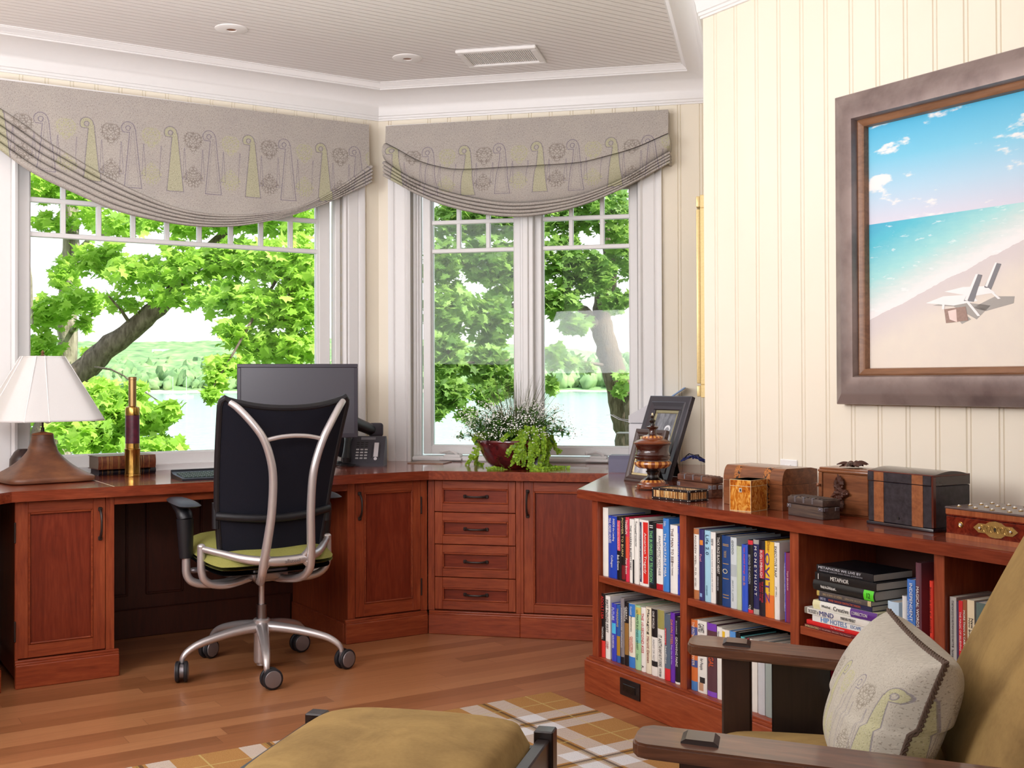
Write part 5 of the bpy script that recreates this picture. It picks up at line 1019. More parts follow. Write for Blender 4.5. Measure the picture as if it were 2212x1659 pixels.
# creeping jenny: trailing stems of round leaves
mb = MB(); mst = MB()
def trail(pts, n, r_=.0078, sp=.009):
    P = [Vector(q) for q in pts]; cum = [0]
    for i in range(1, len(P)): cum.append(cum[-1] + (P[i] - P[i - 1]).length)
    Q = []
    for k in range(n):
        s__ = cum[-1] * k / (n - 1); i = max(j for j in range(len(P)) if cum[j] <= s__ + 1e-9); i = min(i, len(P) - 2); Q.append(P[i].lerp(P[i + 1], (s__ - cum[i]) / (cum[i + 1] - cum[i])) + Vector((rnd.gauss(0, .0015), rnd.gauss(0, .0015), rnd.gauss(0, .001))))
    mst.tube(Q, .0009, 4, caps=False)
    for k, c in enumerate(Q):
        dr = (Q[min(k + 1, n - 1)] - Q[max(k - 1, 0)]).normalized(); sd = dr.cross(Vector((0, -1, .3))).normalized()
        for s__ in (-1, 1): rr = r_ * rnd.uniform(.75, 1.15) * (1 - .35 * k / n); disc(mb, c + sd * s__ * rr * .95 + Vector((0, -.003, 0)), (rnd.gauss(0, .35), -1, rnd.gauss(.45, .35)), rr)
pl = lambda px, py, dy=0.0: (lambda q: (q.x - p.x, q.y - p.y, q.z - ZT))(atY(px, py, p.y + dy))
on = lambda px, py: (lambda q: (q.x - p.x, q.y - p.y, .006))(onz(px, py, ZT))
for pts, n in (((pl(1140, 930, -.1), pl(1112, 955, -.165), pl(1100, 975, -.17), on(1086, 1012), on(1053, 1016)), 30), ((pl(1130, 930, -.1), pl(1120, 955, -.17), pl(1113, 990, -.165), on(1095, 1014), on(1068, 1015)), 28),
     ((pl(1165, 930, -.05), pl(1160, 955, -.16), pl(1150, 990, -.165), pl(1148, 1012, -.16), pl(1160, 1017, -.19), pl(1172, 1040, -.20), pl(1184, 1070, -.20)), 40), ((pl(1150, 935, -.1), pl(1146, 960, -.17), pl(1143, 1000, -.165), on(1160, 1014)), 26),
     ((pl(1180, 940, -.02), pl(1186, 965, -.1), pl(1180, 1000, -.12), on(1190, 1012), on(1230, 1013)), 30), ((pl(1175, 935, -.05), pl(1178, 970, -.13), pl(1168, 1005, -.14), on(1180, 1014)), 26), ((pl(1125, 932, -.12), pl(1128, 960, -.17), pl(1134, 985, -.16), pl(1130, 1006, -.14)), 24),
     ((pl(1040, 945, -.03), pl(1026, 965, -.03), pl(1020, 985, -.02), on(1012, 1004)), 18), ((pl(1045, 946, -.04), pl(1030, 975, -.05), on(1030, 1004), on(1043, 1007)), 18), ((pl(1190, 945, 0), pl(1200, 970, -.03), pl(1212, 976, -.03)), 10), ((pl(1110, 932, -.1), pl(1095, 940, -.15), pl(1082, 950, -.17)), 12), ((pl(1155, 925, -.1), pl(1160, 950, -.165), pl(1163, 985, -.165)), 22), ((pl(1170, 928, -.08), pl(1172, 955, -.15), pl(1174, 985, -.15)), 22),
     ((pl(1140, 925, -.1), pl(1135, 945, -.17), pl(1122, 975, -.17), pl(1118, 1000, -.165)), 24), ((pl(1050, 940, -.05), pl(1030, 940, -.06), pl(1022, 950, -.05)), 10), ((pl(1150, 1008, -.15), on(1172, 1017), on(1186, 1016), on(1210, 1014)), 16)):
    trail(pts, n)
    trail([(a + rnd.uniform(-.012, .012), b + rnd.uniform(-.012, .006), c + (rnd.uniform(-.008, .008) if c > .03 else 0)) for a, b, c in pts], n)
mst.build('trailing_stems', plain('8a9a4a', .6), t); mb.build('round_leaves', plant_leafmat('creeping_jenny', '6f9a1e', 'a4c93a', 'b4d840'), t)
# ================================================================== THINGS ON THE BOOKCASE
def spot(fl, fr, rb, tl, yaw=None):
    """front-left, front-right, right-back corners on the top; tl = pixel of the top above front-left"""
    a, b_ = onz(*fl, ZT), onz(*fr, ZT); d_ = b_ - a; th = math.atan2(d_.y, d_.x) if yaw is None else yaw; L = d_.length
    if yaw is not None:
        v = ray(*fr); # where the sight line of fr meets the line from a in the direction yaw
        den = v.x * math.sin(th) - v.y * math.cos(th); L = (a.y * v.x - a.x * v.y) / -(den) if abs(den) > 1e-6 else L
        L = abs(L)
    fr_ = a + Vector((math.cos(th), math.sin(th), 0)) * L; v = ray(*rb); n = Vector((-math.sin(th), math.cos(th)))
    den = n.x * v.y - n.y * v.x; D = abs((fr_.x * v.y - fr_.y * v.x) / den) if abs(den) > 1e-6 else .1
    h = atY(tl[0], tl[1], a.y).z - ZT
    return a, th, L, D, h
rose = [(.2, lin('3a1c12')), (.5, lin('5d2f1c')), (.8, lin('7c452a'))]
walnut = wood('walnut_veneer', [(.2, lin('4a2817')), (.5, lin('75452a')), (.8, lin('935c38'))], 'x', .28, .3, var=.04)
darkw = wood('dark_weathered_wood', [(.2, lin('2c2021')), (.5, lin('4d3d36')), (.8, lin('6a5646'))], 'x', .5, bump=.3)
brownw = wood('carved_brown_wood', [(.2, lin('33190f')), (.5, lin('5a3322')), (.8, lin('7e5138'))], 'x', .42, bump=.3)
burr = NT('burr_wood'); f = burr.noise(burr.obj(), 28, 5, .65, 2.2); burr_m = burr.set(burr.ramp(f, [(.25, lin('3f0e08')), (.5, lin('6e2214')), (.75, lin('8e3a20'))]), .18, 0, .5, .5)
steel = plain('9a98a0', .35, .9, var=.1)
# 1 quill box
def quill_mat():
    n = NT('porcupine_quill'); x, y, z = n.sep(n.obj()); w = n.new('ShaderNodeTexWhiteNoise', noise_dimensions='2D'); q = n.m('FLOOR', n.m('MULTIPLY', n.m('ADD', x, y), 420.0)); n.put(w.inputs['Vector'], n.comb(q, 0.0)); f = n.noise(n.comb(n.m('MULTIPLY', q, 3.7), 0.0, n.m('MULTIPLY', z, 55.0)), 1.0, 2)
    t = n.m('ADD', n.m('MULTIPLY', w.outputs[0], .45), n.m('MULTIPLY', f, .6)); return n.set(n.ramp(t, [(.25, lin('2a160c')), (.45, lin('8a5426')), (.62, lin('c99a58')), (.8, lin('ead8ae'))]), .35)
a, th, L, D, h = spot((1407.5, 1077), (1488, 1086), (1531, 1081), (1408, 1052))
t = thing('quill_box', 'small flat box of striped quills with black studded edging', 'box', a, th, 'decorative boxes on the bookcase')
e = .0085; mb = MB(); mb.box(.002, L - .002, .002, D - .002, .002, h - .003); mb.build('quill_panels', quill_mat(), t, smooth=0)
mb = MB()
for y0 in (0, D - e):
    for z0 in (0, h - e): mb.box(0, L, y0, y0 + e, z0, z0 + e, .0015, 1)
    for x0 in (0, L - e): mb.box(x0, x0 + e, y0, y0 + e, e, h - e, .0015, 1)
for x0 in (0, L - e):
    for z0 in (0, h - e): mb.box(x0, x0 + e, e, D - e, z0, z0 + e, .0015, 1)
mb.build('ebony_edging', plain('1c1214', .4), t)
mb = MB()
for k in range(6):
    x = e / 2 + (L - e) * k / 5
    for z_ in (e / 2, h - e / 2): mb.ell((x, -.0003, z_), .0016, .0012, .0016, 8, 6)
for k in range(4):
    y = e / 2 + (D - e) * k / 3
    for z_ in (e / 2, h - e / 2): mb.ell((L + .0003, y, z_), .0012, .0016, .0016, 8, 6)
mb.build('studs', plain('e8e4dc', .3), t)
# 2 and 5: carved dark chests with metal straps
def strap_chest(lab, fl, fr, rb, tl, m, lid=.3):
    a, th, L, D, h = spot(fl, fr, rb, tl); t = thing('strapped_chest', lab, 'box', a, th, 'decorative boxes on the bookcase')
    mb = MB(); mb.box(0, L, 0, D, 0, h * (1 - lid) - .001, .002, 1); mb.build('body', m, t)
    mb = MB(); mb.box(-.001, L + .001, -.001, D + .001, h * (1 - lid) + .0005, h, .003, 2)
    for k in range(9): mb.box(L * k / 9 + .002, L * (k + .7) / 9, D * .08, D * .92, h - .002, h + .003, .0012, 1)
    mb.build('lid', m, t)
    mb = MB()
    for q in (.22, .47, .72): mb.box(L * q - .0035, L * q + .0035, -.0028, 0, h * (1 - lid * .75), h + .0006, .001, 1); mb.box(L * q - .0035, L * q + .0035, -.0028, .02, h, h + .0025, .001, 1)
    for x0, x1 in ((-.002, .016), (L - .018, L + .002)): mb.box(x0, x1, -.0022, 0, h * .42, h * .62, .001, 1); mb.ell(((x0 + x1) / 2, -.003, h * .52), .003, .002, .003, 8, 6)
    mb.box(L, L + .0022, .004, .02, h * .42, h * .62, .001, 1); mb.box(L, L + .0022, D - .02, D - .004, h * .42, h * .62, .001, 1)
    mb.build('metal_straps', steel, t); return t
strap_chest('small brown wooden chest with metal straps behind the quill box', (1464, 1066), (1537, 1077), (1562, 1072), (1466, 1023), brownw)
strap_chest('smallest dark weathered chest with metal straps, between caddy and carved box', (1702, 1112), (1777, 1124), (1815, 1116), (1702, 1071), darkw, .36)
# 3 walnut writing box with rounded front lid
a, th, L, D, h = spot((1563, 1088), (1690, 1104), (1766, 1092), (1563, 1003))
t = thing('writing_box', 'large walnut box with rounded lid and two inlaid bands', 'box', a, th, 'decorative boxes on the bookcase')
hl = h * .62; arc = lambda off: [(D + off * 0, hl)] + [(D, h * .96)] + [(D * .82, h + off)] + [(.022 + off * 0, h + off)] + [(.022 - (.022 + off) * math.sin(PI / 2 * k / 8), hl + (h - hl + off) * (1 - (1 - math.cos(PI / 2 * k / 8)) ** 1.0) ) for k in range(1, 9)] + [(-off, hl)]
mb = MB(); mb.box(0, L, 0, D, 0, hl - .001, .001, 1); mb.build('body', walnut, t)
mb = MB(); mb.prism(arc(0), 0, L, axis='x'); mb.build('lid', walnut, t, smooth=40)
inl = NT('marquetry_band'); f = inl.vor(inl.obj(), 150); mq = inl.set(inl.ramp(f, [(.2, lin('3a1e10')), (.3, lin('c07a34')), (.6, lin('a05a26')), (.7, lin('2e160c'))]), .3, 0, .5, .3)
mb = MB()
for q in (.24, .74):
    x0, x1 = L * q - .014, L * q + .014; pa = arc(.0006)
    mb.prism([p_ for p_ in pa[3:]] + [(.0006, hl)] + [(.0225, h * .9)], x0, x1, axis='x') if False else None
    P = [(.06, h + .0006), (.022, h + .0006)] + pa[4:-1] + [(-.0006, hl)]; vs = [(x, y, z_) for y, z_ in P for x in (x0, x1)]; mb.add(vs, [(2 * k, 2 * k + 1, 2 * k + 3, 2 * k + 2) for k in range(len(P) - 1)]); mb.box(x0, x1, -.0006, 0, .004, hl - .002)
mb.build('inlay_bands', mq, t, smooth=40)
# 4 tortoise patterned caddy
a, th, L, D, h = spot((1577, 1102), (1622, 1106), (1657, 1099), (1577, 1035))
t = thing('tea_caddy', 'small orange tortoiseshell patterned caddy with a tiny keyhole', 'box', a, th, 'decorative boxes on the bookcase')
ts = NT('tortoiseshell_veneer'); f = ts.noise(ts.map(ts.obj(), (1, 1, .5), rot=(0, .5, .3)), 42, 5, .6, 2.5); tsm = ts.set(ts.ramp(f, [(.32, lin('8a3a10')), (.48, lin('c8761f')), (.66, lin('e8b258'))]), .2, 0, .5, .4)
hl = h * .80; mb = MB(); mb.box(0, L, 0, D, 0, hl - .0006, .0012, 1); mb.build('body', tsm, t)
mb = MB(); mb.box(0, L, 0, D, hl + .0006, h, .0012, 1); mb.build('lid', tsm, t)
mb = MB()
for x in (0, L): 
    for y in (0, D): mb.box(x - .0006, x + .0006, y - .0006, y + .0006, 0, h)
for z_ in (0.0008, hl, h - .0006): mb.box(-.0005, L + .0005, -.0005, D + .0005, z_ - .0006, z_ + .0006)
mb.build('edge_stringing', plain('e6cf9a', .4), t, smooth=0)
mb = MB(); mb.box(L * .44, L * .58, -.0008, 0, h * .60, h * .74, .0015, 1); mb.build('keyhole_plate', plain('d8d4c8', .3, .6), t); mb = MB(); mb.box(L * .48, L * .54, -.0012, 0, h * .63, h * .71); mb.build('keyhole', blackhole, t)
# 6 carved drawer box
a, th, L, D, h = spot((1766, 1108), (1888, 1122), (1930, 1114), (1766, 1008))
t = thing('carved_box', 'brown box carved with a spray of leaves on front and top', 'box', a, th, 'decorative boxes on the bookcase')
mb = MB(); mb.box(.004, L - .004, .006, D, 0, h - .016, .002, 1); mb.box(0, L, 0, D + .004, h - .016, h - .006, .004, 2); mb.box(.003, L - .003, .004, D, h - .007, h, .003, 2); mb.box(.004, .018, -.001, .012, 0, h - .016, .002, 1); mb.box(L - .018, L - .004, -.001, .012, 0, h - .016, .002, 1); mb.build('case', walnut, t)
mb = MB(); mb.box(.021, L - .021, .0, .008, .006, h - .020, .0015, 1); mb.build('front_panel', walnut, t)
mb = MB(); mb.cyl((.011, -.001, h * .62), (.011, -.008, h * .62), .003, n=10); mb.ell((.011, -.011, h * .62), .0055, .004, .0055, 12, 8); mb.build('knob', walnut, t)
mb = MB(); rq = random.Random(5)
def cl(mb, c, ang, Ln, Wd, nr, up):
    c = Vector(c); nr = Vector(nr); up = Vector(up); sd = nr.cross(up); d_ = up * math.sin(ang) + sd * math.cos(ang); w_ = nr.cross(d_); vs = []; m_ = 7
    out = [(0, 0), (.15, .35), (.3, .28), (.4, .5), (.55, .36), (.68, .42), (.82, .2), (1, 0)]
    top = [c + d_ * (q * Ln) + nr * (.004 + .008 * math.sin(PI * q)) for q, w in out]; L_ = [c + d_ * (q * Ln) + w_ * (w * Wd) + nr * (.001 + .003 * math.sin(PI * q)) for q, w in out]; R_ = [c + d_ * (q * Ln) - w_ * (w * Wd) + nr * (.001 + .003 * math.sin(PI * q)) for q, w in out]
    vs = [tuple(v) for v in top + L_ + R_]; n_ = len(out); fs = []
    for k in range(n_ - 1): fs += [(k, k + 1, n_ + k + 1, n_ + k), (k + 1, k, 2 * n_ + k, 2 * n_ + k + 1)]
    mb.add(vs, fs)
carv = plain('4a2618', .38, var=.25, scale=80)
for k in range(34):
    a_ = rq.uniform(0, 2 * PI); r_ = rq.uniform(0, .62); cl(mb, (L * .44 + math.cos(a_) * r_ * L * .26, -.001 - rq.uniform(0, .008), h * .47 + math.sin(a_) * r_ * h * .26), a_ + rq.gauss(0, .4), rq.uniform(.025, .042), .02, (0, -1, 0), (0, 0, 1))
for k in range(8): mb.ell((L * .44 + rq.gauss(0, .012), -.012, h * .5 + rq.gauss(0, .01)), .005, .004, .005, 8, 6)
mb.build('leaf_carving', carv, t)
mb = MB()
for k in range(30):
    a_ = rq.uniform(0, 2 * PI); r_ = rq.uniform(0, .7); cl(mb, (L * .48 + math.cos(a_) * r_ * L * .22, D * .45 + math.sin(a_) * r_ * D * .3, h + .002 + rq.uniform(0, .008)), a_ + rq.gauss(0, .3), rq.uniform(.03, .055), .022, (0, 0, 1), (0, 1, 0))
mb.build('top_carving', carv, t)
# 7 black and tan banded chest with domed lid
a, th, L, D, h = spot((1875.5, 1131), (2016, 1151), (2096, 1138), (1876, 1013))
t = thing('banded_chest', 'largest chest, black with two tan leather bands and domed lid', 'box', a, th, 'decorative boxes on the bookcase')
bl = leather('black_tooled_leather', '141116', '38323a'); tan = leather('tan_leather', '7c4524', 'a4643a'); redw = plain('5a2216', .25, coat=.4)
hl = h * .80; crown_ = h * .07
def dome(y, ex=0): return h * .97 + crown_ * math.sin(PI * min(max(y / D, 0), 1)) + ex
mb = MB(); mb.box(0, L, 0, D, .010, hl - .0012, .002, 1, mi=0); mb.build('body', [bl], t)
mb = MB(); P = [(D, hl), ] + [(D * k / 12, dome(D * k / 12)) for k in range(12, -1, -1)] + [(0, hl)]; mb.prism(P, 0, L, axis='x'); mb.build('lid', plain('3a2a26', .22, coat=.4), t, smooth=40)
mb = MB(); mb.box(-.004, L + .004, -.004, D + .004, 0, .010, .003, 2); mb.build('base_moulding', plain('241a20', .25, coat=.3), t)
for x0, x1 in ((.10, .255), (.69, .855)):
    mb = MB(); mb.box(L * x0, L * x1, -.0012, 0, .0105, hl - .0015); mb.box(L * x0, L * x1, -.0012, .001, hl + .0008, h * .965)
    mb.build('tan_band', tan, t, smooth=0)
mb = MB(); mb.box(0, L * .098, -.001, .0, hl + .0008, h * .965); mb.box(L * .257, L * .688, -.001, .0, hl + .0008, h * .965); mb.box(L * .857, L * .975, -.001, .0, hl + .0008, h * .965); mb.build('lid_front', bl, t, smooth=0)
mb = MB(); mb.box(L * .975, L + .001, -.0014, .012, .0105, h * .965, .002, 1); mb.box(0, L, -.0012, .004, h * .955, h * .985, .002, 1); mb.box(L - .002, L + .001, .0, D, h * .955, h * .985, .001, 1); mb.build('red_edging', redw, t)
mb = MB(); mb.cyl((L * .48, -.0025, h * .17), (L * .48, 0, h * .17), .004, n=14); mb.build('keyhole', blackhole, t)
# 8 studded burr box at the right edge
a, th, L, D, h = spot((2044, 1160.5), (2200, 1183), (2290, 1172), (2044, 1093)); L = max(L, .30)
t = thing('studded_box', 'reddish burr wood box with brass lock plate and white studs, at the right edge', 'box', a, th, 'decorative boxes on the bookcase')
D = .17
mb = MB(); mb.box(0, L, 0, D, .0, h * .70 - .0006, .0012, 1); mb.build('body', burr_m, t); mb = MB(); mb.box(0, L, 0, D, h * .70 + .0006, h - .006, .0012, 1); mb.build('lid', burr_m, t)
cross = wood('crossbanding', [(.2, lin('7a3a20')), (.8, lin('b4683e'))], 'z', .25, .3); mb = MB(); mb.box(-.0006, L + .0006, -.0008, 0, 0, h * .15); mb.box(-.0006, L + .0006, -.0008, 0, h * .76, h - .006); mb.build('crossbanding', cross, t, smooth=0)
mb = MB(); mb.box(-.003, L + .003, -.003, D + .003, h - .006, h, .002, 1); mb.build('rim', plain('6a5a58', .3, .3), t)
mb = MB(); mw_ = MB()
def stud(x, y, z_, ax, r_=.0075):
    M = {'y': Matrix.Rotation(R(90), 4, 'X'), 'z': Matrix.Identity(4), 'x': Matrix.Rotation(R(-90), 4, 'Y')}[ax]
    for m_ in (mb, mw_): m_.M = Matrix.Translation((x, y, z_)) @ M
    mb.lathe([(r_, 0), (r_, .001), (r_ * .8, .0018), (r_ * .62, .0012)], 16); mw_.ell((0, 0, .0018), r_ * .58, r_ * .58, r_ * .5, 12, 8)
stud(L * .155, -.0005, h * .46, 'y'); stud(L * .83, -.0005, h * .46, 'y')
for z_ in (.12, .45, .85): stud(-.0005, .02, h * z_, 'x', .006)
for i in range(6):
    for j in range(4): stud(L * (.08 + .168 * i), D * (.12 + .25 * j), h, 'z', .0062)
LX = L * .5
stud(LX - .045, -.001, h * .44, 'y', .0055); stud(LX + .045, -.001, h * .44, 'y', .0055)
mb.M = mw_.M = None
mb.build('brass_rings', brass, t); mw_.build('white_studs', plain('efeae0', .2), t)
mb = MB(); P = [(-.068, 0), (-.052, .012), (-.03, .012), (-.018, .019), (0, .022), (.018, .019), (.03, .012), (.052, .012), (.068, 0), (.052, -.012), (.03, -.012), (.018, -.02), (0, -.022), (-.018, -.02), (-.03, -.012), (-.052, -.012)]
mb.prism([(LX + x * .95, h * .44 + y * .95) for x, y in P], -.0016, 0, axis='y')
for k in range(9): mb.tube([(LX - .04 + .01 * k + .004 * math.cos(q * .9), -.002, h * .44 + .008 * math.sin(q * .9) * (1 if k % 2 else -1)) for q in range(7)], .0009, 5)
mb.build('lock_plate', plain('b89a5c', .35, .9, var=.2, scale=200), t); mb = MB(); mb.cyl((LX, -.0026, h * .46), (LX, 0, h * .46), .003, n=10); mb.box(LX - .0015, LX + .0015, -.0026, 0, h * .38, h * .46); mb.build('keyhole', blackhole, t)

# --- turned urn
p = onz(1410, 1056, ZT); s_ = p.y / FPX; zz = lambda y: CAMH + (824 - y) * s_ - ZT; t = thing('turned_urn', 'turned wooden urn with a finial lid and checkered bands', 'urn', p)
dk = plain('3c1810', .2, coat=.5, var=.15); bk_ = plain('17100f', .22, coat=.4)
def seg_mat():
    n = NT('checkered_inlay'); x, y, z = n.sep(n.obj()); an = n.m('ARCTAN2', y, x); f = n.m('FRACT', n.m('MULTIPLY', an, 16 / (2 * PI))); return n.set(n.mix(n.m('GREATER_THAN', f, .5), lin('d6964c'), lin('8a4520')), .22, 0, .5, .4)
seg = seg_mat(); med = plain('7a3c1e', .22, coat=.4, var=.15)
S = lambda L_: [(r_ * s_, zz(y)) for r_, y in L_]
mb = MB()
for k in range(3): a_ = 2 * PI * k / 3 + R(205); mb.cyl((37 * s_ * math.cos(a_), 37 * s_ * math.sin(a_), 0), (34 * s_ * math.cos(a_), 34 * s_ * math.sin(a_), .018), .005, .008, 10)
mb.build('feet', med, t)
mb = MB(); mb.lathe(S([(38, 1054), (39, 1051), (34, 1049), (33, 1046), (28, 1044.5), (27, 1041)]), 40); mb.build('foot_rings', med, t, smooth=25); mb = MB(); mb.lathe(S([(27.2, 1041.5), (24, 1037.5), (20, 1036)]), 48); mb.build('foot_inlay', seg, t)
mb = MB(); mb.lathe(S([(21, 1036.5), (18, 1034), (13, 1031), (11, 1026), (12.5, 1022), (15, 1019), (12, 1016), (14, 1012), (22, 1008)]), 40); mb.build('stem', bk_, t)
mb = MB(); mb.lathe(S([(18, 1010), (30, 1011), (37, 1007), (40.5, 1002), (40, 998), (36, 995.5)]), 48); mb.build('checkered_band', seg, t)
mb = MB(); mb.lathe(S([(36.5, 996), (35, 993), (38, 990.5), (38.5, 987), (36, 985), (37.5, 982), (36, 979), (34.5, 976), (35, 968), (37, 962), (40, 959), (39, 957)]), 48); mb.build('bowl', dk, t, smooth=40)
lid_ = MB(); lid_.lathe(S([(40, 958.5), (41, 956.5), (38, 954.5), (33, 951.5), (25, 949), (23.5, 946)]), 48); lid = lid_.build('lid', med, t)
mb = MB(); mb.lathe(S([(23.5, 946.5), (22.5, 943), (17, 941)]), 48); mb.build('lid_inlay', seg, lid)
mb = MB(); mb.lathe(S([(17, 942), (10, 939), (7.5, 934), (8, 928), (12, 925), (13, 922.5), (8, 921), (5, 919.5)]), 32); mb.build('lid_neck', dk, lid)
mb = MB(); mb.lathe(S([(5.5, 920), (5, 917), (4, 915), (6, 912), (7, 909), (4.5, 907), (3, 904), (3.5, 901.5), (5, 899.5), (2.5, 898)]), 24); mb.build('finial', bk_, lid); mb = MB(); mb.ell((0, 0, zz(895.5)), 2.2 * s_, 2.2 * s_, 3.2 * s_, 10, 8); mb.build('finial_tip', plain('e8dcb8', .3), lid)

# --- picture frames leaning on their stands
def photo_frame(nm, lab, bl, w, hgt, lean, fr_w, fm, gild, kind):
    a = onz(*bl, ZT); t = thing(nm, lab, 'picture frame', a, tK, 'photo frames on the bookcase')
    Mx = Matrix.Rotation(-lean, 4, 'X'); dpt = .022
    mb = MB(); mb.M = Mx
    for x0, x1, z0, z1 in ((0, w, 0, fr_w), (0, w, hgt - fr_w, hgt), (0, fr_w, fr_w, hgt - fr_w), (w - fr_w, w, fr_w, hgt - fr_w)):
        mb.box(x0, x1, .003, dpt, z0, z1, .002, 1); 
    # stepped, sloping inner moulding
    def ring(o0, y0, o1, y1):
        P0 = [(o0, y0, o0), (w - o0, y0, o0), (w - o0, y0, hgt - o0), (o0, y0, hgt - o0)]; P1 = [(o1, y1, o1), (w - o1, y1, o1), (w - o1, y1, hgt - o1), (o1, y1, hgt - o1)]
        mb.add(P0 + P1, [(k, (k + 1) % 4, 4 + (k + 1) % 4, 4 + k) for k in range(4)])
    ring(0, .003, .004, 0); ring(.004, 0, fr_w * .42, 0); ring(fr_w * .42, 0, fr_w * .5, -.003); ring(fr_w * .5, -.003, fr_w, .009); ring(fr_w, .009, fr_w, .016)
    mb.build('frame', fm, t, smooth=20)
    g = fr_w; mb = MB(); mb.M = Mx; gw = w * .05
    for x0, x1, z0, z1 in ((g, w - g, g, g + gw), (g, w - g, hgt - g - gw, hgt - g), (g, g + gw, g + gw, hgt - g - gw), (w - g - gw, w - g, g + gw, hgt - g - gw)): mb.box(x0, x1, .008, .015, z0, z1, .002, 1)
    mb.build('gilt_slip', gild, t); g += gw
    ph = MB(); ph.M = Mx; ph.box(g, w - g, .011, .016, g, hgt - g); n = NT('old_photograph'); v = n.obj(); f = n.noise(n.map(v, (30, 30, 8)), 1, 4, .6)
    n.set(n.ramp(f, [(.35, lin('4a4a50' if kind else '8a8890')), (.6, lin('8a8a90' if kind else 'd8d6d6'))]), .25); o = ph.build('photograph', n.mat, t, smooth=0)
    if kind:   # black and white picture of two people before trees, flat figures on the print
        fg = MB(); fg.M = Mx; iw, ih = w - 2 * g, hgt - 2 * g
        def blob(cx, cz, rx, rz, y=.0105): fg.add([(g + iw * (cx + rx * math.cos(k * PI / 10)), y, g + ih * (cz + rz * math.sin(k * PI / 10))) for k in range(20)], [tuple(range(20))])
        blob(.74, .36, .30, .26); blob(.30, .30, .2, .2, .0106); o1 = fg.build('printed_shirts', plain('c4c4c8', .3), o, smooth=0)
        fg = MB(); fg.M = Mx; blob(.72, .62, .12, .10, .0102); blob(.34, .50, .09, .075, .0102); fg.build('printed_faces', plain('8f8f94', .3), o, smooth=0)
        fg = MB(); fg.M = Mx; blob(.72, .685, .15, .075, .0104); blob(.34, .55, .10, .05, .0104); fg.build('printed_hair', plain('e4e4e8', .3), o, smooth=0)
    else:
        fg = MB(); fg.M = Mx; iw, ih = w - 2 * g, hgt - 2 * g; fg.add([(g + iw * a_, .0105, g + ih * b_) for a_, b_ in ((.2, .2), (.7, .15), (.8, .7), (.3, .8))], [(0, 1, 2, 3)]); fg.build('printed_figure', plain('5a5a62', .3), o, smooth=0)
    mb = MB(); q = .62 * hgt; back = Mx @ Vector((w * .5, dpt, q)); base_y = back.y + .05
    mb.add([tuple(Mx @ Vector((w * .38, dpt, q))), tuple(Mx @ Vector((w * .62, dpt, q))), (w * .62, base_y, .001), (w * .38, base_y, .001), tuple(Mx @ Vector((w * .38, dpt + .003, q))), tuple(Mx @ Vector((w * .62, dpt + .003, q))), (w * .62, base_y + .003, .001), (w * .38, base_y + .003, .001)],
           [(0, 1, 2, 3), (7, 6, 5, 4), (0, 3, 7, 4), (1, 5, 6, 2), (2, 6, 7, 3), (0, 4, 5, 1)]); mb.build('easel_stand', plain('1a171a', .7), t, smooth=0)
frd = plain('302730', .35, coat=.15, var=.12); frb = plain('4a3630', .4, var=.2)
photo_frame('photo_frame', 'large dark frame with a black and white photograph of two people', (1353, 1028), .285, .368, R(20.5), .062, frd, plain('a39a78', .4, .5, var=.2), 1)
photo_frame('photo_frame', 'smaller brown frame with gilt slip leaning in front of the large dark frame', (1346.5, 1038), .20, .222, R(16.9), .030, frb, plain('d2bd8e', .4, .4, var=.2), 0)
# --- printer and blue grey box behind the frames
pb = onz(1375, 1008, ZT); t = thing('desk_printer', 'pale grey upright printer with wire trays behind the photo frames', 'printer', (pb.x + .09, pb.y + .10, ZT), tB)
Yp = pb.y + .06; zt_ = atY(1390, 884, Yp).z - ZT; zm = atY(1370, 914, Yp).z - ZT; pg = plain('d6d5db', .4, var=.02)
mb = MB(); mb.box(-.11, .12, -.06, .08, 0, zm - .001, .008, 2); mb.build('body', pg, t); mb = MB(); mb.prism([(-.11, zm + .001), (.12, zm + .001), (.12, zt_ + .03), (-.02, zt_ + .02), (-.11, zt_ - .03)], -.06, .08, axis='y'); mb.build('upper_cover', pg, t, smooth=0)
mb = MB(); wz = zm + .004
mb.tube([(-.108, -.03, wz), (-.16, -.03, wz + .012), (-.20, -.03, wz + .035), (-.222, -.03, wz + .036), (-.225, .03, wz + .034), (-.20, .05, wz + .033), (-.16, .05, wz + .012), (-.108, .05, wz + .006)], .0018, 6); mb.build('wire_tray', plain('9a9a9c', .3, .8), t)
mb = MB(); mb.box(-.172, -.108, -.05, .05, zm - .052, zm - .047, .002, 1); mb.build('paper_tray', plain('a9b4b2', .3), t)
mb = MB(); e0 = Vector((.03, .0, zt_ + .02)); e1 = Vector((.155, .01, zt_ + .105)); mb.box(0, .0, 0, 0, 0, 0) if False else None
mb.add([tuple(e0 + Vector((0, -.05, 0))), tuple(e1 + Vector((0, -.05, 0))), tuple(e1 + Vector((0, .06, 0))), tuple(e0 + Vector((0, .06, 0))), tuple(e0 + Vector((.003, -.05, -.004))), tuple(e1 + Vector((.003, -.05, -.004))), tuple(e1 + Vector((.003, .06, -.004))), tuple(e0 + Vector((.003, .06, -.004)))],
       [(0, 3, 2, 1), (4, 5, 6, 7), (0, 1, 5, 4), (1, 2, 6, 5), (2, 3, 7, 6), (3, 0, 4, 7)]); mb.build('paper_support', plain('7ea2d4', .25), t, smooth=0)
a, b_ = onz(1314.5, 1019.5, ZT), onz(1362, 1019.5, ZT); t = thing('index_box', 'blue grey desk box with a sloped front edge beside the frames', 'box', a, tB); h = 28 * a.y / FPX
mb = MB(); mb.prism([(0, 0), (0, h), (.02, h + .014), (.12, h + .014), (.12, 0)], 0, .115, axis='x'); mb.build('body', plain('6d6c84', .4), t, smooth=0)
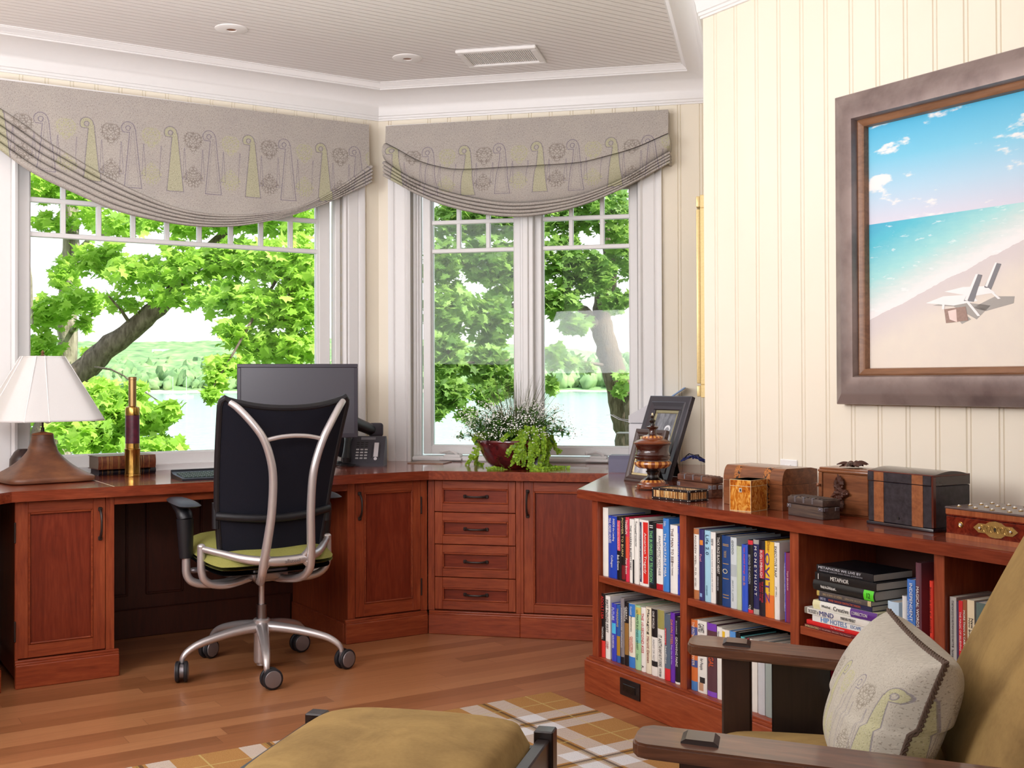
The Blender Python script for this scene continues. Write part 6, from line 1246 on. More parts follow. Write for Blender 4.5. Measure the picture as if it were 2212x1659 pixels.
# cable tangle behind the frames
t = thing('cables', 'tangle of black and blue cables behind the large photo frame', 'cables', onz(1480, 1009, ZT)); o_ = t.location; rq = random.Random(3)
for k in range(7):
    mb = MB(); pts = []; y_ = rq.uniform(-.05, .05)
    for q in range(10): z_ = q / 9; pts.append((-.02 + .10 * z_ + rq.gauss(0, .004), y_ - .12 * z_ + rq.gauss(0, .006), .03 + .03 * math.sin(z_ * PI) * rq.uniform(.5, 1.2) + rq.gauss(0, .003)))
    mb.tube(pts, .0028, 6); mb.build('cable', plain('1b1c2c' if k % 2 else '2a3a8a', .4), t)

# --- beach painting
P0 = FC.on(1797, 213, -.04); P1 = FC.on(1812.2, 873.3, -.04); uL = (P0[0] + P1[0]) / 2; zT_, zB_ = P0[1], P1[1]
i0 = FC.on(1868, 277, -.02); i1 = FC.on(1882, 795, -.02); fw = (i0[0] + i1[0]) / 2 - uL; zi0, zi1 = i1[1], i0[1]; o0 = FC.u(1850, 500, -.045) - uL
Hp = zT_ - zB_; Wp = 1.36
t = thing('beach_painting', 'large framed beach painting with two loungers and blue sky', 'painting', FC.w(uL, 0, zB_), tC)
fm = NT('brushed_pewter_frame'); f = fm.noise(fm.obj(), 9, 4, .6); fmm = fm.set(fm.ramp(f, [(.3, lin('776663')), (.6, lin('94847f'))]), .36, .3, .5)
ifm = wood('inner_oak_slip', [(.2, lin('6a462e')), (.8, lin('94694a'))], 'x', .4, var=.02)
def fring(mb, prof, W2, H2):
    rows = []
    for o_, y in prof: rows += [(o_, y, o_), (W2 - o_, y, o_), (W2 - o_, y, H2 - o_), (o_, y, H2 - o_)]
    mb.add(rows, [(4 * r_ + k, 4 * r_ + (k + 1) % 4, 4 * r_ + 4 + (k + 1) % 4, 4 * r_ + 4 + k) for r_ in range(len(prof) - 1) for k in range(4)])
mb = MB(); fring(mb, [(0, -.001), (0, -.036), (.003, -.041), (.010, -.044)] + [(.010 + (o0 - .014) * q / 8, -.044 - .020 * math.sin(PI * q / 8 * .62)) for q in range(1, 9)] + [(o0, -.052), (o0 + .002, -.020)], Wp, Hp); mb.build('outer_frame', fmm, t, smooth=30)
mb = MB(); fring(mb, [(o0 + .001, -.020), (o0 + .001, -.040), (o0 + .006, -.042), (fw - .008, -.038), (fw - .002, -.034), (fw, -.022), (fw, -.012)], Wp, Hp); mb.build('inner_frame', ifm, t, smooth=30)
def paint_mat():
    n = NT('painted_beach'); x, y, z = n.sep(n.obj()); hz = (Hp - 2 * fw); u_ = n.m('DIVIDE', n.m('SUBTRACT', x, fw), Wp - 2 * fw); v = n.m('DIVIDE', n.m('SUBTRACT', z, fw), hz)
    nz = n.noise(n.obj(), 14, 4, .6); n2 = n.noise(n.map(n.obj(), (3, 1, 12)), 6, 4, .6)
    sky = n.ramp(v, [(.6, lin('d6d6e4')), (.72, lin('b4d4e8')), (.86, lin('7cc8e4')), (1.0, lin('4fb4dc'))])
    cl_ = n.ss(.58, .66, n.noise(n.map(n.obj(), (4, 1, 11), loc=(.3, 0, .2)), 1.6, 5, .55)); sky = n.mix(n.m('MULTIPLY', cl_, .9), sky, lin('f4f0ec'))
    sh_ = n.m('ADD', n.m('MULTIPLY', u_, .55), n.m('ADD', .20, n.m('MULTIPLY', n.m('SUBTRACT', nz, .5), .03)))       # shoreline height grows to the right
    d_ = n.m('SUBTRACT', v, sh_)
    sea = n.ramp(n.m('ADD', d_, n.m('MULTIPLY', n.m('SUBTRACT', n2, .5), .07)), [(.02, lin('f2efee')), (.09, lin('cfe2e0')), (.16, lin('a4dcdc')), (.30, lin('5cbfd2')), (.42, lin('4aa6cc'))])
    foam = n.ss(.60, .68, n2); sea = n.mix(n.m('MULTIPLY', foam, .55), sea, lin('f4f6f6'))
    sand_ = n.mix(nz, lin('e4dad0'), lin('eee4d4')); wet = n.ss(-.16, 0.0, d_); sand_ = n.mix(n.m('MULTIPLY', wet, .8), sand_, lin('d6cdd0'))
    col = n.mix(n.m('GREATER_THAN', d_, 0.0), sand_, sea); col = n.mix(n.m('GREATER_THAN', v, .595), col, sky); return n.set(col, .5, 0, .3)
mb = MB(); mb.box(fw - .004, Wp - fw + .004, -.014, -.006, fw - .004, Hp - fw + .004); cv = mb.build('canvas', paint_mat(), t, smooth=0)
pw = plain('f4f3f2', .5, var=.01); pgr = plain('7d7c80', .5); psh = plain('a9a49e', .6)
def cpt(px, py): u_, z_ = FC.on(px, py, -.0142); return (u_ - uL, z_ - zB_)
def flat(name, polys, m, y):
    mb = MB()
    for P in polys: mb.add([(a_, y, b_) for a_, b_ in (cpt(*q) for q in P)], [tuple(range(len(P)))[::-1]])
    return mb.build(name, m, cv, smooth=0)
flat('painted_shadow', [[(2130, 672), (2190, 655), (2192, 640), (2150, 640), (2100, 665)], [(2015, 660), (2060, 662), (2110, 690), (2140, 660), (2060, 650)], [(2078, 700), (2098, 690), (2092, 684), (2070, 690)]], psh, -.0144)
flat('painted_lounger', [[(2000, 655), (2038, 640), (2100, 636), (2112, 650), (2060, 660)], [(2040, 630), (2080, 620), (2130, 618), (2150, 632), (2100, 640)]], pw, -.0146)
flat('painted_lounger_back', [[(2082, 650), (2112, 592), (2122, 594), (2104, 652)], [(2126, 620), (2152, 568), (2163, 570), (2140, 628)]], pgr, -.0148)
flat('painted_lounger_frame', [[(2036, 645), (2042, 645), (2040, 668), (2035, 668)], [(2085, 650), (2092, 650), (2118, 682), (2112, 683)], [(2130, 622), (2136, 622), (2162, 645), (2156, 646)], [(2084, 648), (2108, 592), (2113, 592), (2090, 650)], [(2128, 618), (2150, 567), (2154, 567), (2133, 620)]], pw, -.0150)
flat('painted_basket', [[(2040, 668), (2086, 662), (2092, 692), (2044, 698)]], plain('a08478', .6, var=.3, scale=150), -.0152); flat('painted_cloth', [[(2048, 672), (2066, 668), (2068, 696), (2052, 690)]], plain('f0d8d0', .6, var=.1), -.0154)
# ================================================================== OFFICE CHAIR
def smooth_path(P, n=6):
    P = [Vector(p) for p in P]; out = []
    for i in range(len(P) - 1):
        p0, p1, p2, p3 = P[max(i - 1, 0)], P[i], P[i + 1], P[min(i + 2, len(P) - 1)]
        for k in range(n):
            t = k / n; out.append(.5 * ((2 * p1) + (p2 - p0) * t + (2 * p0 - 5 * p1 + 4 * p2 - p3) * t * t + (3 * p1 - p0 - 3 * p2 + p3) * t ** 3))
    out.append(P[-1]); return out
def lerp_r(rs, n): 
    out = []
    for i in range(len(rs) - 1): out += [rs[i] + (rs[i + 1] - rs[i]) * k / n for k in range(n)]
    return out + [rs[-1]]
chrome = plain('d2cccc', .34, .72, var=.03, name='satin_aluminium'); meshm = NT('black_mesh_fabric'); f = meshm.noise(meshm.obj(), 500, 2); meshm.bump(f, .3, .001); black_mesh = meshm.set(meshm.mix(f, lin('0c0d16'), lin('1a1b28')), .75, 0, .25)
rubber = plain('1c1b20', .55, var=.05); greenf = NT('green_seat_fabric'); f = greenf.noise(greenf.obj(), 320, 2); greenf.bump(f, .5, .001); green_m = greenf.set(greenf.mix(f, lin('7d7a3c'), lin('a9a65e')), .85, 0, .2)
CHW = Vector((-1.0146, 4.628, 0)); YAW = R(34)
t = thing('office_chair', 'black mesh office chair with curved silver uprights and green seat', 'office chair', CHW, YAW)
CH_ = t
mb = MB(); mb.lathe([(.030, .205), (.034, .200), (.036, .165), (.034, .145), (.0315, .14), (.0315, .035), (.028, .028), (.02, .026), (.02, .018), (0, .018)][::-1], 28); mb.build('hub', chrome, t)
mb = MB(); mb.cyl((0, 0, .19), (0, 0, .262), .0205, n=24); mb.build('column_sleeve', plain('8f898a', .35, 1.0), t); mb = MB(); mb.cyl((0, 0, .25), (0, 0, .375), .0115, n=20); mb.build('gas_column', chrome, t)
a0 = R(-74.4) - YAW
for k in range(5):
    a_ = a0 + k * 2 * PI / 5; c, s_ = math.cos(a_), math.sin(a_); Rr = .325
    prof = [(.028, .172), (.08, .168), (.15, .158), (.22, .143), (.27, .128), (.305, .108), (.322, .088), (Rr, .072)]
    P = smooth_path([(c * r_, s_ * r_, z) for r_, z in prof], 4); mb = MB(); mb.tube(P, lerp_r([.027, .024, .021, .0185, .0165, .0145, .012, .0105], 4), 14, flat=.85); leg_o = mb.build('leg', chrome, t)
    w = R((15, -35, 60, 10, -20)[k]) + a_; cc, ss = math.cos(w), math.sin(w); tr = Vector((-ss, cc, 0)) * .018   # caster trails behind the stem
    cx, cy = c * Rr + tr.x, s_ * Rr + tr.y
    mb = MB(); mb.cyl((c * Rr, s_ * Rr, .078), (c * Rr, s_ * Rr, .045), .0095, n=14); mb.cyl((cx - cc * .008, cy - ss * .008, .04), (cx + cc * .008, cy + ss * .008, .04), .027, n=20); mb.build('caster_stem', plain('8d888c', .4, .8), leg_o)
    for sd in (-1, 1):
        o = Vector((cx + cc * sd * .0165, cy + ss * sd * .0165, .0405)); ax = Vector((cc * sd, ss * sd, 0)); mb = MB(); mb.M = Matrix.Translation(o) @ ax.to_track_quat('Z', 'Y').to_matrix().to_4x4()
        mb.lathe([(.0, -.008), (.036, -.008), (.040, -.005), (.0405, 0), (.039, .005), (.034, .007), (.033, .006)], 28, caps=False); wo = mb.build('caster_wheel', rubber, leg_o)
        mb = MB(); mb.M = Matrix.Translation(o) @ ax.to_track_quat('Z', 'Y').to_matrix().to_4x4(); mb.lathe([(.0335, .005), (.031, .009), (.015, .0105), (0, .0108)], 28); mb.build('wheel_cap', plain('8a8284', .4, .5), wo)
# seat
def seat_fn(u, v, top):
    x = (u * 2 - 1); y = v * 2 - 1; hw, hd = .262, .245; ex = 5
    q = (abs(x) ** ex + abs(y) ** ex) ** (1 / ex) if (x or y) else 0; k = 1 / max(q, 1e-6) * max(abs(x), abs(y)) if q > 0 else 1
    X, Y = x * hw * k, .045 + y * hd * k; e = max(abs(x), abs(y)); base = .452 + .055 * (y + 1) / 2 - .012 * max(0, y - .6) * 2
    return (X, Y, base + (.052 * (1 - e ** 7) if top else -.012 - .022 * (1 - e ** 6)))
mb = MB(); mb.grid(lambda u, v: seat_fn(u, v, True), 28, 28); mb.grid(lambda u, v: seat_fn(u, v, False), 28, 28, flip=True); o = mb.build('seat', green_m, t, smooth=60)
mb = MB(); mb.grid(lambda u, v: (lambda p: (p[0] * .97, (p[1] - .045) * .97 + .045, p[2] - .003))(seat_fn(u, v, False)), 20, 20); mb.grid(lambda u, v: (lambda p: (p[0] * .96, (p[1] - .045) * .96 + .045, p[2] - .022))(seat_fn(u, v, False)), 20, 20, flip=True); mb.build('seat_pan', black_p, t, smooth=60)
mb = MB(); mb.box(-.075, .075, -.10, .10, .372, .425, .012, 2); mb.box(-.045, .045, -.07, .06, .362, .376, .01, 2); mb.build('mechanism', plain('a09a9a', .35, .9), t)
mb = MB(); mb.cyl((-.06, .07, .40), (-.235, .08, .41), .006, n=10); mb.ell((-.245, .08, .411), .03, .015, .012, 14, 8); mb.build('lever', plain('a9a4aa', .35, .6), t)
# back: mesh panel within a rounded black rim
def back_pt(u, z):
    """u -1..1, z height"""
    q = (z - .48) / (1.098 - .48); hw = .205 + .024 * min(1, q * 3.2) + .033 * max(0, q - .3) / .7; y = -.095 - .16 * q - .025 * math.sin(PI * min(q, 1)) * -1 - .035 * (1 - u * u) + .0; return Vector((u * hw, y, z))
def ztop(u): return 1.100 - .042 * (1 - abs(u) ** 2.2)
def bfn(u, v):
    uu = u * 2 - 1; zt = ztop(uu) - .006; z = .478 + (zt - .478) * v; return back_pt(uu, z)
mb = MB(); mb.grid(lambda u, v: bfn(u, v) + Vector((0, -.008, 0)), 24, 30, flip=False); mb.grid(lambda u, v: bfn(u, v) + Vector((0, .008, 0)), 24, 30, flip=True); mb.build('backrest', black_mesh, t, smooth=60)
rim = [back_pt(-1, .478 + (1.07 - .478) * k / 12) for k in range(13)] + [back_pt(-.985, 1.088), back_pt(-.94, 1.099)] + [back_pt(-.9 + 1.8 * k / 14, ztop(-.9 + 1.8 * k / 14)) for k in range(15)] + [back_pt(.94, 1.099), back_pt(.985, 1.088)] + [back_pt(1, 1.07 - (1.07 - .478) * k / 12) for k in range(13)] + [back_pt(1 - 2 * k / 12, .478) for k in range(1, 12)]
mb = MB(); mb.tube(rim, .0125, 10, closed=True, flat=1.0); mb.build('back_rim', black_p, t)
lum = [back_pt(-1.04 + 2.08 * k / 14, .645) + Vector((0, -.012 - .012 * math.sin(PI * k / 14), -.018 * math.sin(PI * k / 14))) for k in range(15)]
mb = MB(); mb.tube(lum, .0165, 12, flat=1.0); 
for s_ in (-1, 1): q = back_pt(s_ * 1.03, .645); mb.tube([q + Vector((0, 0, -.05)), q + Vector((0, 0, .05))], .014, 10)
mb.build('lumbar_band', black_p, t)
UP = [(.232, -.272, 1.082), (.205, -.292, 1.058), (.158, -.318, 1.0), (.120, -.330, .94), (.092, -.327, .86), (.080, -.318, .78), (.080, -.302, .66), (.088, -.285, .56), (.096, -.268, .48), (.096, -.248, .425), (.080, -.195, .388), (.05, -.10, .374), (.035, -.03, .372)]
RU = [.012, .014, .0145, .0150, .0155, .016, .0165, .0168, .017, .0168, .016, .0155, .015]
for s_ in (-1, 1):
    P = smooth_path([(x * s_, y, z) for x, y, z in UP], 5); mb = MB(); mb.tube(P, lerp_r(RU, 5), 16, flat=1.0); mb.build('upright', chrome, t)
mb = MB(); mb.tube(smooth_path([(-.118, -.328, .938), (-.06, -.334, .950), (0, -.336, .954), (.06, -.334, .950), (.118, -.328, .938)], 5), .0085, 12); mb.build('upper_crossbar', chrome, t)
CB = [(-.262, -.055, .512), (-.22, -.115, .500), (-.15, -.205, .482), (-.07, -.250, .472), (0, -.258, .470), (.07, -.250, .472), (.15, -.205, .482), (.22, -.115, .500), (.262, -.055, .512)]
mb = MB(); P = smooth_path(CB, 5); mb.tube(P, lerp_r([.0125, .014, .017, .019, .0195, .019, .017, .014, .0125], 5), 14, flat=1.0, up=(0, 0, 1))
for s_ in (-1, 1): mb.tube([(s_ * .07, -.245, .472), (s_ * .086, -.262, .50), (s_ * .092, -.285, .54)], [.016, .013, .008], 10); mb.tube([(s_ * .07, -.245, .472), (s_ * .088, -.255, .45), (s_ * .095, -.25, .43)], [.016, .013, .008], 10)
mb.build('lower_crossbar', chrome, t)
Mt = Matrix(((1, 0, 0, .015), (0, 0, -1, -.2782), (0, 1, 0, .470), (0, 0, 0, 1)))
text(t, 'allsteel', .02, Mt, plain('8f898b', .5, .8, var=0), 'raised_lettering', w=.062, squeeze=.016)
for s_ in (-1, 1):
    P = smooth_path([(s_ * .266, -.052, .520), (s_ * .2665, -.052, .47), (s_ * .265, -.052, .425), (s_ * .252, -.05, .390), (s_ * .215, -.046, .368), (s_ * .15, -.04, .362), (s_ * .06, -.03, .378)], 5); mb = MB(); mb.tube(P, .0155, 14); mb.ell((s_ * .266, -.052, .521), .0165, .0165, .012, 14, 8); mb.build('back_link', chrome, t)
    P = smooth_path([(s_ * .292, .05, .485), (s_ * .292, .05, .44), (s_ * .289, .05, .40), (s_ * .268, .047, .372), (s_ * .22, .043, .358), (s_ * .14, .035, .358), (s_ * .06, .02, .382)], 5); mb = MB(); mb.tube(P, .0165, 14); mb.build('arm_support', chrome, t)
    mb = MB(); mb.tube([(s_ * .292, .05, .468), (s_ * .294, .05, .52), (s_ * .296, .05, .60), (s_ * .297, .05, .622)], [.0215, .0235, .0265, .0270], 16, flat=1.25); mb.build('arm_post', black_p, t)
    mb = MB(); mb.tube(smooth_path([(s_ * .297, .045, .618), (s_ * .298, .055, .638), (s_ * .299, .09, .655), (s_ * .300, .14, .667), (s_ * .300, .19, .676)], 4), lerp_r([.030, .032, .026, .020, .012], 4), 14, flat=.9); mb.build('arm_bracket', black_p, t)
    mb = MB(); n_ = 22
    def pad(u, v, top): x = u * 2 - 1; y = v * 2 - 1; k = (1 - .0) / max((abs(x) ** 2.6 + abs(y) ** 2.6) ** (1 / 2.6), 1e-6) * max(abs(x), abs(y)); e = max(abs(x), abs(y)); return (s_ * .300 + x * k * (.047 - .008 * y), .075 + y * k * .135, .684 + (.014 * (1 - e ** 4) if top else -.012 * (1 - e ** 5)) + .006 * y)
    mb.grid(lambda u, v: pad(u, v, True), n_, n_); mb.grid(lambda u, v: pad(u, v, False), n_, n_, flip=True); mb.build('arm_pad', plain('26262e', .5), t, smooth=70)

# ================================================================== FABRICS
def paisley(nm, base_a, base_b, green, line, brown, scale=1.0, uvmode=True):
    n = NT(nm); u, v, w_ = n.sep(n.uvc()); P = .372
    x = n.m('MULTIPLY', n.m('FRACT', n.m('DIVIDE', u, P)), P)
    sp = n.noise(n.comb(u, v), 190, 2, .6); sp2 = n.noise(n.map(n.comb(u, v), (1, .45, 1), rot=(0, 0, .6)), 330, 1)
    big = n.noise(n.comb(u, v), 9, 3)
    col = n.mix(big, lin(base_a), lin(base_b))
    wave = n.noise(n.comb(u, v), 45, 2, .6)
    def boteh(x0, flip, sx=1.0):
        dx = n.m('SUBTRACT', x, x0)
        if flip: dx = n.m('MULTIPLY', dx, -1.0)
        hw = n.m('MULTIPLY', n.m('ADD', .010, n.m('MULTIPLY', n.m('SUBTRACT', v, .13), .098)), sx)
        d1 = n.m('SUBTRACT', n.m('ABSOLUTE', n.m('SUBTRACT', dx, .006)), hw)
        d1 = n.m('MAXIMUM', d1, n.m('MAXIMUM', n.m('SUBTRACT', .15, v), n.m('SUBTRACT', v, .42)))
        hx, hy = n.m('ADD', dx, .014), n.m('SUBTRACT', v, .150); rr = n.m('SQRT', n.m('ADD', n.m('MULTIPLY', hx, hx), n.m('MULTIPLY', hy, hy)))
        d2 = n.m('SUBTRACT', n.m('ABSOLUTE', n.m('SUBTRACT', rr, .020)), .009); d2 = n.m('MAXIMUM', d2, n.m('SUBTRACT', n.m('MULTIPLY', n.m('SUBTRACT', v, .165), 1.0), .004))
        return n.m('MINIMUM', d1, d2)
    def line_(d, t): return n.m('SUBTRACT', 1.0, n.ss(t * .5, t, n.m('ABSOLUTE', d)))
    inside = lambda d: n.m('SUBTRACT', 1.0, n.ss(-.001, .001, d))
    dg = boteh(.055, False); dp = boteh(.235, False)
    col = n.mix(n.m('MULTIPLY', inside(dg), .42), col, lin(green))
    col = n.mix(n.m('MULTIPLY', line_(dg, .0026), .6), col, lin(line)); col = n.mix(n.m('MULTIPLY', line_(dp, .0024), .65), col, lin(line)); col = n.mix(n.m('MULTIPLY', line_(n.m('ADD', dp, .010), .0018), .3), col, lin(line))
    for x0, c, a_ in ((.145, brown, .6), (.325, green, .5)):
        ax = n.m('ABSOLUTE', n.m('SUBTRACT', x, x0)); q = n.m('DIVIDE', n.m('SUBTRACT', v, .13), .27); env = n.m('MULTIPLY', n.m('ADD', .6, n.m('SINE', n.m('MULTIPLY', q, 9.5))), .030)
        e = n.m('SUBTRACT', 1.0, n.ss(-.004, .004, n.m('SUBTRACT', ax, env))); e = n.m('MULTIPLY', e, n.m('MULTIPLY', n.ss(0, .05, q), n.m('SUBTRACT', 1.0, n.ss(.95, 1.05, q))))
        vr = n.vor(n.comb(ax, v), 85, 'DISTANCE_TO_EDGE'); k = n.m('SUBTRACT', 1.0, n.ss(.05, .14, vr)); col = n.mix(n.m('MULTIPLY', n.m('MULTIPLY', e, k), a_), col, lin(c)); col = n.mix(n.m('MULTIPLY', n.m('MULTIPLY', e, n.ss(.2, .35, vr)), .3), col, lin(base_b))
    for x0 in (.105, .190, .290, .370):
        ax = n.m('ABSOLUTE', n.m('SUBTRACT', x, x0)); d = n.m('SUBTRACT', ax, n.m('MULTIPLY', n.m('SUBTRACT', v, .2), .055)); d = n.m('MAXIMUM', d, n.m('MAXIMUM', n.m('SUBTRACT', .215, v), n.m('SUBTRACT', v, .36))); col = n.mix(n.m('MULTIPLY', line_(d, .0018), .5), col, lin(line))
    col = n.mix(n.m('MULTIPLY', n.ss(.60, .66, sp2), .55), col, lin(brown)); col = n.mix(n.m('MULTIPLY', n.ss(.58, .64, sp), .35), col, lin('dcd6c6'))
    n.bump(n.noise(n.comb(u, v), 900, 1), .15, .0006); return n.set(col, .85, 0, .15)
shade_m = paisley('paisley_wool', 'a7a09d', 'b8b1a8', 'b3b57c', '625a78', '6c6259')

# ================================================================== ROMAN SHADES
def interp(tab):
    xs = np.array([a for a, b in tab]); ys = np.array([b for a, b in tab]); o = np.argsort(xs); xs, ys = xs[o], ys[o]
    def f(u):  # smooth interpolation with end slopes
        i = int(np.clip(np.searchsorted(xs, u) - 1, 0, len(xs) - 2)); t_ = (u - xs[i]) / (xs[i + 1] - xs[i])
        m = lambda j: (ys[min(j + 1, len(xs) - 1)] - ys[max(j - 1, 0)]) / (xs[min(j + 1, len(xs) - 1)] - xs[max(j - 1, 0)])
        h = xs[i + 1] - xs[i]; a, b = ys[i], ys[i + 1]; return (2 * t_ ** 3 - 3 * t_ ** 2 + 1) * a + (t_ ** 3 - 2 * t_ ** 2 + t_) * h * m(i) + (-2 * t_ ** 3 + 3 * t_ ** 2) * b + (t_ ** 3 - t_ ** 2) * h * m(i + 1)
    return f
def shade(lab, fr, creases, amps, uL, uR, uoff, dep=.085):
    """creases: list of z(u); amps: outward swell of each strip"""
    t = thing('roman_shade', lab, 'window shade', fr.w((uL + uR) / 2, 0, creases[-1]((uL + uR) / 2)), fr.th, 'roman shades'); inv = fr.loc(t.location)
    nu, ns = 90, 12; V = []; UVs = []; nrow = 0; rq = random.Random(2)
    ph = [rq.uniform(0, 6) for _ in range(20)]
    arcv = None; vacc = [0.0] * (nu + 1)
    us = [uL + (uR - uL) * i / nu for i in range(nu + 1)]
    for k in range(len(creases) - 1):
        for s_ in range(ns + 1):
            q = s_ / ns; row = []
            for i, u in enumerate(us):
                za, zb = creases[k](u), creases[k + 1](u); e = min(u - uL, uR - u); z = za + (zb - za) * q
                a_ = amps[k]; bulge = a_ * (math.sin(PI * q ** .8) ** .75 if k else q * q)
                lip = 0
                y = -(dep + bulge + .0025 * math.sin(u * 23 + ph[k]) * (1 if k else q) * min(1, e / .1)) + (.0 if k == 0 else .0)
                du = 0 if k == 0 else (.010 * math.sin(PI * q)) * (max(0, 1 - (u - uL) / .08) * -1 + max(0, 1 - (uR - u) / .08))
                if k > 0: z -= a_ * .35 * math.sin(PI * q) * q
                row.append((u + du, y, z)); 
            if k > 0 and s_ == 0: row = [(x, y + .006, z) for x, y, z in row]
            row = [(row[0][0], -.004, row[0][2])] + row + [(row[-1][0], -.004, row[-1][2])]
            V.append(row)
            for i in range(nu + 1): 
                if k or s_: vacc[i] += abs((creases[k](us[i]) - creases[k + 1](us[i])) / ns) * (1.25 if k else 1)
            UVs.append([(us[0] + uoff - .08, vacc[0])] + [(us[i] + uoff, vacc[i]) for i in range(nu + 1)] + [(us[-1] + uoff + .08, vacc[-1])])
    nr = len(V); nc = nu + 3; mb = MB(); vs = [(x - inv.x, y, z - inv.z) for row in V for x, y, z in row]; fs = [(j * nc + i, j * nc + i + 1, (j + 1) * nc + i + 1, (j + 1) * nc + i) for j in range(nr - 1) for i in range(nc - 1)]
    mb.add(vs, [f_[::-1] for f_ in fs]); o = mb.build('fabric', shade_m, t, smooth=70, uvs=[q for r_ in UVs for q in r_])
    mb = MB(); mb.box(uL + .004 - inv.x, uR - .004 - inv.x, -dep + .004, -.002, creases[0](uL) - .03 - inv.z, max(creases[0](uL), creases[0](uR)) - .002 - inv.z); mb.build('headrail', trim_w, t)
    return t
YS = -.10
def crv(fr, pts, ext=None): return [fr.on(px, py, YS) for px, py in pts]
uR = FA.u(800, 300, YS); uC = FA.u(468, 480, YS); uLft = FA.u(-14, 240, YS)
topA = crv(FA, [(0, 170), (798, 268)]); f0 = (lambda tb: (lambda u: tb[0][1] + (tb[1][1] - tb[0][1]) * (u - tb[0][0]) / (tb[1][0] - tb[0][0])))(topA)
st = crv(FA, [(0, 232), (60, 272), (100, 302), (200, 362), (300, 415), (400, 452), (500, 463), (600, 456), (660, 441), (740, 398), (800, 356)]); bt = crv(FA, [(0, 322), (60, 366), (130, 402), (260, 457), (400, 486), (500, 489), (600, 473), (700, 441), (760, 415), (803, 394)])
st = crv(FA, [(-14, 224)]) + st; bt = crv(FA, [(-14, 311)]) + bt
fs_, fb_ = interp(st), interp(bt); N = 5
cA = [f0, fs_] + [(lambda u, k=k: fs_(u) + (fb_(u) - fs_(u)) * k / N) for k in range(1, N + 1)]
shade('grey paisley roman shade swagged over the left window', FA, cA, [.006] + [.026, .024, .022, .020, .018], uLft, uR, 3.002)
uL2, uR2 = FB.u(831, 300, YS), FB.u(1443, 300, YS)
tb = crv(FB, [(831, 271), (1443, 235)]); g0 = lambda u: tb[0][1] + (tb[1][1] - tb[0][1]) * (u - tb[0][0]) / (tb[1][0] - tb[0][0])
c1 = interp(crv(FB, [(828, 305), (860, 322), (900, 344), (940, 357), (985, 364), (1100, 359), (1250, 349), (1320, 333), (1380, 314), (1444, 286)])); c2 = interp(crv(FB, [(824, 342), (870, 374), (920, 398), (980, 417), (1060, 433), (1110, 437), (1180, 433), (1260, 418), (1350, 382), (1445, 325)])); cb = interp(crv(FB, [(822, 376), (860, 398), (900, 420), (960, 444), (1040, 462), (1110, 468), (1180, 462), (1250, 445), (1320, 418), (1380, 388), (1446, 351)]))
cB = [g0, c1, c2] + [(lambda u, k=k: c2(u) + (cb(u) - c2(u)) * k / 4) for k in range(1, 5)]
shade('grey paisley roman shade with an extra fold over the right window', FB, cB, [.010, .032, .024, .022, .020, .018], uL2, uR2, .30)
# ================================================================== RUG, OTTOMAN, ARMCHAIR, PILLOW
def rug_mat():
    n = NT('plaid_wool_rug'); x, y, z = n.sep(n.obj()); P = .40
    def band(c, lo, hi): f_ = n.m('FRACT', n.m('DIVIDE', c, P)); return n.m('MULTIPLY', n.m('GREATER_THAN', f_, lo), n.m('LESS_THAN', f_, hi))
    wv = n.noise(n.obj(), 260, 2, .6); hatch = n.m('GREATER_THAN', n.m('FRACT', n.m('MULTIPLY', n.m('ADD', x, y), 110.0)), .5)
    base = n.mix(wv, lin('a0723f'), lin('b98c58')); wx = n.m('ADD', band(x, .02, .20), band(x, .30, .48)); wy = n.m('ADD', band(y, .02, .20), band(y, .30, .48))
    both = n.m('MULTIPLY', wx, wy); one = n.m('MAXIMUM', wx, wy)
    c = n.mix(n.m('MULTIPLY', one, n.m('ADD', .30, n.m('MULTIPLY', hatch, .45))), base, lin('d5d4d2')); c = n.mix(n.m('MULTIPLY', both, .9), c, lin('dedee0'))
    bx = n.m('MAXIMUM', band(x, .245, .275), band(y, .245, .275)); c = n.mix(n.m('MULTIPLY', bx, .75), c, lin('4a382c'))
    ol = n.m('MAXIMUM', band(x, .70, .715), band(y, .70, .715)); c = n.mix(n.m('MULTIPLY', ol, .6), c, lin('c9b878')); ol2 = n.m('MAXIMUM', band(x, .225, .24), band(y, .225, .24)); c = n.mix(n.m('MULTIPLY', ol2, .6), c, lin('8a7a3a'))
    n.bump(wv, .6, .004); return n.set(c, .95, 0, .1)
rc = onz(1190, 1494, .008); rugo = Fr((rc.x, rc.y), tA)
mb = MB(); mb.box(-2.6, 0, -2.5, 0, .0005, .009, .004, 1); o = mb.build('rug', rug_mat()); o.matrix_world = rugo.M; tag(o, 'brown and white plaid wool rug under the ottoman', 'rug')
def suede(nm, a, b_):
    n = NT(nm); f = n.noise(n.obj(), 7, 4, .6, .6); g = n.noise(n.obj(), 120, 2); n.bump(g, .12, .001)
    n.set(n.ramp(n.m('ADD', n.m('MULTIPLY', f, .85), n.m('MULTIPLY', g, .15)), [(.3, lin(a)), (.65, lin(b_))]), .9, 0, .12); n.b.inputs['Sheen Weight'].default_value = .25; n.b.inputs['Sheen Roughness'].default_value = .4; n.b.inputs['Sheen Tint'].default_value = (*lin('d8b878'), 1); return n.mat
suede_m = suede('mustard_suede', '7d6440', 'a38655')
espresso = wood('espresso_wood', [(.2, lin('120c0d')), (.8, lin('2a1d1b'))], 'z', .3, .2); mahog = wood('mahogany_arm', [(.2, lin('3a2018')), (.5, lin('633e2b')), (.8, lin('82583f'))], 'x', .33, .35, fine=50, bump=.1); tenon = plain('2c1b16', .3, coat=.3)
dpost = wood('dark_oak_post', [(.2, lin('1f0f0b')), (.8, lin('3a1f16'))], 'z', .38, .2)
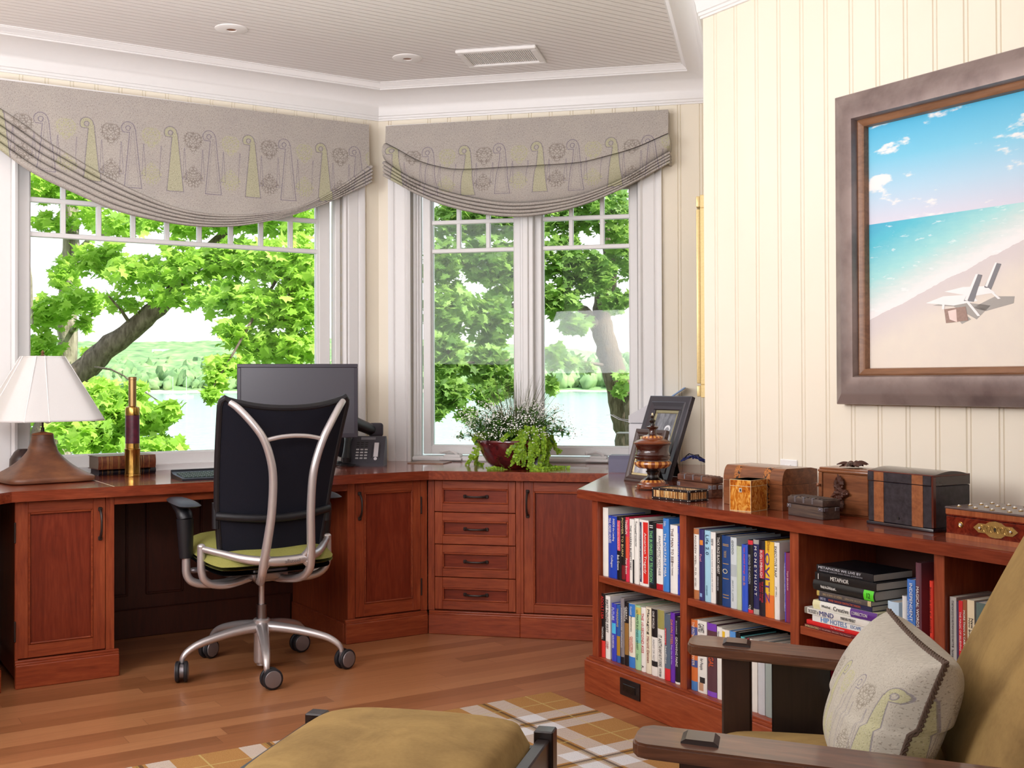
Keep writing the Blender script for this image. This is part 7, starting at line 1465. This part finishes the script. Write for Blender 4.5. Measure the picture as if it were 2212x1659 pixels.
def cushion(mb, x0, x1, y0, y1, z0, z1, puff=.03, ex=6, n=26, crown=.6, skew=None):
    cx, cy, hx, hy, zm = (x0 + x1) / 2, (y0 + y1) / 2, (x1 - x0) / 2, (y1 - y0) / 2, (z0 + z1) / 2
    for sgn, fl in ((1, False), (-1, True)):
        def fn(u, v):
            x, y = u * 2 - 1, v * 2 - 1; q = max((abs(x) ** ex + abs(y) ** ex) ** (1 / ex), 1e-6); e = max(abs(x), abs(y)); k = e / q
            th = (1 - e ** 9) ** .5; hz = (z1 - z0) / 2; z = zm + sgn * (hz * (th ** .6) + puff * (1 - x * x) * (1 - y * y)); p_ = Vector((cx + x * k * hx, cy + y * k * hy, z)); return skew(p_) if skew else p_
        mb.grid(fn, n, n, flip=fl)
# --- ottoman
p1, p2 = onz(685, 1537, .42), onz(1178, 1574, .42); d_ = p2 - p1; yo = math.atan2(d_.y, d_.x); Lo = d_.length; Do = .50
t = thing('ottoman', 'ottoman with a mustard suede cushion in a dark slatted frame', 'ottoman', (p1.x, p1.y, 0.009), yo); q = .021
for x in (0, Lo):
    for y in (0, -Do): mb = MB(); mb.box(x - q, x + q, y - q, y + q, 0, .411, .003, 1); mb.build('leg', espresso, t)
for x in (0, Lo): mb = MB(); mb.box(x - .014, x + .014, -Do + q, -q, .29, .395, .003, 1); mb.box(x - .012, x + .012, -Do + q, -q, .10, .14, .003, 1); mb.build('side_rail', espresso, t)
for y in (0, -Do): mb = MB(); mb.box(q, Lo - q, y - .014, y + .014, .29, .37, .003, 1); mb.build('rail', espresso, t)
mb = MB(); cushion(mb, q - .002, Lo - q + .002, -Do - .01, .026, .335, .432, .028, ex=7); mb.build('cushion', suede_m, t, smooth=70)
# --- armchair: x runs to the back, y to the far arm
yc = R(-13.5); ZA = .58; fn_ = onz(1364, 1605, ZA); of = Fr((fn_.x, fn_.y), yc)
t = thing('armchair', 'wooden armchair with mustard suede cushions at the lower right', 'armchair', (fn_.x, fn_.y, .0), yc); 
far = of.loc(onz(1484, 1392, ZA)); fx, fy = far.x, far.y; AW = .112; SL = math.tan(R(3.2)); AL = .92; AT = .024
def arm(x0, y0, nm):
    mb = MB(); P = [(x0 + .022, y0), (x0 + AL, y0), (x0 + AL, y0 + AW), (x0 + .022, y0 + AW), (x0 + .004, y0 + AW - .016), (x0, y0 + AW - .03), (x0 - .001, y0 + .02), (x0 + .006, y0 + .006)]
    bm = bmesh.new(); vs = [bm.verts.new((x, y, ZA - AT - (x - x0) * SL)) for x, y in P]; f_ = bm.faces.new(vs); bm.normal_update()
    ex = bmesh.ops.extrude_face_region(bm, geom=[f_]); bmesh.ops.translate(bm, vec=(0, 0, AT), verts=[e for e in ex['geom'] if isinstance(e, bmesh.types.BMVert)]); bmesh.ops.recalc_face_normals(bm, faces=bm.faces[:]); bmesh.ops.bevel(bm, geom=bm.edges[:], offset=.004, segments=2, affect='EDGES'); bm.verts.index_update()
    mb.add([v.co[:] for v in bm.verts], [[v.index for v in f_.verts] for f_ in bm.faces]); bm.free(); a_ = mb.build('armrest', mahog, t)
    px_ = x0 + .105; mb = MB(); zt = ZA - (px_ - x0) * SL
    mb.prism([(px_ - .030, zt - .004), (px_ + .030, zt - .007), (px_ + .030, zt + .001), (px_ + .022, zt + .007), (px_ - .022, zt + .009), (px_ - .030, zt + .004)], y0 + .030, y0 + .080, axis='y'); mb.build('tenon', tenon, a_, smooth=0)
    mb = MB(); mb.box(px_ - .032, px_ + .032, y0 + .024, y0 + .080, .0095, zt - AT - .0005, .004, 1); mb.build('front_leg', dpost, t)
    xb = x0 + AL - .10; mb = MB(); mb.box(xb - .03, xb + .03, y0 + .03, y0 + .08, .0095, ZA - AT - (xb - x0) * SL, .004, 1); mb.build('back_leg', dpost, t)
    mb = MB(); mb.box(px_ + .03, xb - .03, y0 + .034, y0 + .066, .25, .34, .003, 1); mb.build('side_rail', dpost, t)
    for k in range(4):
        xa = px_ + .075 + k * .165; mb = MB(); mb.box(xa, min(xa + .125, xb - .035), y0 + .042, y0 + .058, .335, ZA - AT - (xa + .13 - x0) * SL + .0, .002, 1); mb.build('side_slat', espresso, t)
arm(0, 0, 'near'); arm(fx, fy, 'far')
mb = MB(); mb.box(.08, .12, AW * .6, fy + .04, .26, .345, .003, 1); mb.build('front_rail', dpost, t); mb = MB(); mb.box(.78, .82, AW * .6, fy + .04, .20, .28, .003, 1); mb.build('back_rail', dpost, t)
mb = MB(); cushion(mb, .075, .70, AW * .62, fy + .035, .315, .405, .022, ex=9); mb.build('seat_cushion', suede_m, t, smooth=70)
LEAN = R(27); xb0 = .485
def lean(p_): return Vector((xb0 + .085 + (p_.x) * math.cos(LEAN) + p_.z * math.sin(LEAN), p_.y, .40 - p_.x * math.sin(LEAN) + p_.z * math.cos(LEAN)))
mb = MB(); cushion(mb, 0, .70, AW * .7, fy + .03, -.07, .07, .030, ex=8, skew=lambda p_: lean(Vector((p_.z, p_.y, p_.x)))); mb.build('back_cushion', suede_m, t, smooth=70)
mb = MB(); mb.M = None
for k in range(5): y = AW * .8 + (fy - AW * .8) * k / 4; vs = [lean(Vector((.115 + a_, y + b_, c_))) for c_ in (-.05, .62) for b_ in (0, .05) for a_ in (0, .018)]; mb.add([tuple(v) for v in vs], [(0, 2, 3, 1), (4, 5, 7, 6), (0, 1, 5, 4), (2, 6, 7, 3), (0, 4, 6, 2), (1, 3, 7, 5)])
mb.build('back_slats', espresso, t, smooth=0)
# --- throw pillow standing on the seat
pp = of.loc(atY(1912, 1480, 2.16)); pil = thing('throw_pillow', 'pale paisley throw pillow with a brown rope edge on the armchair', 'pillow', of.w(pp.x, pp.y, .418), yc + R(4))
pf = paisley('pale_paisley_wool', 'b4aea2', 'c6c0b2', 'b9bb6e', '6d6680', '7a6f60')
S_ = .225; HB = .262; TK = .098
def pill(u, v, sgn):
    x, y = u * 2 - 1, v * 2 - 1; e = (1 - abs(x) ** 2.6) * (1 - abs(y) ** 2.6); pin = 1 - .10 * (1 - x * x) if False else 1
    px_ = x * S_ * (1 - .09 * (1 - y * y)); pz_ = y * HB / 2 * (1 - .07 * (1 - x * x)); th = TK * (max(e, 0) ** .42) * (1.06 if sgn < 0 else .95)
    k = .075 * (y + .2); return Vector((sgn * th + k * .6 - .012 * x * (y > 0), px_, pz_ + HB / 2 * 1.0))
mb = MB(); uvs = []
for sgn in (-1, 1):
    mb.grid(lambda u, v: pill(u, v, sgn), 40, 40, flip=sgn > 0); uvs += [(.75 * (i / 40) + (0 if sgn < 0 else .81), .02 + .50 * (1 - j / 40)) for j in range(41) for i in range(41)]
mb.build('cover', pf, pil, smooth=80, uvs=uvs)
edge = [pill(k / 24, 0, 1) for k in range(24)] + [pill(1, k / 24, 1) for k in range(24)] + [pill(1 - k / 24, 1, 1) for k in range(24)] + [pill(0, 1 - k / 24, 1) for k in range(24)]
E_ = []
for i in range(len(edge)):
    for k in range(5): E_.append(edge[i].lerp(edge[(i + 1) % len(edge)], k / 5))
mb = MB(); rope = plain('5c4a3e', .8, var=.2, scale=200)
for s_ in range(3): mb.tube([p_ + Vector((.0034 * math.cos(i * .55 + s_ * 2.094), 0, .0034 * math.sin(i * .55 + s_ * 2.094))) for i, p_ in enumerate(E_)], .0028, 6, closed=True)
mb.build('rope_edge', rope, pil)
flush_texts()
